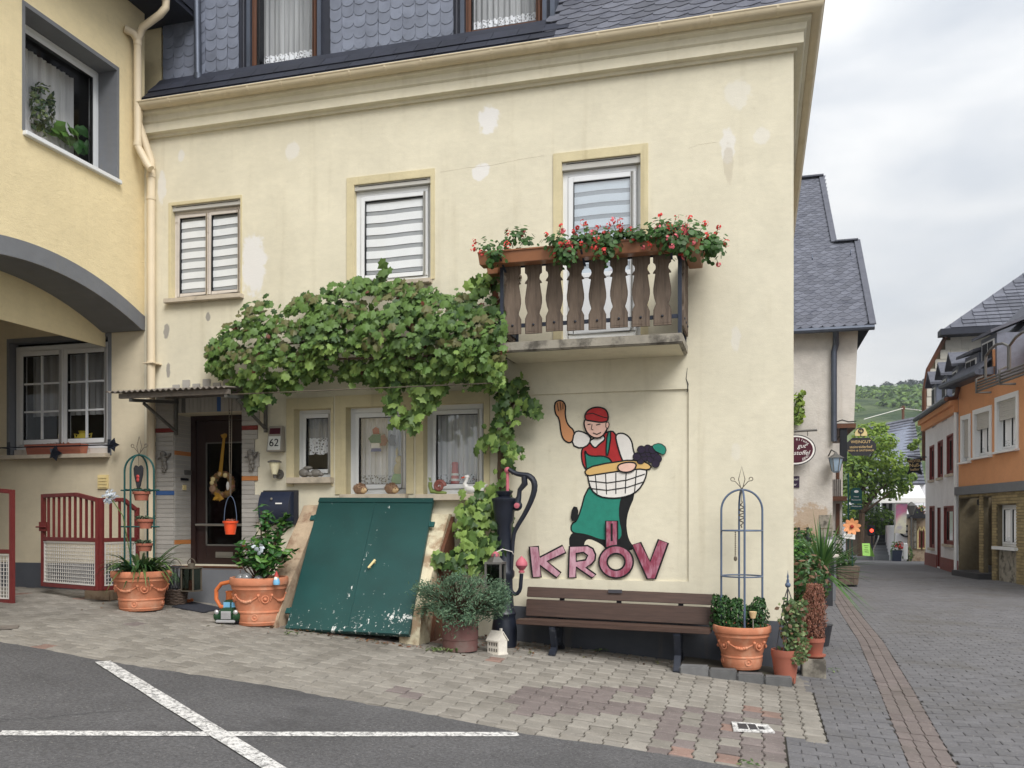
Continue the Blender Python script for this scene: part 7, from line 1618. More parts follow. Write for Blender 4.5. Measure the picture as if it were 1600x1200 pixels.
for xq in (fl.x+.06, fr.x-.03):
    gzz = gz(xq, yb)-.005; zq = bz(xq, zs)-.03
    mb = MB(); mb.bar((xq,yb-.02,gzz),(xq,yb+.12,zq-.22), .065, .045, (0,1,0)); mb.bar((xq,yb+.12,zq-.22),(xq,yb+.02,zq), .065, .045, (0,1,0)); mb.build('leg', m_benchi, be, bev=.006)
    gz2 = gz(xq, -.12)-.005; mb = MB(); mb.bar((xq,-.14,gz2),(xq,-.28,zq-.2), .06, .045, (0,1,0)); mb.bar((xq,-.28,zq-.2),(xq,-.20,zq), .06, .045, (0,1,0)); mb.bar((xq,-.20,zq),(xq,-.125,bz(xq,zb3)-.05), .05, .03, (0,1,0)); mb.build('leg', m_benchi, be, bev=.006)
    mb = MB(); mb.bar((xq,yb+.02,zq+.0),(xq,-.19,zq-.03), .05, .04); mb.build('seat_bearer', m_benchi, be, bev=.004)
mb = MB(); xm = (fl.x+fr.x)/2; mb.bar((xm,-.16,bz(xm,zb1)),(xm,-.122,bz(xm,zb3)), .05, .02, (0,1,0)); mb.build('back_stay', m_benchi, be)

# ------------------------------------------------------------------ pump, lantern, little house
pu = thing('hand_pump', 'black cast iron hand pump with a long curved handle beside the mural', 'pump', PG(786,1000)); c = PY(788,1000,-.42); zz = lambda py: PY(788,py,-.42).z; g0 = gz(c.x,-.42)
mb = MB(); mb.lathe([(.125,g0-.02),(.13,zz(985)),(.122,zz(975)),(.115,zz(968)),(.11,zz(962)),(.125,zz(958)),(.10,zz(950)),(.088,zz(925)),(.085,zz(905)),(.105,zz(900)),(.105,zz(893)),(.085,zz(888)),(.078,zz(860)),(.075,zz(820)),(.10,zz(812)),(.105,zz(800)),(.115,zz(795)),(.12,zz(785)),(.13,zz(783)),(.13,zz(779)),(.06,zz(776)),(.085,zz(770)),(.09,zz(768)),(.05,zz(767))], (c.x,-.42,0), 22); mb.build('column', m_black, pu, smooth=True)
mb = MB(); mb.tube([PY(793,768,-.42), PY(793,738,-.42)], .016, 8); mb.ball(PY(793,735,-.42), .035, n=10, k=7); mb.build('piston_rod', m_red2, pu, smooth=True)
mb = MB(); Hn = [(795,733),(806,740),(817,742),(826,743),(834,750),(836,762),(832,778),(822,800),(806,826),(802,838),(800,870),(797,915),(800,926),(807,929),(813,922),(814,908),(815,896)]; pts = smooth_pts = [PY(x,y,-.44) for x, y in Hn]
out_ = [pts[0]]
for a_, b_ in zip(pts, pts[1:]): out_ += [a_*.75+b_*.25, a_*.25+b_*.75]
mb.tube(out_+[pts[-1]], [.020+.012*math.exp(-((i-9)/6)**2) for i in range(len(out_)+1)], 9); mb.build('handle', m_black, pu, smooth=True)
mb = MB(); q = PY(815,888,-.44); mb.lathe([(.03,-.045),(.032,-.03),(.02,-.02),(.04,0),(.062,.03),(.06,.06),(.035,.095),(.012,.115),(.004,.125)], q, 14); mb.build('handle_knob', m_red2, pu, smooth=True)
mb = MB(); mb.tube([PY(819,744,-.44),PY(820,756,-.44),PY(812,766,-.44),PY(811,776,-.44),PY(808,786,-.44)], [.03,.034,.024,.026,.04], 9); mb.ball(PY(808,790,-.44), .055, (1,.6,1), 10, 7); mb.build('fulcrum', m_black, pu, smooth=True)
mb = MB(); mb.lathe([(.001,0),(.028,0),(.028,.02),(.001,.025)], (0,0,0), 12); q = PY(808,790,-.48); mb.v = [(q.x+x,q.y-z,q.z+y) for x,y,z in mb.v]; mb.build('pivot_bolt', m_red2, pu)
la = thing('hanging_lantern', 'weathered grey lantern hanging on a wire from the pump', 'lantern', PY(774,890,-.60)); c2_ = PY(774,896,-.60); x0,x1,z0,z1 = rectY(763,786,878,917,-.60)
mb = MB(); w2 = (x1-x0)/2; yc_ = -.60
for sx in (-1,1):
    for sy in (-1,1): mb.box(c2_.x+sx*w2-.010, c2_.x+sx*w2+.010, yc_+sy*w2-.010, yc_+sy*w2+.010, z0+.02, z1-.02)
mb.box(c2_.x-w2-.015, c2_.x+w2+.015, yc_-w2-.015, yc_+w2+.015, z0, z0+.02); mb.box(c2_.x-w2-.012, c2_.x+w2+.012, yc_-w2-.012, yc_+w2+.012, z1-.02, z1); mb.lathe([(w2*1.2,z1),(w2*.55,z1+.05),(w2*.5,z1+.08),(.02,z1+.09)], (c2_.x,yc_,0), 4); mb.build('frame', m_steel, la)
mb = MB(); mb.box(c2_.x-w2+.004, c2_.x+w2-.004, yc_-w2+.004, yc_+w2-.004, z0+.021, z1-.021); mb.build('lantern_glass', glass('dim_glass', (.35,.4,.34), 1, base=.04), la)
mb = MB(); q = PY(774,868,-.6); mb.ball(q, .035, (1,1,1.2), 8, 6); mb.tube([q+Vector((.04*math.cos(a_),0,.03*math.sin(a_))) for a_ in np.linspace(0,6.28,10)], .006, 5); mb.build('bow', m_red2, la)
mb = MB(); mb.tube([q+Vector((0,0,.03)), PY(785,858,-.56), PY(800,862,-.47), PY(802,866,-.45)], .005, 5); mb.build('wire', m_mesh, la)
lh = thing('house_lantern', 'small white house shaped lantern on the ground beside the pump', 'lantern', PG(776,1022)); c = PG(777,1021); w_ = .075; c.z -= .005
mb = MB(); rot = Matrix.Rotation(R(-28),4,'Z')
def hb2(x0,x1,y0,y1,z0,z1,mi=0):
    P_ = [(x0,y0,z0),(x1,y0,z0),(x1,y1,z0),(x0,y1,z0),(x0,y0,z1),(x1,y0,z1),(x1,y1,z1),(x0,y1,z1)]; mb.hexa([c+rot@Vector(q) for q in P_], mi)
hb2(-w_,w_,-w_*.8,w_*.8,0,.135); hb2(-w_*1.08,w_*1.08,-w_*.9,w_*.9,-.004,.012); mb.build('walls', m_hwhite, lh)
mb = MB(); P_ = lambda x,y,z: c+rot@Vector((x,y,z))
for s_ in (-1,1): mb.hexa([P_(-w_*1.1,s_*w_*.98,.125),P_(w_*1.1,s_*w_*.98,.125),P_(w_*1.1,0,.215),P_(-w_*1.1,0,.215),P_(-w_*1.1,s_*w_*.98,.137),P_(w_*1.1,s_*w_*.98,.137),P_(w_*1.1,0,.227),P_(-w_*1.1,0,.227)])
for s_ in (-1,1): mb.poly([P_(s_*w_,-w_*.8,.13),P_(s_*w_,w_*.8,.13),P_(s_*w_,0,.21)])
hb2(.03,.05,.0,.02,.19,.25); mb.build('roof', m_hwhite, lh)
mb = MB()
for zz_ in (.03,.085):
    for i in range(4): hb2(-.055+.032*i,-.037+.032*i,-w_*.8-.002,-w_*.8+.002,zz_,zz_+.03)
    for i in range(2): hb2(-w_-.002,-w_+.002,-.035+.045*i,-.015+.045*i,zz_,zz_+.03)
mb.build('window_openings', m_cherub, lh)

# ------------------------------------------------------------------ terracotta pots with relief
def pot(t, c, rt, rb, h, mat=m_terr, deco=True, n=40):
    mb = MB(); mb.lathe([(rb*.97,0),(rb,.012),(rb*1.02,.05*h),(rb*1.035,.06*h),(rb*1.03,.09*h),(rb*1.045,.10*h),(rb*1.05,.26*h),(rb*1.09,.27*h),(rb*1.09,.30*h),(rb*1.06,.31*h),(rt*.90,.74*h),(rt*.935,.76*h),(rt*.935,.80*h),(rt*.95,.83*h),(rt*.985,.845*h),(rt,.86*h),(rt,.97*h),(rt*.985,h),(rt*.90,h),(rt*.885,.97*h),(rt*.84,.85*h)], c, n); mb.build('pot', mat, t, smooth=True)
    mb = MB(); mb.lathe([(.001,.885*h),(rt*.86,.865*h)], c, 20); mb.build('soil', m_soil, t)
    if deco:
        mb = MB(); zf_ = .52*h
        def on(a, z): r_ = rb*1.06+(rt*.90-rb*1.06)*(z/h-.31)/.43; return Vector((c[0]+(r_+.003)*math.cos(a), c[1]+(r_+.003)*math.sin(a), c[2]+z))
        for k_ in range(4):
            a0 = R(-90+k_*90)
            mb.tube([on(a0+t_*.5, zf_+.12*h*abs(t_)**1.7-.02*h) for t_ in np.linspace(-1,1,13)], [.006+.009*math.exp(-(t_*2.2)**2) for t_ in np.linspace(-1,1,13)], 6)
            for t_ in (-1,1):
                q = on(a0+t_*.52, zf_+.12*h); mb.ball(q, .017, n=8, k=5); mb.tube([q, on(a0+t_*.56, zf_+.0*h)], [.014,.006], 5)
            q = on(a0+R(45), zf_+.04*h); mb.ball(q, .018, n=9, k=6); mb.tube([q+Vector((-math.sin(a0+R(45))*.036*math.cos(b_), math.cos(a0+R(45))*.036*math.cos(b_), .036*math.sin(b_))) for b_ in np.linspace(0,6.28,12)][:-1], .007, 5, closed=True)
            for dx in np.linspace(-.2,.2,5): mb.ball(on(a0+dx, zf_-.012*h+.02*h*abs(dx)*4), .016, n=7, k=5)
            a1 = a0+R(20); r_ = rb*1.05; q = Vector((c[0]+r_*math.cos(a1), c[1]+r_*math.sin(a1), c[2]+.18*h)); mb.tube([q+Vector((-math.sin(a1)*.03*math.cos(b_), math.cos(a1)*.03*math.cos(b_), .03*math.sin(b_))) for b_ in np.linspace(0,6.28,12)][:-1], .006, 5, closed=True); mb.ball(q, .010, n=6, k=4)
        mb.build('garland_relief', mat, t, smooth=True)
def potat(px_mid, px_l, px_r, py_base, py_top, Y, **kw):
    """centre, top radius and height of a pot from its pixel extents on the plane Y through its axis"""
    r = (PY(px_r, py_top, Y).x-PY(px_l, py_top, Y).x)/2*.985; zt = PY(px_mid, py_top, Y-r*.5).z; x = PY(px_mid, py_top, Y).x; z0 = gz(x, Y); return Vector((x, Y, z0)), r, zt-z0
c1, r1, h1_ = potat(221, 182, 259, 950, 893, -1.0)
pA = thing('flower_pot', 'large terracotta pot with strap leaved plant left of the door', 'flower pot', c1, group='large terracotta pots with garland relief'); pot(pA, c1, r1, r1*.70, h1_)
c2, r2, h2_ = potat(405, 366, 446, 965, 903, -.98)
pB = thing('flower_pot', 'large terracotta pot with a glossy citrus bush beside the cellar hatch', 'flower pot', c2, group='large terracotta pots with garland relief'); pot(pB, c2, r2, r2*.74, h2_)
c3, r3, h3_ = potat(1159, 1113, 1206, 1050, 979, -.36); kz = .075
c3.z += kz; h3_ -= kz
pC = thing('flower_pot', 'large terracotta pot with clipped box shrubs at the right end of the bench', 'flower pot', c3, group='large terracotta pots with garland relief'); pot(pC, c3, r3, r3*.66, h3_)
# kerb stones along the wall
ks = thing('kerb', 'row of dark grey kerb stones along the foot of the wall under the corner pot', 'kerb', (-.3,-.5,.05)); x = PY(1062,1050,-.62).x; i = 0
while x < XRT-.06:
    w_ = random.uniform(.20,.27); zk = gz(x+.1,-.6)+.075; mb = MB(); mb.tint(); mb.box(x+.003, min(x+w_-.003, XRT-.02), -.66, -.52, gz(x,-.6)-.1, zk+random.uniform(-.004,.004)); mb.build('kerb_stone', m_conc if i % 3 == 4 else M('kerb_grey', (104,104,104), .9, v=.18, sc=12, bump=.5, rand=.15) if 'kerb_grey' not in bpy.data.materials else bpy.data.materials['kerb_grey'], ks, bev=.012); x += w_; i += 1
mb = MB(); xk = PY(1062,1050,-.62).x; mb.hexa([(xk,-.52,gz(xk,-.5)-.1),(XRT-.02,-.52,gz(.3,-.5)-.1),(XRT-.02,-.02,gz(.3,-.5)-.1),(xk,-.02,gz(xk,-.5)-.1),(xk,-.52,gz(xk,-.5)+.06),(XRT-.02,-.52,gz(.3,-.5)+.06),(XRT-.02,-.02,gz(.3,-.5)+.06),(xk,-.02,gz(xk,-.5)+.06)]); mb.build('kerb_bed', m_joint, ks)
# obelisk supports
def obelisk(t, cx, cy, w, z0, z1, rings, mat, r=.009, legs=((-1,-.15),(1,.15),(-.15,1),(.15,-1))):
    hA_ = w*1.05
    for sx, sy in legs:
        pts = [(cx+sx*w, cy+sy*w, z0), (cx+sx*w, cy+sy*w, z1-hA_)]+[(cx+sx*w*math.cos(a_), cy+sy*w*math.cos(a_), z1-hA_+hA_*math.sin(a_)) for a_ in np.linspace(.15, math.pi/2, 9)]; mb = MB(); mb.tube(pts, r, 8); mb.build('hoop_leg', mat, t, smooth=True)
    for z in rings: mb = MB(); mb.tube([(cx+w*1.0*math.cos(a_), cy+w*1.0*math.sin(a_), z) for a_ in np.linspace(0,2*math.pi,25)[:-1]], r*.8, 6, closed=True); mb.build('ring', mat, t, smooth=True)
def finial(t, x, y, z, h, mat):
    mb = MB(); mb.tube([(x-.005,y,z),(x-.03,y,z+h*.45),(x,y,z+h),(x+.03,y,z+h*.45),(x+.005,y,z)], .004, 5)
    for s_ in (-1,1): mb.tube([(x,y,z+.01)]+[(x+s_*(.035+.045*i/5), y, z+.05+.05*i/5) for i in range(4)]+[(x+s_*(.085+.018*math.cos(a_)), y, z+.10+.018*math.sin(a_)) for a_ in np.linspace(-1,3.6,8)], .004, 5)
    mb.build('finial', mat, t)
wA = (PY(238,760,-1).x-PY(197,760,-1).x)/2; xA = PY(217.5,760,-1).x; zA1 = PY(217,711,-1).z; zA0 = c1.z+h1_*.86
oA = thing('garden_obelisk', 'dark green metal obelisk in the pot left of the door, holding small pots', 'trellis', (xA,-1.0,zA0)); ra, rb_ = PY(217,766,-1).z, PY(217,823,-1).z
obelisk(oA, xA, -1.0, wA, zA0, zA1, (), m_green, .010)
for z in (ra, rb_):
    mb = MB(); mb.tube([(xA-wA-.05,-1.0-.02,z),(xA+wA+.07,-1.0+.02,z)], .009, 6); mb.tube([(xA-.02,-1.0-wA-.02,z),(xA+.02,-1.0+wA+.02,z)], .009, 6); mb.tube([(xA+.085*math.cos(a_),-1+.085*math.sin(a_),z) for a_ in np.linspace(0,6.283,17)[:-1]], .007, 5, closed=True); mb.build('cross_ring', m_green, oA)
finial(oA, xA, -1.0, zA1, PY(217,682,-1).z-zA1, m_wire)
rnd = random.Random(9)
for px, py0, py1, lb in ((221,782,768,'small terracotta pot with succulents on the upper ring of the green obelisk'),(227,826,811,'small terracotta pot with succulents on the lower ring of the green obelisk'),(226,861,849,'small terracotta pot with succulents just above the strap leaves')):
    q = PY(px,py0,-1.0); hh = PY(px,py1,-1).z-q.z; t = thing('succulent_pot', lb, 'flower pot', q, group='small succulent pots on the green obelisk'); mb = MB(); mb.lathe([(.065,0),(.078,hh*.7),(.090,hh*.72),(.092,hh),(.08,hh)], q, 18); mb.build('pot', m_terrd, t, smooth=True)
    mb = MB()
    for i in range(70): a_ = rnd.uniform(0,6.28); r_ = .095*rnd.random()**.5; leaf(mb, q+Vector((r_*math.cos(a_), r_*math.sin(a_), hh+rnd.uniform(-.005,.035))), (rnd.gauss(0,.6),rnd.gauss(0,.6),1), .035, rnd, 0, .8)
    mb.build('succulents', lf_suc, t)
he = thing('heart_ornament', 'dark elongated heart ornament hanging inside the green obelisk', 'ornament', PY(217,742,-1)); q = PY(216.5,742,-1.0); mb = MB(); mb.prism([(q.x+x, q.z+z) for x, z in ((0,-.21),(.055,0),(.06,.07),(.04,.105),(.015,.10),(0,.08),(-.015,.10),(-.04,.105),(-.06,.07),(-.055,0))], lambda u, v, d: (u, -1.0+d, v), -.012, .012); mb.build('heart', m_cherub if 0 else m_anth, he, bev=.006)
mb = MB(); mb.ball((q.x,-1.014,q.z-.02), .022, (1,.4,1), 8, 5); mb.ball((q.x,-1.014,q.z-.055), .020, (1,.4,1.2), 8, 5); mb.build('red_figure', M('santa_red', (166,60,56), .6, bump=0), he, smooth=True); mb = MB(); mb.tube([(q.x,-1,q.z+.1),(q.x,-1,zA1)], .003, 4); mb.build('thread', m_wire, he)
xC = PY(1159,800,-.36).x; wC = (PY(1191,800,-.36).x-PY(1127,800,-.36).x)/2; zC1 = PY(1159,765,-.36).z
oC = thing('garden_obelisk', 'blue grey metal obelisk in the pot at the right end of the bench', 'trellis', (xC,-.36,c3.z+h3_*.8)); obelisk(oC, xC, -.36, wC, c3.z+h3_*.86, zC1, (PY(1159,829,-.36).z, PY(1159,900,-.36).z), m_bluei, .010); finial(oC, xC, -.36, zC1, PY(1159,729,-.36).z-zC1, m_wire)
sp_t = thing('spiral_hanger', 'twisted pale metal spiral hanging in the blue grey obelisk', 'ornament', PY(1159,805,-.36)); mb = MB(); z0_, z1_ = PY(1159,825,-.36).z, PY(1159,772,-.36).z
mb.tube([(xC+.028*math.sin(math.pi*i/30)*math.cos(i*1.1), -.36+.028*math.sin(math.pi*i/30)*math.sin(i*1.1), z0_+(z1_-z0_)*.8*i/30) for i in range(31)], .006, 5); mb.tube([(xC,-.36,z0_+(z1_-z0_)*.8),(xC,-.36,zC1)], .003, 4); mb.build('spiral', m_wire, sp_t)
sp2 = thing('bead_chain', 'short chain with a small charm hanging from the upper ring of the obelisk', 'ornament', PY(1148,840,-.4)); mb = MB(); q = PY(1149,829,-.30); 
for i in range(14): mb.ball(q+Vector((0,0,-.018*i)), .008, n=6, k=4)
mb.ball(q+Vector((0,0,-.27)), .018, (1,.4,1.4), 7, 5); mb.build('chain', m_wire, sp2)
so = thing('solar_light', 'little metal solar stake light among the box shrubs', 'lamp', PY(1176,960,-.62)); q = PY(1176.5,961,-.60); mb = MB(); mb.lathe([(.022,-.03),(.034,.02),(.036,.03),(.02,.034)], q, 12); mb.build('head', m_hface, so, smooth=True); mb = MB(); mb.tube([q+Vector((0,0,-.03)), q+Vector((.004,0,-.16))], .006, 5); mb.build('stake', m_alu, so)
# mug shaped watering can, toy truck, doormat, lantern, baskets
mg = thing('clay_jug', 'orange clay jug with a big looped handle behind the toy truck', 'jug', PG(366,955)); q = PG(371,950); q.y += .0; q = PY(371,950,-.9); q.z = gz(q.x,-.9)
mb = MB(); mb.lathe([(.10,0),(.115,.03),(.115,.27),(.12,.30),(.105,.30),(.10,.05)], q, 24); mb.build('body', m_mug, mg, smooth=True); mb = MB(); hx = [PY(x,y,-.9) for x, y in ((364,950),(345,948),(338,936),(338,922),(346,912),(360,909),(372,911))]; mb.tube(hx, .022, 9); mb.build('handle', m_mug, mg, smooth=True)
tk = thing('toy_truck_planter', 'dark green toy truck planter with dry plants in its bed beside the terracotta pot', 'toy truck', PG(357,968)); q = PY(357,968,-1.18); q.z = gz(q.x,-1.18); rz_ = Matrix.Rotation(R(10),4,'Z'); T = lambda x,y,z: q+rz_@Vector((x,y,z))
def tb(mb, x0,x1,y0,y1,z0,z1,ins=0,mi=0): mb.hexa([T(x0,y0,z0),T(x1,y0,z0),T(x1,y1,z0),T(x0,y1,z0),T(x0+ins,y0+ins,z1),T(x1-ins,y0+ins,z1),T(x1-ins,y1-ins*.3,z1),T(x0+ins,y1-ins*.3,z1)], mi)
mb = MB(); tb(mb,-.105,.105,-.04,.42,.035,.12); tb(mb,-.095,.095,.06,.20,.12,.235,.014); tb(mb,-.075,.075,-.06,.07,.10,.165,.01); tb(mb,-.115,.115,.21,.44,.10,.235); mb.build('body', m_tgreen, tk, bev=.012)
for sx in (-1,1): mb = MB(); mb.ball(T(sx*.10,-.01,.08), .055, (.8,1.3,1), 10, 7); mb.build('fender', m_tgreen, tk, smooth=True)
for sx in (-1,1):
    mb = MB(); tb(mb, sx*.043-.034, sx*.043+.034, .062,.075,.15,.215); mb.v = [tuple(Vector(v)+rz_@Vector((0,-.008,0))) for v in mb.v]; mb.build('windscreen', m_tblue, tk)
    mb = MB(); mb.ball(T(sx*.10,-.06,.125), .026, (1,.8,1), 10, 7); mb.build('headlight', m_chrome, tk, smooth=True)
mb = MB(); tb(mb,-.05,.05,-.068,-.055,.055,.135)
for i in range(5): tb(mb,-.045,.045,-.074,-.067,.062+.014*i,.068+.014*i)
mb.build('grille', m_chrome, tk); mb = MB(); tb(mb,-.10,.10,-.085,-.06,.02,.048); mb.build('bumper', m_chrome, tk, bev=.006)
for sx in (-1,1):
    for yy in (-.0,.32): mb = MB(); mb.lathe([(.001,-.02),(.04,-.02),(.045,-.01),(.045,.01),(.04,.02),(.001,.02)], (0,0,0), 14); mb.v = [tuple(T(sx*.10+z, yy+x, .045+y)) for x,y,z in mb.v]; mb.build('wheel', m_ink, tk, smooth=True)
mb = MB(); leafblob(mb, T(0,.32,.24), .10, 90, .04, rnd, (1,1,.35), (0,1)); mb.build('dry_plants', [lf_v4, lf_suc], tk)
dm = thing('door_mat', 'dark doormat lying askew in front of the door step', 'mat', PG(310,950)); A_, B_, C_, D_ = PG(268,949), PG(318,958), PG(352,952), PG(300,941); mb = MB(); o_ = Vector((0,0,.012)); mb.hexa([A_,B_,C_,D_,A_+o_,B_+o_,C_+o_,D_+o_]); mb.build('mat', m_mat_, dm, bev=.003)
lt = thing('floor_lantern', 'tall rusty glass lantern on the door step', 'lantern', PY(299,915,-.25)); q = PY(299,921,-.45); q.z = PY(299,922,-.45).z; w2 = .075; hh = PY(299,888,-.45).z-q.z
mb = MB()
for sx in (-1,1):
    for sy in (-1,1): mb.box(q.x+sx*w2-.006,q.x+sx*w2+.006,-.45+sy*w2-.006,-.45+sy*w2+.006,q.z,q.z+hh)
mb.box(q.x-w2-.012,q.x+w2+.012,-.45-w2-.012,-.45+w2+.012,q.z-.012,q.z); mb.box(q.x-w2-.014,q.x+w2+.014,-.45-w2-.014,-.45+w2+.014,q.z+hh,q.z+hh+.014); mb.lathe([(.04,hh+.014),(.04,hh+.05),(.015,hh+.06)], (q.x,-.45,q.z), 10); mb.tube([(q.x+.05*math.cos(a_),-.45,q.z+hh+.05+.06*math.sin(a_)) for a_ in np.linspace(0,math.pi,10)], .006, 5); mb.build('frame', m_wire, lt)
mb = MB(); mb.box(q.x-w2+.004,q.x+w2-.004,-.45-w2+.004,-.45+w2-.004,q.z+.002,q.z+hh-.002); mb.build('lantern_glass', bpy.data.materials['dim_glass'], lt); mb = MB(); mb.lathe([(.03,0),(.03,.11),(.004,.115)], q, 10); mb.build('candle', m_snailb, lt)
wk = thing('wicker_basket', 'round dark wicker basket with a wire handle beside the door step', 'basket', PG(274,945)); q = PG(274,944); mb = MB(); n = 9
for i in range(n): r_ = .115+.02*i/n; mb.tube([(q.x+r_*math.cos(a_)+.0,q.y+r_*math.sin(a_),q.z+.012+.019*i+.004*math.sin(a_*9+i*3.14)) for a_ in np.linspace(0,6.283,37)[:-1]], .011, 5, closed=True)
mb.build('woven_side', m_wicker, wk); mb = MB(); mb.lathe([(.001,.13),(.12,.13)], q, 16); mb.build('soil', m_soil, wk); mb = MB(); mb.tube([(q.x+.13*math.cos(a_),q.y,q.z+.17+.34*math.sin(a_)) for a_ in np.linspace(0,math.pi,16)], .005, 5); mb.build('handle', m_wire, wk)
sv = thing('wire_basket', 'dark wire plant holder with a small succulent standing in the wicker basket', 'basket', q+Vector((0,0,.15))); mb = MB()
for i in range(14): a_ = i*.449; mb.tube([(q.x+.06*math.cos(a_),q.y+.06*math.sin(a_),q.z+.14),(q.x+.10*math.cos(a_+.3),q.y+.10*math.sin(a_+.3),q.z+.42)], .004, 4); mb.tube([(q.x+.06*math.cos(a_),q.y+.06*math.sin(a_),q.z+.14),(q.x+.10*math.cos(a_-.3),q.y+.10*math.sin(a_-.3),q.z+.42)], .004, 4)
mb.tube([(q.x+.10*math.cos(a_),q.y+.10*math.sin(a_),q.z+.42) for a_ in np.linspace(0,6.283,20)[:-1]], .008, 5, closed=True); mb.build('wire_cage', m_anth, sv)
mb = MB()
for i in range(14): a_ = rnd.uniform(0,6.28); leaf(mb, q+Vector((.04*math.cos(a_),.04*math.sin(a_),.30)), (math.cos(a_),math.sin(a_),.4), .15, rnd, 0, .35, Vector((math.cos(a_)*.5,math.sin(a_)*.5,1)))
mb.build('succulent', lf_suc, sv)
sh_ = thing('clay_shard', 'small orange clay ornament on the ground beside the doormat', 'ornament', PG(293,942)); q = PG(293,942); mb = MB(); mb.ball(q+Vector((0,0,.02)), .03, (1.7,1,.8), 9, 6); mb.ball(q+Vector((.055,0,.035)), .02, (1.2,1,1), 8, 5); mb.build('figure', m_mug, sh_, smooth=True)
# glass balls and gnome in the citrus pot
for px, py, r_, lb in ((376,898,.055,'grey glass ball at the left in the citrus pot'),(385,894,.06,'larger grey glass ball in the citrus pot'),(404,903,.048,'small glass ball at the front rim of the citrus pot')):
    q = PY(px,py,-1.18); q.z = c2.z+h2_*.88+r_*.9; t = thing('glass_ball', lb, 'glass ball', q, group='glass balls in the citrus pot'); mb = MB(); mb.ball(q, r_, n=16, k=10); mb.build('sphere', M('smoke_glass', (110,112,114), .08, v=.1, bump=0, spec=.8) if 'smoke_glass' not in bpy.data.materials else bpy.data.materials['smoke_glass'], t, smooth=True)
gg = thing('garden_gnome', 'tiny garden gnome with a red cap at the right in the citrus pot', 'gnome', PY(432,898,-1.1)); q = PY(432,898,-1.14); q.z = c2.z+h2_*.87; mb = MB(); mb.lathe([(.032,0),(.035,.03),(.022,.065)], q, 10); mb.build('body', m_tblue, gg, smooth=True); mb = MB(); mb.ball(q+Vector((0,0,.075)), .022, n=9, k=6); mb.build('head', m_hface, gg, smooth=True); mb = MB(); mb.ball(q+Vector((0,-.016,.058)), .02, (1,.6,1.2), 8, 5); mb.build('beard', m_whitet, gg, smooth=True); mb = MB(); mb.lathe([(.024,.082),(.012,.115),(.002,.14)], q, 10); mb.build('cap', bpy.data.materials['gnome_red'], gg, smooth=True)
# valve cover in the paving
vc = thing('valve_cover', 'small rectangular cover with white painted rim set in the paving', 'cover', PG(1177,1138)); A_, B_, C_, D_ = PG(1143,1129,.004), PG(1200,1134,.004), PG(1211,1146,.004), PG(1146,1143,.004)
k_ = lambda u, v: A_.lerp(B_,u).lerp(D_.lerp(C_,u),v)
mb = MB(); o_ = Vector((0,0,.010)); pts = [k_(0,0),k_(1,0),k_(1,1),k_(0,1)]; mb.hexa([pts[3],pts[2],pts[1],pts[0],pts[3]+o_,pts[2]+o_,pts[1]+o_,pts[0]+o_]); mb.build('painted_rim', m_paint, vc)
o2 = Vector((0,0,.013))
for u0, u1 in ((.14,.38),(.42,.62),(.66,.8)): mb = MB(); v0, v1 = (.2,.8) if u0 < .6 else (.4,.75); P_ = [k_(u0,v0),k_(u1,v0),k_(u1,v1),k_(u0,v1)]; mb.hexa([P_[3],P_[2],P_[1],P_[0],P_[3]+o2,P_[2]+o2,P_[1]+o2,P_[0]+o2]); mb.build('iron_lid', m_anth, vc)
dr = thing('drain_cover', 'rusty iron drain cover in the paving at the left edge', 'cover', PG(10,981)); A_, B_, C_, D_ = PG(-12,985,.003), PG(28,982,.003), PG(30,978,.003), PG(-10,979,.003); mb = MB(); o_ = Vector((0,0,.008)); mb.hexa([A_,B_,C_,D_,A_+o_,B_+o_,C_+o_,D_+o_]); mb.build('lid', m_corr, dr)
# ------------------------------------------------------------------ plants
rnd = random.Random(41)
VL = [(0,-.33),(.24,-.48),(.34,-.24),(.55,-.12),(.42,.10),(.43,.36),(.20,.33),(0,.62),(-.20,.33),(-.43,.36),(-.42,.10),(-.55,-.12),(-.34,-.24),(-.24,-.48)]
def vleaf_frame(n, t):
    n = n.normalized(); t = t-n*t.dot(n)
    if t.length < 1e-3: t = n.orthogonal()
    t.normalize(); return n, t, t.cross(n)
def vleaf_pts(s, fold): # local: x across, y along, z up
    return [(x*s, y*s, -abs(x)*s*fold-max(0,y)*s*.12) for x, y in VL]+[(0, 0, s*.02)]
def add_vleaf(mb, p, n, t, s, mi, fold=.25):
    n, t, b = vleaf_frame(n, t); i = len(mb.v); k_ = len(VL)
    for x, y, z in vleaf_pts(s, fold): mb.v.append(tuple(p+b*x+t*y+n*z))
    for j in range(k_): mb.f.append((i+j, i+(j+1) % k_, i+k_)); mb.m.append(mi)
vmats = [lf_v1, lf_v2, lf_v3, lf_v4, lf_v5]
vine = thing('grape_vine', 'grape vine with a leafy canopy over the windows and a trunk beside the pump', 'vine', (-2.95,-.15,.3))
VT = [(772,910,-.25),(777,870,-.22),(783,820,-.16),(785,770,-.13),(783,720,-.12),(789,670,-.12),(784,620,-.14),(776,585,-.2),(764,560,-.3)]
def tube_px(pts, r0, r1, name, wob=.012, n=8):
    P = [PY(*p) for p in pts]; out_ = []
    for a, b in zip(P, P[1:]):
        for q in range(4): out_.append(a.lerp(b, q/4)+Vector((rnd.uniform(-wob,wob), rnd.uniform(-wob,wob), 0)))
    out_.append(P[-1]); mb = MB(); mb.tube(out_, [r0+(r1-r0)*i/(len(out_)-1)+rnd.uniform(-.004,.006) for i in range(len(out_))], n); mb.build(name, m_bark, vine, smooth=True)
tube_px(VT, .05, .034, 'trunk'); tube_px([(779,905,-.2),(786,850,-.14),(780,790,-.10),(791,730,-.10),(785,690,-.1)], .03, .022, 'trunk')
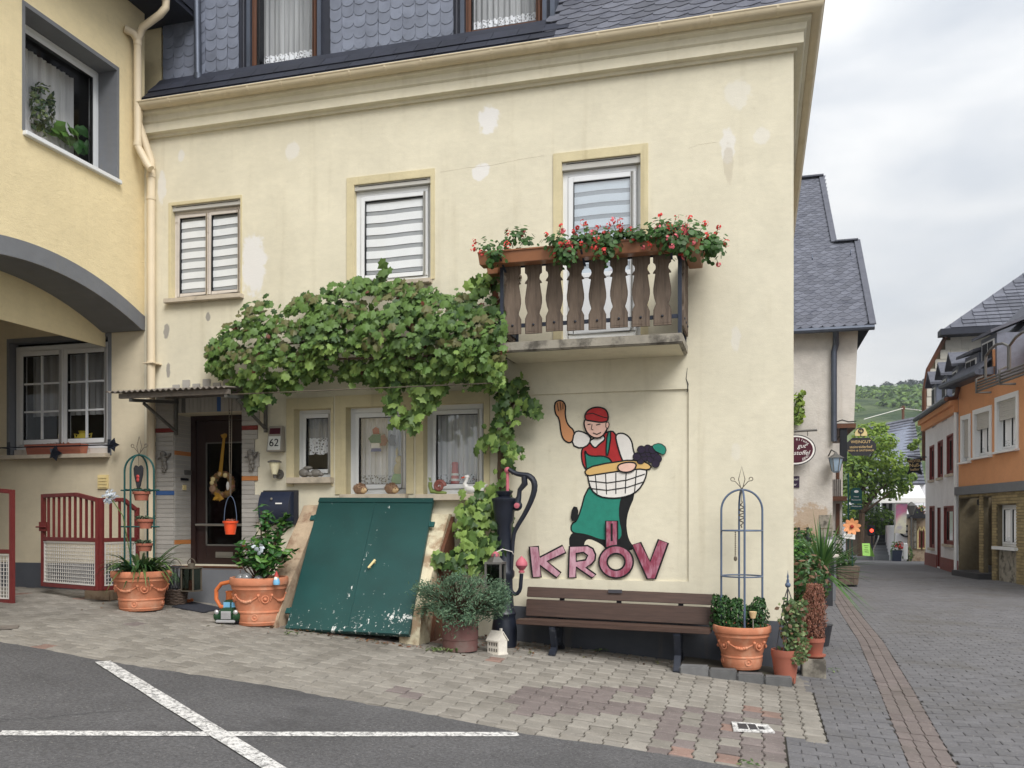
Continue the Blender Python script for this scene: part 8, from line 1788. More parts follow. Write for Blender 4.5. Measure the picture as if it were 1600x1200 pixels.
for pts in ([(764,560,-.3),(720,540,-.4),(650,530,-.45),(560,525,-.45),(470,535,-.45),(390,545,-.4)], [(776,585,-.2),(740,500,-.25),(690,470,-.2),(600,460,-.2)], [(640,530,-.5),(640,590,-.55),(650,640,-.5)], [(764,560,-.3),(772,500,-.25),(768,440,-.2)], [(790,640,-.12),(815,620,-.14),(835,640,-.16)], [(740,545,-.4),(650,560,-.7),(560,560,-.75),(450,565,-.7)]): tube_px(pts, .022, .009, 'branch', .02, 6)
# wires of the pergola
for y, z in ((-.75,2.93),(-.35,3.2)):
    mb = MB(); mb.tube([(PY(360,560,y).x,y,z),(PY(778,560,y).x,y,z)], .006, 5); mb.build('pergola_wire', m_wire, vine)
leaves = []
TOPY = [(330,548),(345,515),(375,490),(400,472),(440,470),(480,462),(520,455),(548,440),(590,438),(640,448),(690,460),(730,462),(760,466),(785,482)]
BOTY = [(330,570),(350,600),(400,622),(440,618),(470,598),(500,590),(560,592),(600,602),(640,600),(690,596),(740,606),(785,610)]
def ity(tab, x): return float(np.interp(x, [t[0] for t in tab], [t[1] for t in tab]))
for _ in range(5600):
    px = rnd.triangular(322, 788, 590) if rnd.random() < .3 else rnd.uniform(322, 788); t_, b_ = ity(TOPY, px), ity(BOTY, px); v = rnd.random(); py = t_+(b_-t_)*v+rnd.gauss(0, 5)
    if noise.noise((px/34, py/22, 1.3)) < -.22 and rnd.random() < .85: continue
    prof = .30+.62*math.sin(math.pi*min(1, max(0, .12+.72*v)))*min(1, (px-300)/90)   # canopy bulges out from the wall
    Y = -rnd.uniform(.05, 1)**.45*prof-.03*rnd.random()+.06*noise.noise((px/30, py/30, 7)); Y = min(Y, -.03)
    q = PY(px, py, Y); n = Vector((rnd.gauss(0,.45), -1.0+rnd.gauss(0,.35), .75-v*.5+rnd.gauss(0,.45))); bz_ = noise.noise((px/60, py/30, 3))
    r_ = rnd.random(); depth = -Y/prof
    mi = 2 if depth < .55 else (3 if (bz_ > .10 and r_ < .4 and v < .65) else (1 if (v > .6 and r_ < .5) else (2 if r_ < .2 else 0)))  # leaves deep in the canopy take the dark green: shade put into colour
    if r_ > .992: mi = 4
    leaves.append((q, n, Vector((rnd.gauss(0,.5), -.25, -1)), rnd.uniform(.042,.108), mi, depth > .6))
def strand(pts, n, w, s0=.09, s1=.14, mis=(0,0,1,2), out_=.12):
    for _ in range(n):
        t_ = rnd.random()*(len(pts)-1); i = int(t_); f = t_-i; a, b = pts[i], pts[i+1]; px, py, Y = [a[k_]*(1-f)+b[k_]*f for k_ in range(3)]
        q = PY(px+rnd.gauss(0,w), py+rnd.gauss(0,w), Y-rnd.uniform(0,out_)); leaves.append((q, Vector((rnd.gauss(0,.5), -1, .4+rnd.gauss(0,.45))), Vector((rnd.gauss(0,.6), -.2, -1)), rnd.uniform(s0,s1), rnd.choice(mis), True))
strand([(615,600,-.55),(612,625,-.55),(608,650,-.55)], 26, 6); strand([(650,600,-.6),(660,625,-.6),(650,655,-.55),(625,660,-.5)], 46, 9, mis=(0,1,1)); strand([(690,600,-.55),(676,622,-.5),(655,640,-.5)], 26, 8, mis=(0,1))
strand([(420,615,-.6),(400,632,-.55),(385,628,-.5)], 24, 8); strand([(788,590,-.2),(796,620,-.16),(788,660,-.14),(788,700,-.14),(797,720,-.14)], 125, 12, .06, .12, out_=.16, mis=(0,0,1,1,2)); strand([(810,600,-.16),(830,640,-.14),(838,645,-.14)], 24, 5)
strand([(770,690,-.12),(752,692,-.12),(748,700,-.12)], 14, 6, mis=(1,1,0)); strand([(735,455,-.25),(748,442,-.25),(765,432,-.25),(772,460,-.3)], 34, 8); strand([(770,440,-.25),(776,470,-.2),(765,500,-.2)], 12, 4, mis=(4,)); strand([(548,445,-.3),(552,436,-.3)], 6, 3); strand([(590,440,-.3),(597,428,-.3),(602,424,-.3)], 8, 4)
strand([(335,540,-.35),(332,555,-.35),(340,575,-.3)], 30, 6); strand([(765,775,-.2),(742,790,-.25),(738,820,-.28),(752,840,-.3)], 95, 11, .06,.14, (0,1,1,2)); strand([(690,880,-.45),(720,870,-.45),(760,850,-.4),(745,880,-.5)], 110, 14, .07,.15, (1,0,1,2)); strand([(712,795,-.06),(720,800,-.06),(712,840,-.06)], 8, 4, mis=(1,1)); strand([(790,770,-.2),(790,800,-.2),(780,840,-.25)], 30, 6, mis=(0,2))
cand = sorted([l for l in leaves if l[5]], key=lambda l: -l[3])[:300]; cid = set(id(l) for l in cand)
protos = {}
for l in cand:
    key = l[4]
    if key not in protos:
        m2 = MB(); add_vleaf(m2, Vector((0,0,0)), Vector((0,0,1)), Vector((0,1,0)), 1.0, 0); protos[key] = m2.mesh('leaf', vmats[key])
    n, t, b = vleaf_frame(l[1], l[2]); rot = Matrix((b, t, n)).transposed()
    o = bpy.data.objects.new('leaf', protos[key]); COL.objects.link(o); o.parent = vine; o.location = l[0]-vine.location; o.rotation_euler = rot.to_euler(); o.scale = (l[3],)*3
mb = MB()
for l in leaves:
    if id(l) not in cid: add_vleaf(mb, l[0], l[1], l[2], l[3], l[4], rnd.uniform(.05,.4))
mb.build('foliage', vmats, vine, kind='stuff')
# ---- balcony planters and geraniums
def planter(lb, P0, P1, h, depth, along='x'):
    t = thing('balcony_planter', lb, 'planter', (P0+P1)/2, group='brown plastic planters on the balcony rail'); a, b = P0, P1; mb = MB(); d = (b-a).normalized(); o_ = Vector((-d.y, d.x, 0)); o_ = o_ if o_.y > 0 or abs(o_.x) > .5 else -o_; up = Vector((0,0,h))
    i_ = d*.015+o_*.02; q0, q1, q2, q3 = a, b, b+o_*depth, a+o_*depth
    mb.hexa([q0+i_, q1-d*.015+o_*.02, q2-d*.015-o_*.02, q3+d*.015-o_*.02, q0+up, q1+up, q2+up, q3+up]); mb.bar(q0+up*.93-o_*.004, q1+up*.93-o_*.004, .012, h*.14); mb.build('trough', m_plbox, t, bev=.004)
    mb = MB(); m_ = d*.02+o_*.02; z = up+Vector((0,0,.002)); mb.poly([q0+m_+z, q1-d*.02+o_*.02+z, q2-d*.02-o_*.02+z, q3+d*.02-o_*.02+z]); mb.build('soil', m_soil, t); return t
Yp = -BP-.16; pA0, pA1 = PY(746,413,Yp), PY(897,402,Yp); zpl = (pA0.z+pA1.z)/2; hpl = PY(800,391,Yp).z-PY(800,411,Yp).z
xm_ = PY(898,400,Yp).x; xe_ = PY(1052,390,Yp).x; x0_ = PY(746,400,Yp).x
planter('left front brown planter on the balcony rail', Vector((x0_,Yp,zpl)), Vector((xm_-.008,Yp,zpl)), hpl, .17); planter('right front brown planter on the balcony rail', Vector((xm_+.008,Yp,zpl)), Vector((xe_,Yp,zpl)), hpl, .17)
pr = planter('brown planter on the right side of the balcony', Vector((BR+.17,-.70,zpl)), Vector((BR+.17,-.08,zpl)), hpl, .17); planter('brown planter on the left side of the balcony', Vector((BL-.01,-.48,zpl)), Vector((BL-.01,-.05,zpl)), hpl, .15)
GL = [(0,-.5),(.3,-.45),(.5,-.15),(.42,.25),(.15,.42),(-.15,.42),(-.42,.25),(-.5,-.15),(-.3,-.45)]
def gleaf(mb, p, n, t, s, mi):
    n, t, b = vleaf_frame(n, t); i = len(mb.v)
    for x, y in GL: mb.v.append(tuple(p+b*x*s+t*y*s+n*(abs(x)+abs(y))*.15*s))
    mb.f.append(tuple(range(i, i+9))); mb.m.append(mi)
def geranium(lb, pts, n, nf, spread=.09):
    """leaves and flower heads round points along a planter"""
    c = sum(pts, Vector())/len(pts); t = thing('geranium', lb, 'flowers', c, group='red geraniums in the balcony planters'); mb = MB(); mf = MB(); st = MB()
    for _ in range(n):
        b = rnd.choice(pts); d = Vector((rnd.gauss(0,1), rnd.gauss(0,.9)-.5, rnd.gauss(0,.8)+.05)); d.normalize(); p = b+d*spread*rnd.uniform(.3,1.7); gleaf(mb, p, d+Vector((0,-.4,.6)), Vector((rnd.gauss(0,1),rnd.gauss(0,1),rnd.gauss(0,1))), rnd.uniform(.028,.055), rnd.choice((0,0,1)))
    for _ in range(nf):
        b = rnd.choice(pts); d = Vector((rnd.gauss(0,.8), -.5+rnd.gauss(0,.5), rnd.uniform(-.7,1.3))); p = b+d.normalized()*spread*rnd.uniform(1.2,2.1); st.tube([b, p], .003, 4); mi = rnd.choice((0,0,1)); hs = rnd.uniform(.016,.034)
        for _ in range(int(rnd.uniform(7,16))):
            e = Vector((rnd.gauss(0,1), rnd.gauss(0,1), rnd.gauss(0,1))).normalized(); gleaf(mf, p+e*hs, e, Vector((rnd.gauss(0,1),rnd.gauss(0,1),rnd.gauss(0,1))), rnd.uniform(.016,.026), mi)
    mb.build('foliage', [lf_ger, lf_box2], t, kind='stuff'); mf.build('flower_heads', [lf_fl, lf_fl2], t, kind='stuff'); st.build('stems', lf_box2, t, kind='stuff')
zt_ = zpl+hpl
G_ = lambda px, py, Y=Yp: PY(px, py, Y)
geranium('loose geranium at the left end of the balcony', [G_(762,388,Yp+.06),G_(775,398,Yp-.03),G_(790,380,Yp+.08),G_(805,372,Yp+.08),G_(815,370,Yp+.08)]+[G_(772,405,Yp-.05),G_(825,380,Yp+.08)], 240, 7, .075)
geranium('hanging geranium below the middle of the front planters', [G_(868,380,Yp+.03),G_(880,392,Yp-.05),G_(885,402,Yp-.05),G_(895,380,Yp+.05)], 290, 13, .085)
geranium('geranium with many pink flowers before the balcony door', [G_(915,375,Yp+.05),G_(935,374,Yp+.05),G_(950,378,Yp-.0),G_(945,395,Yp-.05)], 260, 17, .085)
geranium('geranium between the balcony door and the right end', [G_(965,370,Yp+.05),G_(985,372,Yp+.05),G_(1005,372,Yp+.03)], 230, 8, .075)
geranium('dense bushy geranium at the right end of the balcony', [G_(1030,365,Yp+.05),G_(1050,362,Yp+.1),G_(1070,365,Yp+.2),G_(1088,370,Yp+.3),G_(1060,382,Yp-.02),G_(1085,385,Yp+.2),G_(1042,375,Yp)], 620, 26, .10)
geranium('geranium trailing over the right side planter', [Vector((BR+.26,-.5,zt_-.02)),Vector((BR+.26,-.3,zt_)),Vector((BR+.2,-.15,zt_+.05))], 220, 9, .09)
# ---- agapanthus in the left pot
def blade(mb, base, d, L_, w, droop, mi, n=6, lift=1.0):
    """a long arching strap leaf"""
    d = Vector(d); d.z = 0; d.normalize(); sd = Vector((-d.y, d.x, 0)); P = []
    for i in range(n+1):
        t_ = i/n; P.append((Vector(base)+d*L_*(t_*.85)+Vector((0,0,L_*(lift*t_-droop*t_*t_))), w*(1-.9*t_**2.2)*(.7+.6*t_*(1-t_)*2)))
    i0 = len(mb.v)
    for p, ww in P: mb.v += [tuple(p-sd*ww/2), tuple(p-Vector((0,0,ww*.18))), tuple(p+sd*ww/2)]
    for i in range(n):
        a = i0+i*3; mb.f += [(a,a+1,a+4,a+3),(a+1,a+2,a+5,a+4)]; mb.m += [mi, mi]
ag = thing('strap_leaf_plant', 'strap leaved plant with a pale flower head in the left terracotta pot', 'plant', c1+Vector((0,0,h1_*.86)))
b_ = c1+Vector((0,0,h1_*.84)); blm = {}
for i in range(120):
    a_ = rnd.uniform(0, 6.28); L_ = rnd.uniform(.28,.52); mb = MB(); r_ = rnd.uniform(0,.12); dr_ = rnd.uniform(.7,1.35)
    if rnd.random() < .25: dr_ = rnd.uniform(.5,.8)
    blade(mb, b_+Vector((r_*math.cos(a_), r_*math.sin(a_), 0)), (math.cos(a_+rnd.gauss(0,.3)), math.sin(a_+rnd.gauss(0,.3)), 0), L_, rnd.uniform(.034,.056), dr_, 0, lift=rnd.uniform(.85,1.35)); mb.build('leaf', rnd.choice((lf_agap, lf_agap, lf_agap2)), ag, smooth=True)
mb = MB(); e_ = PY(172,776,-1.15); mb.tube([b_+Vector((-.05,-.05,0)), PY(192,806,-1.12), e_], .006, 6); mb.build('flower_stem', lf_agap2, ag)
mb = MB()
for i in range(34):
    d = Vector((rnd.gauss(0,1), rnd.gauss(0,1), rnd.gauss(0,1))).normalized(); mb.tube([e_, e_+d*.05], .002, 4)
    for k_ in range(4): leaf(mb, e_+d*.07+Vector((rnd.uniform(-.01,.01),)*3), d+Vector((rnd.gauss(0,.6),rnd.gauss(0,.6),rnd.gauss(0,.6))), .035, rnd, 0, .4, d)
mb.build('flower_head', lf_agfl, ag)
# ---- citrus in the middle pot
def twiggy(t, base, tips, nl, s, mats, r=.008, oval=.48, along=.55, nm='leaf'):
    mb = MB(); lv = MB()
    for tip in tips:
        tip = Vector(tip); mid = base.lerp(tip,.5)+Vector((rnd.gauss(0,.02),rnd.gauss(0,.02),rnd.uniform(-.04,.03))); mb.tube([base, mid, tip], [r, r*.8, r*.4], 6)
        for _ in range(nl):
            u = rnd.uniform(along, 1.05); p = (mid.lerp(tip,(u-.5)*2) if u > .5 else base.lerp(mid,u*2)); d = Vector((rnd.gauss(0,1), rnd.gauss(0,1), rnd.gauss(0,.6)+.5)).normalized(); leaf(lv, p+d*s*.55, Vector((rnd.gauss(0,.6),-.4+rnd.gauss(0,.5),1)), s*rnd.uniform(.7,1.25), rnd, rnd.choice(range(len(mats))), oval, d)
    mb.build('branches', m_bark, t, smooth=True); lv.build('foliage', mats, t)
ci_ = thing('citrus_bush', 'glossy leaved citrus bush with a white flower in the middle terracotta pot', 'shrub', c2+Vector((0,0,h2_*.86)))
twiggy(ci_, c2+Vector((0,0,h2_*.85)), [PY(x,y,Y) for x,y,Y in ((414,806,-.95),(408,798,-.95),(420,812,-.9),(440,818,-.9),(448,808,-.88),(446,815,-.85),(436,838,-.9),(443,865,-.85),(455,862,-.8),(385,850,-1.0),(378,858,-1.05),(392,845,-.95),(372,868,-1.05),(400,855,-1.15),(412,850,-1.1),(425,860,-1.1),(432,872,-1.1),(390,875,-1.2),(405,880,-1.25),(420,885,-1.2),(415,835,-1.0),(402,840,-.9),(398,865,-1.2))], 24, .092, [lf_cit, lf_cit, lf_cit2], .011)
fl_ = PY(404,857,-1.2); mb = MB()
for i in range(9): leaf(mb, fl_+Vector((rnd.uniform(-.05,.04),rnd.uniform(-.02,.02),rnd.uniform(-.05,.05))), (rnd.gauss(0,.5),-1,rnd.gauss(0,.5)), .06, rnd, 0, .7)
mb.build('white_blossom', lf_agfl, ci_)
# ---- box shrubs in the right pot
bx_ = thing('box_shrubs', 'two dark green clipped box shrubs inside the obelisk of the right terracotta pot', 'shrub', c3+Vector((0,0,h3_*.85))); mb = MB(); bb = MB()
for cx_, cy_, w_, hh, n in ((1130,-.36,.10,.33,560),(1150,-.42,.115,.31,600),(1186,-.36,.105,.32,520),(1118,-.3,.06,.34,220),(1172,-.28,.09,.24,300)):
    q = PY(cx_,960,cy_); z0 = c3.z+h3_*.86
    for _ in range(n):
        u = rnd.random(); d = Vector((rnd.gauss(0,1), rnd.gauss(0,1), 0)).normalized(); rr_ = w_*(1-.55*u**2)*rnd.uniform(.55,1.1); p = Vector((q.x,q.y,z0+hh*u))+d*rr_; leaf(mb, p, d+Vector((rnd.gauss(0,.5),rnd.gauss(0,.5),.7)), .034, rnd, rnd.choice((0,0,0,1)), .62, Vector((d.x*.4,d.y*.4,1)))
    bb.tube([(q.x,q.y,z0-.02),(q.x,q.y,z0+hh*.8)], .01, 5)
mb.build('foliage', [lf_box, lf_box2], bx_); bb.build('stems', m_bark, bx_, kind='stuff')
# ---- juniper in its sleeve pot
jp = thing('flower_pot', 'plain round mauve brown pot with the juniper beside the cellar hatch', 'flower pot', PG(719,1020)); cj, rj, hj = potat(719, 693, 746, 1020, 968, -.92)
jp.location = cj; mb = MB(); mb.lathe([(rj,0),(rj,hj*.34),(rj*1.03,hj*.36),(rj*1.03,hj),(rj*.92,hj),(rj*.9,hj*.9)], cj, 28); mb.build('pot', M('mauve_pot', (112,80,76), .8, v=.15, bump=.2, col2=(120,112,104), s2=4, t2=(.5,.65), f2=.6), jp, smooth=True); mb = MB(); mb.lathe([(.001,hj*.93),(rj*.9,hj*.92)], cj, 16); mb.build('soil', m_soil, jp)
ju = thing('juniper', 'spreading grey green juniper in the round pot beside the pump', 'shrub', cj+Vector((0,0,hj))); mb = MB(); bb = MB(); base = cj+Vector((0,0,hj*.9))
tips = []
for i in range(120):
    px = rnd.uniform(655, 788); u = abs(px-720)/68; py = rnd.uniform(895+22*u, 962-12*u) if rnd.random() < .85 else rnd.uniform(950, 985); px = px if py < 962 else rnd.uniform(700,745)
    Y = -.92+rnd.uniform(-.38,.12)*(1-.4*u); tips.append(PY(px, py, Y))
for tp in tips:
    mid = base.lerp(tp,.55)+Vector((0,0,.05)); bb.tube([base, mid, tp], [.012,.007,.003], 5); d = (tp-mid).normalized()
    for _ in range(62):
        e = (d*1.2+Vector((rnd.gauss(0,.7),rnd.gauss(0,.7),rnd.gauss(0,.5)+.25))).normalized(); o_ = tp+Vector((rnd.gauss(0,.045),rnd.gauss(0,.045),rnd.gauss(0,.032))); leaf(mb, o_, Vector((rnd.gauss(0,1),rnd.gauss(0,1)-.3,rnd.gauss(0,1)+.3)), rnd.uniform(.022,.045), rnd, rnd.choice((0,0,1)), .30, e)
mb.build('foliage', [lf_jun, lf_jun2], ju); bb.build('branches', m_bark, ju)
# ---- corner pots: ivy, dead conifer, block and saucer
ci, ri, hi_ = potat(1227, 1204, 1250, 1063, 1016, -.45); ip = thing('flower_pot', 'brown terracotta pot with ivy at the house corner', 'flower pot', ci); mb = MB(); mb.lathe([(ri*.70,0),(ri*.92,hi_*.72),(ri*.93,hi_*.74),(ri*.96,hi_*.78),(ri,hi_*.84),(ri*1.0,hi_),(ri*.9,hi_),(ri*.86,hi_*.85)], ci, 28); mb.build('pot', m_terrd, ip, smooth=True); mb = MB(); mb.lathe([(.001,hi_*.88),(ri*.87,hi_*.87)], ci, 16); mb.build('soil', m_soil, ip)
iv = thing('ivy', 'ivy climbing a small wire obelisk in the corner pot, trailing over its right rim', 'plant', ci+Vector((0,0,hi_))); mb = MB()
for _ in range(620):
    u = rnd.random(); px = 1242+rnd.gauss(0,9.5)-3*u; py = 1018-78*u+rnd.gauss(0,3); Y = -.45-rnd.uniform(-.06,.12)
    if rnd.random() < .2: px, py, Y = rnd.gauss(1250,6), rnd.uniform(1010,1036), -.56
    leaf(mb, PY(px,py,Y), (rnd.gauss(0,.6),-1+rnd.gauss(0,.4),.5+rnd.gauss(0,.5)), rnd.uniform(.03,.055), rnd, rnd.choice((0,0,1,0,2)), .75)
mb.build('foliage', [lf_ivy, lf_ivy2, lf_ivy3], iv); mb = MB()
for i in range(5): mb.tube([ci+Vector((rnd.uniform(-.03,.08),rnd.uniform(-.08,.05),hi_*.85)), PY(1240+rnd.uniform(-6,6),975,-.45), PY(1238+rnd.uniform(-6,6),945,-.45)], .005, 5)
mb.build('stems', m_bark, iv, kind='stuff')
so_ = thing('small_obelisk', 'small wire obelisk with a ball finial in the ivy pot', 'trellis', ci+Vector((0,0,hi_))); tp_ = PY(1231,918,-.45); mb = MB()
for dx, dy in ((-.09,-.06),(.09,-.06),(0,.1),(-.02,-.12)): mb.tube([ci+Vector((dx,dy,hi_*.85)), PY(1231,935,-.45)+Vector((dx*.35,dy*.35,0)), tp_], .005, 5)
mb.build('wire_frame', m_anth, so_); mb = MB(); q = PY(1231,914,-.45); mb.ball(q, .026, n=12, k=8); mb.lathe([(.012,.02),(.014,.04),(.006,.06),(.010,.075),(.003,.11),(.001,.135)], q, 8); mb.build('finial', m_bluei, so_, smooth=True)
blk = thing('concrete_block', 'pale concrete block under the pot of the dead conifer', 'block', PG(1270,1042)); Yb = .12; xb0, xb1 = PY(1252,1030,Yb).x, PY(1289,1030,Yb).x; xb0 = max(xb0, XRT+.04); zb_t = PY(1270,1031,Yb-.15).z; mb = MB(); mb.box(xb0, xb1, Yb-.16, Yb+.2, -.03, zb_t); mb.build('block', m_conc, blk, bev=.01)
cd_ = Vector(((xb0+xb1)/2+.01, Yb, zb_t)); rd = (PY(1294,1000,Yb).x-PY(1262,1000,Yb).x)/2*1.05; hd = PY(1270,998,Yb-.1).z-zb_t
dp = thing('flower_pot', 'brown terracotta pot and saucer with the dead conifer past the corner', 'flower pot', cd_); mb = MB(); mb.lathe([(rd*.8,0),(rd*1.08,.02),(rd*1.1,.035),(rd*.8,.03)], cd_, 24); mb.build('saucer', m_terrd, dp, smooth=True); mb = MB(); mb.lathe([(rd*.72,.025),(rd*.92,hd*.75),(rd,hd*.8),(rd,hd),(rd*.9,hd),(rd*.87,hd*.88)], cd_, 24); mb.build('pot', m_terrd, dp, smooth=True); mb = MB(); mb.lathe([(.001,hd*.9),(rd*.88,hd*.9)], cd_, 14); mb.build('soil', m_soil, dp)
dc = thing('dead_conifer', 'brown dried out conifer in the pot just past the house corner', 'shrub', cd_+Vector((0,0,hd))); mb = MB(); htop = PY(1272,912,Yb).z-(cd_.z+hd)
for _ in range(4600):
    u = rnd.random(); d = Vector((rnd.gauss(0,1), rnd.gauss(0,1), 0)).normalized(); w_ = rd*1.25*(1-.45*max(0,u-.55)/.45)*(.75+.5*u if u < .5 else 1); p = cd_+Vector((0,0,hd+htop*u))+d*w_*rnd.uniform(.35,1.08)+Vector((noise.noise((u*5,d.x*2,0))*.03,0,0)); leaf(mb, p, d+Vector((rnd.gauss(0,.8),rnd.gauss(0,.8),.5)), rnd.uniform(.014,.030), rnd, rnd.choice((0,0,1)), .35, Vector((d.x*.6,d.y*.6,1)))
mb.build('foliage', [lf_dead, lf_dead2], dc); mb = MB(); mb.tube([cd_+Vector((0,0,hd*.8)), cd_+Vector((0,0,hd+htop*.9))], .012, 6); mb.build('stem', m_bark, dc)
for px, py, Y, r_, n, lb, ms in ((1256,905,1.1,.26,500,'brownish green shrub behind the dead conifer at the corner',[lf_ivy3,lf_ivy,lf_cit]),(1250,872,3.4,.26,300,'green leafy shrub between the yucca and the house corner',[lf_cit,lf_cit2]),(1252,862,5.5,.36,200,'dark leafy plant behind the yucca below the old plaster wall',[lf_tr3,lf_cit])):
    q = PY(px,py,Y); q.x = max(q.x, XRT+r_*.75); t = thing('shrub', lb, 'shrub', (q.x, Y, gz(q.x,Y))); mb = MB(); leafblob(mb, q, r_, n, .07 if Y < 3 else .11, rnd, (1,.9,1.1), range(len(ms)), .4, .5); leafblob(mb, (q.x,Y,q.z*.5+.15), r_*.7, n//2, .07 if Y < 3 else .11, rnd, (1,.9,1.2), range(len(ms)), .4, .5); mb.build('foliage', ms, t); mb = MB(); mb.tube([(q.x,Y,gz(q.x,Y)),(q.x+.02,Y,q.z)], .015, 6); mb.lathe([(.11,0),(.15,.22),(.16,.24),(.13,.24)], (q.x,Y,gz(q.x,Y)), 16); mb.build('pot', m_terrd, t)
# ---- yucca
qy = PY(1279,925,2.4); yu = thing('yucca', 'big spiky yucca beside the wall behind the dead conifer', 'plant', (qy.x,2.4,gz(qy.x,2.4))); yb_ = PY(1284,890,2.4)
mb = MB(); mb.tube([(qy.x,2.4,gz(qy.x,2.4)), yb_], .05, 8); mb.lathe([(.12,0),(.16,.24),(.17,.26),(.14,.26)], (qy.x,2.4,gz(qy.x,2.4)), 18); mb.build('pot', m_anth, yu, smooth=True)
for i in range(95):
    a_ = rnd.uniform(0,6.28); el = rnd.uniform(-.7,1.45); L_ = rnd.uniform(.52,.78); mb = MB(); d = (math.cos(a_), math.sin(a_), 0); ce = math.cos(el)
    sd = Vector((-d[1], d[0], 0)); P = []
    for k_ in range(5): u = k_/4; P.append((yb_+Vector((d[0]*ce,d[1]*ce,math.sin(el)))*L_*u+Vector((0,0,-.10*u*u*ce)), .036*(1-u**2)*(.6+.9*u*(1-u)*2)+.001))
    i0 = 0
    for p, ww in P: mb.v += [tuple(p-sd*ww/2), tuple(p-Vector((0,0,ww*.2))), tuple(p+sd*ww/2)]
    for k_ in range(4): a2 = k_*3; mb.f += [(a2,a2+1,a2+4,a2+3),(a2+1,a2+2,a2+5,a2+4)]; mb.m += [0,0]
    mb.build('leaf', rnd.choice((lf_yuc, lf_yuc, lf_yuc2)), yu, smooth=True)
# ---- planter crate with the paper flower and its sign further up the street
qc = PG(1326,917); Yc_ = qc.y; cr_ = thing('wooden_planter', 'square grey wooden planter on feet at the edge of the street', 'planter', (qc.x,Yc_,gz(qc.x,Yc_)))
xa, xb_ = PY(1308,900,Yc_).x, PY(1344,900,Yc_).x; zc0, zc1 = PY(1326,914,Yc_).z, PY(1326,885,Yc_).z; n = 3
for i in range(n): mb = MB(); f0, f1 = i/n, (i+1)/n; ins0, ins1 = .05*(1-f0), .05*(1-f1); z0, z1 = zc0+(zc1-zc0)*f0+.004, zc0+(zc1-zc0)*f1-.004; mb.hexa([(xa+ins0,Yc_,z0),(xb_-ins0,Yc_,z0),(xb_-ins0,Yc_+.6,z0),(xa+ins0,Yc_+.6,z0),(xa+ins1,Yc_-.02,z1),(xb_-ins1,Yc_-.02,z1),(xb_-ins1,Yc_+.62,z1),(xa+ins1,Yc_+.62,z1)]); mb.build('plank', m_balw, cr_, bev=.006)
mb = MB()
for x in (xa+.06, xb_-.12):
    mb.box(x, x+.06, Yc_+.02, Yc_+.1, gz(qc.x,Yc_)-.01, zc0+.002); mb.box(x, x+.06, Yc_+.5, Yc_+.58, gz(qc.x,Yc_)-.01, zc0+.002)
mb.build('feet', m_anth, cr_)
cp_ = thing('planter_shrub', 'green shrub growing in the grey wooden planter', 'shrub', ((xa+xb_)/2,Yc_+.3,zc1)); mb = MB(); leafblob(mb, ((xa+xb_)/2-.08,Yc_+.3,zc1+.16), .30, 330, .085, rnd, (1,.8,.8), (0,0,1)); leafblob(mb, ((xa+xb_)/2-.25,Yc_+.45,zc1+.5), .26, 150, .085, rnd, (.8,.8,1.4), (0,1)); mb.build('foliage', [lf_tr3, lf_cit], cp_)
fw = thing('paper_flower', 'big orange decorative flower on a stake above the wooden planter', 'flower ornament', PY(1331,823,Yc_)); q = PY(1331,823,Yc_+.05)
for i in range(9):
    a_ = i*2*math.pi/9+.15; mb = MB(); ca, sa = math.cos(a_), math.sin(a_); P = [(0.03,0),(.09,.042),(.15,.046),(.195,.02),(.205,0),(.195,-.02),(.15,-.046),(.09,-.042)]; mb.poly([(q.x+ca*u-sa*v, q.y-.04*u/.2+.03*abs(v)/.05*.5, q.z+sa*u+ca*v) for u, v in P]); mb.build('petal', M('apricot_petal', (232,160,110), .6, v=.06, bump=0) if 'apricot_petal' not in bpy.data.materials else bpy.data.materials['apricot_petal'], fw)
mb = MB(); mb.ball(q+Vector((0,-.03,0)), .042, (1,.6,1), 10, 7); mb.build('flower_centre', M('flower_centre', (156,48,34), .7, bump=0), fw, smooth=True); mb = MB(); mb.tube([q+Vector((0,.03,0)), (q.x+.02,q.y+.1,zc1)], .012, 6); mb.build('stake', m_green, fw)
cs_ = thing('card_sign', 'small white card sign below the orange flower', 'sign', PY(1327,838,Yc_)); mb = MB(); a, b, c, d = rectY(1318.5,1336,834,841.5,Yc_+.0); mb.hexa([(a,Yc_-.02,c+.01),(b,Yc_-.02,c-.02),(b,Yc_-.01,c-.02),(a,Yc_-.01,c+.01),(a,Yc_-.02,d+.01),(b,Yc_-.02,d-.02),(b,Yc_-.01,d-.02),(a,Yc_-.01,d+.01)]); mb.build('card', m_swan, cs_); mb = MB(); mb.tube([((a+b)/2,Yc_,d),((a+b)/2,Yc_+.2,zc1)], .01, 5); mb.build('stick', m_wire, cs_)
for i in range(2): mb = MB(); mb.box(a+.04, b-.06, Yc_-.0225, Yc_-.0202, d-.035-.035*i, d-.025-.035*i); mb.build('printed_line', m_steel, cs_)
for px, lb in ((1248,'dark wine bottle on the ledge by the old wall, next to the house corner'),(1262,'second dark wine bottle further from the house corner')):
    q = PY(px,866,8.0); t = thing('wine_bottle', lb, 'bottle', q, group='wine bottles on display'); mb = MB(); s_ = 1.6; mb.lathe([(.04*s_,0),(.04*s_,.19*s_),(.035*s_,.21*s_),(.015*s_,.25*s_),(.015*s_,.31*s_)], q, 12); mb.build('bottle', m_ink, t, smooth=True); mb = MB(); mb.lathe([(.041*s_,.05*s_),(.041*s_,.13*s_)], q, 12); mb.build('bottle_label', m_cream, t)
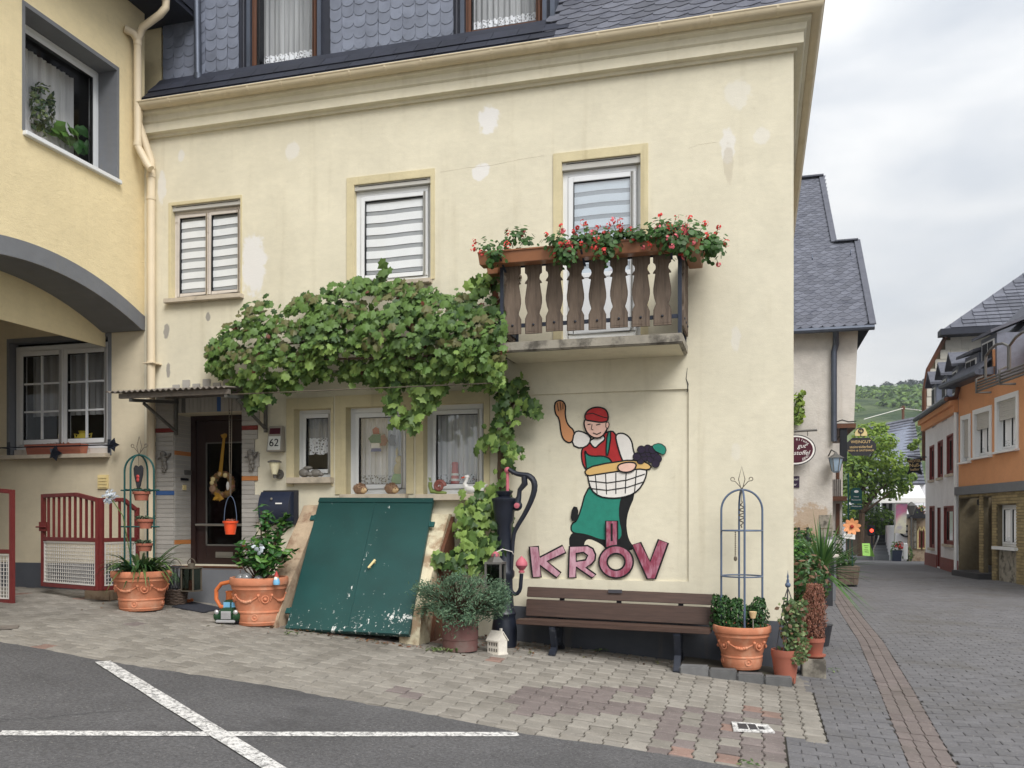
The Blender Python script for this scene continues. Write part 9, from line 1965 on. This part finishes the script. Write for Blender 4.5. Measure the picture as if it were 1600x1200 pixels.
bn_ = thing('display_shelf', 'low display shelf with bottles standing behind the shrubs', 'shelf', PY(1262,870,8.0)); a, b = PY(1235,866,8).x, PY(1310,866,8).x; mb = MB(); mb.box(a,b,7.85,8.2,PY(1260,870,8).z,PY(1260,866,8).z); mb.build('board', m_oldw, bn_); mb = MB(); mb.box(a+.1,b-.1,7.95,8.15,-.02,PY(1260,870,8).z-.002); mb.build('support', m_anth, bn_)
mc = thing('menu_case', 'grey cabinet with pale papers behind the yucca', 'cabinet', PY(1298,880,9)); a, b, c, d = rectY(1288,1306,839,890,9.0); mb = MB(); mb.box(a,b,9,9.3,0,d); mb.build('body', m_greyp, mc, bev=.01); mb = MB(); mb.box(a+.03,b-.03,8.985,8.998,(c+d)/2+.05,d-.05); mb.build('paper', m_num, mc); mb = MB(); mb.box(a+.03,b-.03,8.985,8.998,.4,(c+d)/2-.02); mb.build('drawer', m_anth, mc)
# ---- litter, weeds, dry leaves along the wall foot
lm = MB()
for _ in range(420):
    z_ = rnd.random()
    if z_ < .45: x, y = rnd.uniform(-3.1,-2.0), -rnd.uniform(.02,.75)
    elif z_ < .7: x, y = rnd.uniform(-4.8,-3.0), -1.05-rnd.random()*.12
    elif z_ < .85: x, y = rnd.uniform(-2.0,.3), -rnd.uniform(.03,.5)
    else: x, y = rnd.uniform(-7,-2), -rnd.uniform(.2,1.5)
    leaf(lm, Vector((x,y,gz(x,y)+.008+rnd.random()*.012)), (rnd.gauss(0,.35),rnd.gauss(0,.35),1), rnd.uniform(.015,.05), rnd, rnd.choice((0,0,1,2)), .5)
o = lm.build('dry_leaves', [lf_dry, lf_v4, lf_dead], kind='stuff'); o['label'] = 'dry leaves and crumbs lying along the foot of the wall'; o['category'] = 'leaf litter'
wm = MB()
for x, y, n in [(PG(680,1018).x,PG(680,1018).y,60),(PG(705,1019).x,PG(705,1019).y,40),(PG(455,993).x,PG(455,993).y,22),(PG(1080,1040).x,-.52,26),(PG(1296,1050).x,PG(1296,1050).y,16),(PG(925,1030).x,-.1,20),(PG(1169,1196).x,PG(1169,1196).y,18)]:
    for _ in range(n): a_ = rnd.uniform(0,6.28); r_ = rnd.random()**.7*.10; p = Vector((x+r_*math.cos(a_), y+r_*math.sin(a_)*.6, gz(x,y)+.012)); leaf(wm, p+Vector((0,0,rnd.random()*.03)), (math.cos(a_)*.5,math.sin(a_)*.5,1), rnd.uniform(.02,.05), rnd, rnd.choice((0,1)), .4)
o = wm.build('weeds', [lf_tr3, lf_ivy2], kind='stuff'); o['label'] = 'small weeds growing in the paving joints by the wall'; o['category'] = 'weeds'
# ------------------------------------------------------------------ thin summer haze in the air
k = bpy.data.materials.new('air'); k.use_nodes = True; t_ = k.node_tree; t_.nodes.remove(t_.nodes['Principled BSDF'])
pv = t_.nodes.new('ShaderNodeVolumePrincipled'); pv.inputs['Color'].default_value = (.80,.86,.93,1); pv.inputs['Density'].default_value = .00045; pv.inputs['Anisotropy'].default_value = .2
t_.links.new(pv.outputs[0], [n for n in t_.nodes if n.type == 'OUTPUT_MATERIAL'][0].inputs['Volume'])
mb = MB(); mb.box(-720, 720, -210, 910, -30, 95); o = mb.build('haze', k, kind='stuff'); o['label'] = 'thin pale haze in the air over the whole place'; o['category'] = 'haze'
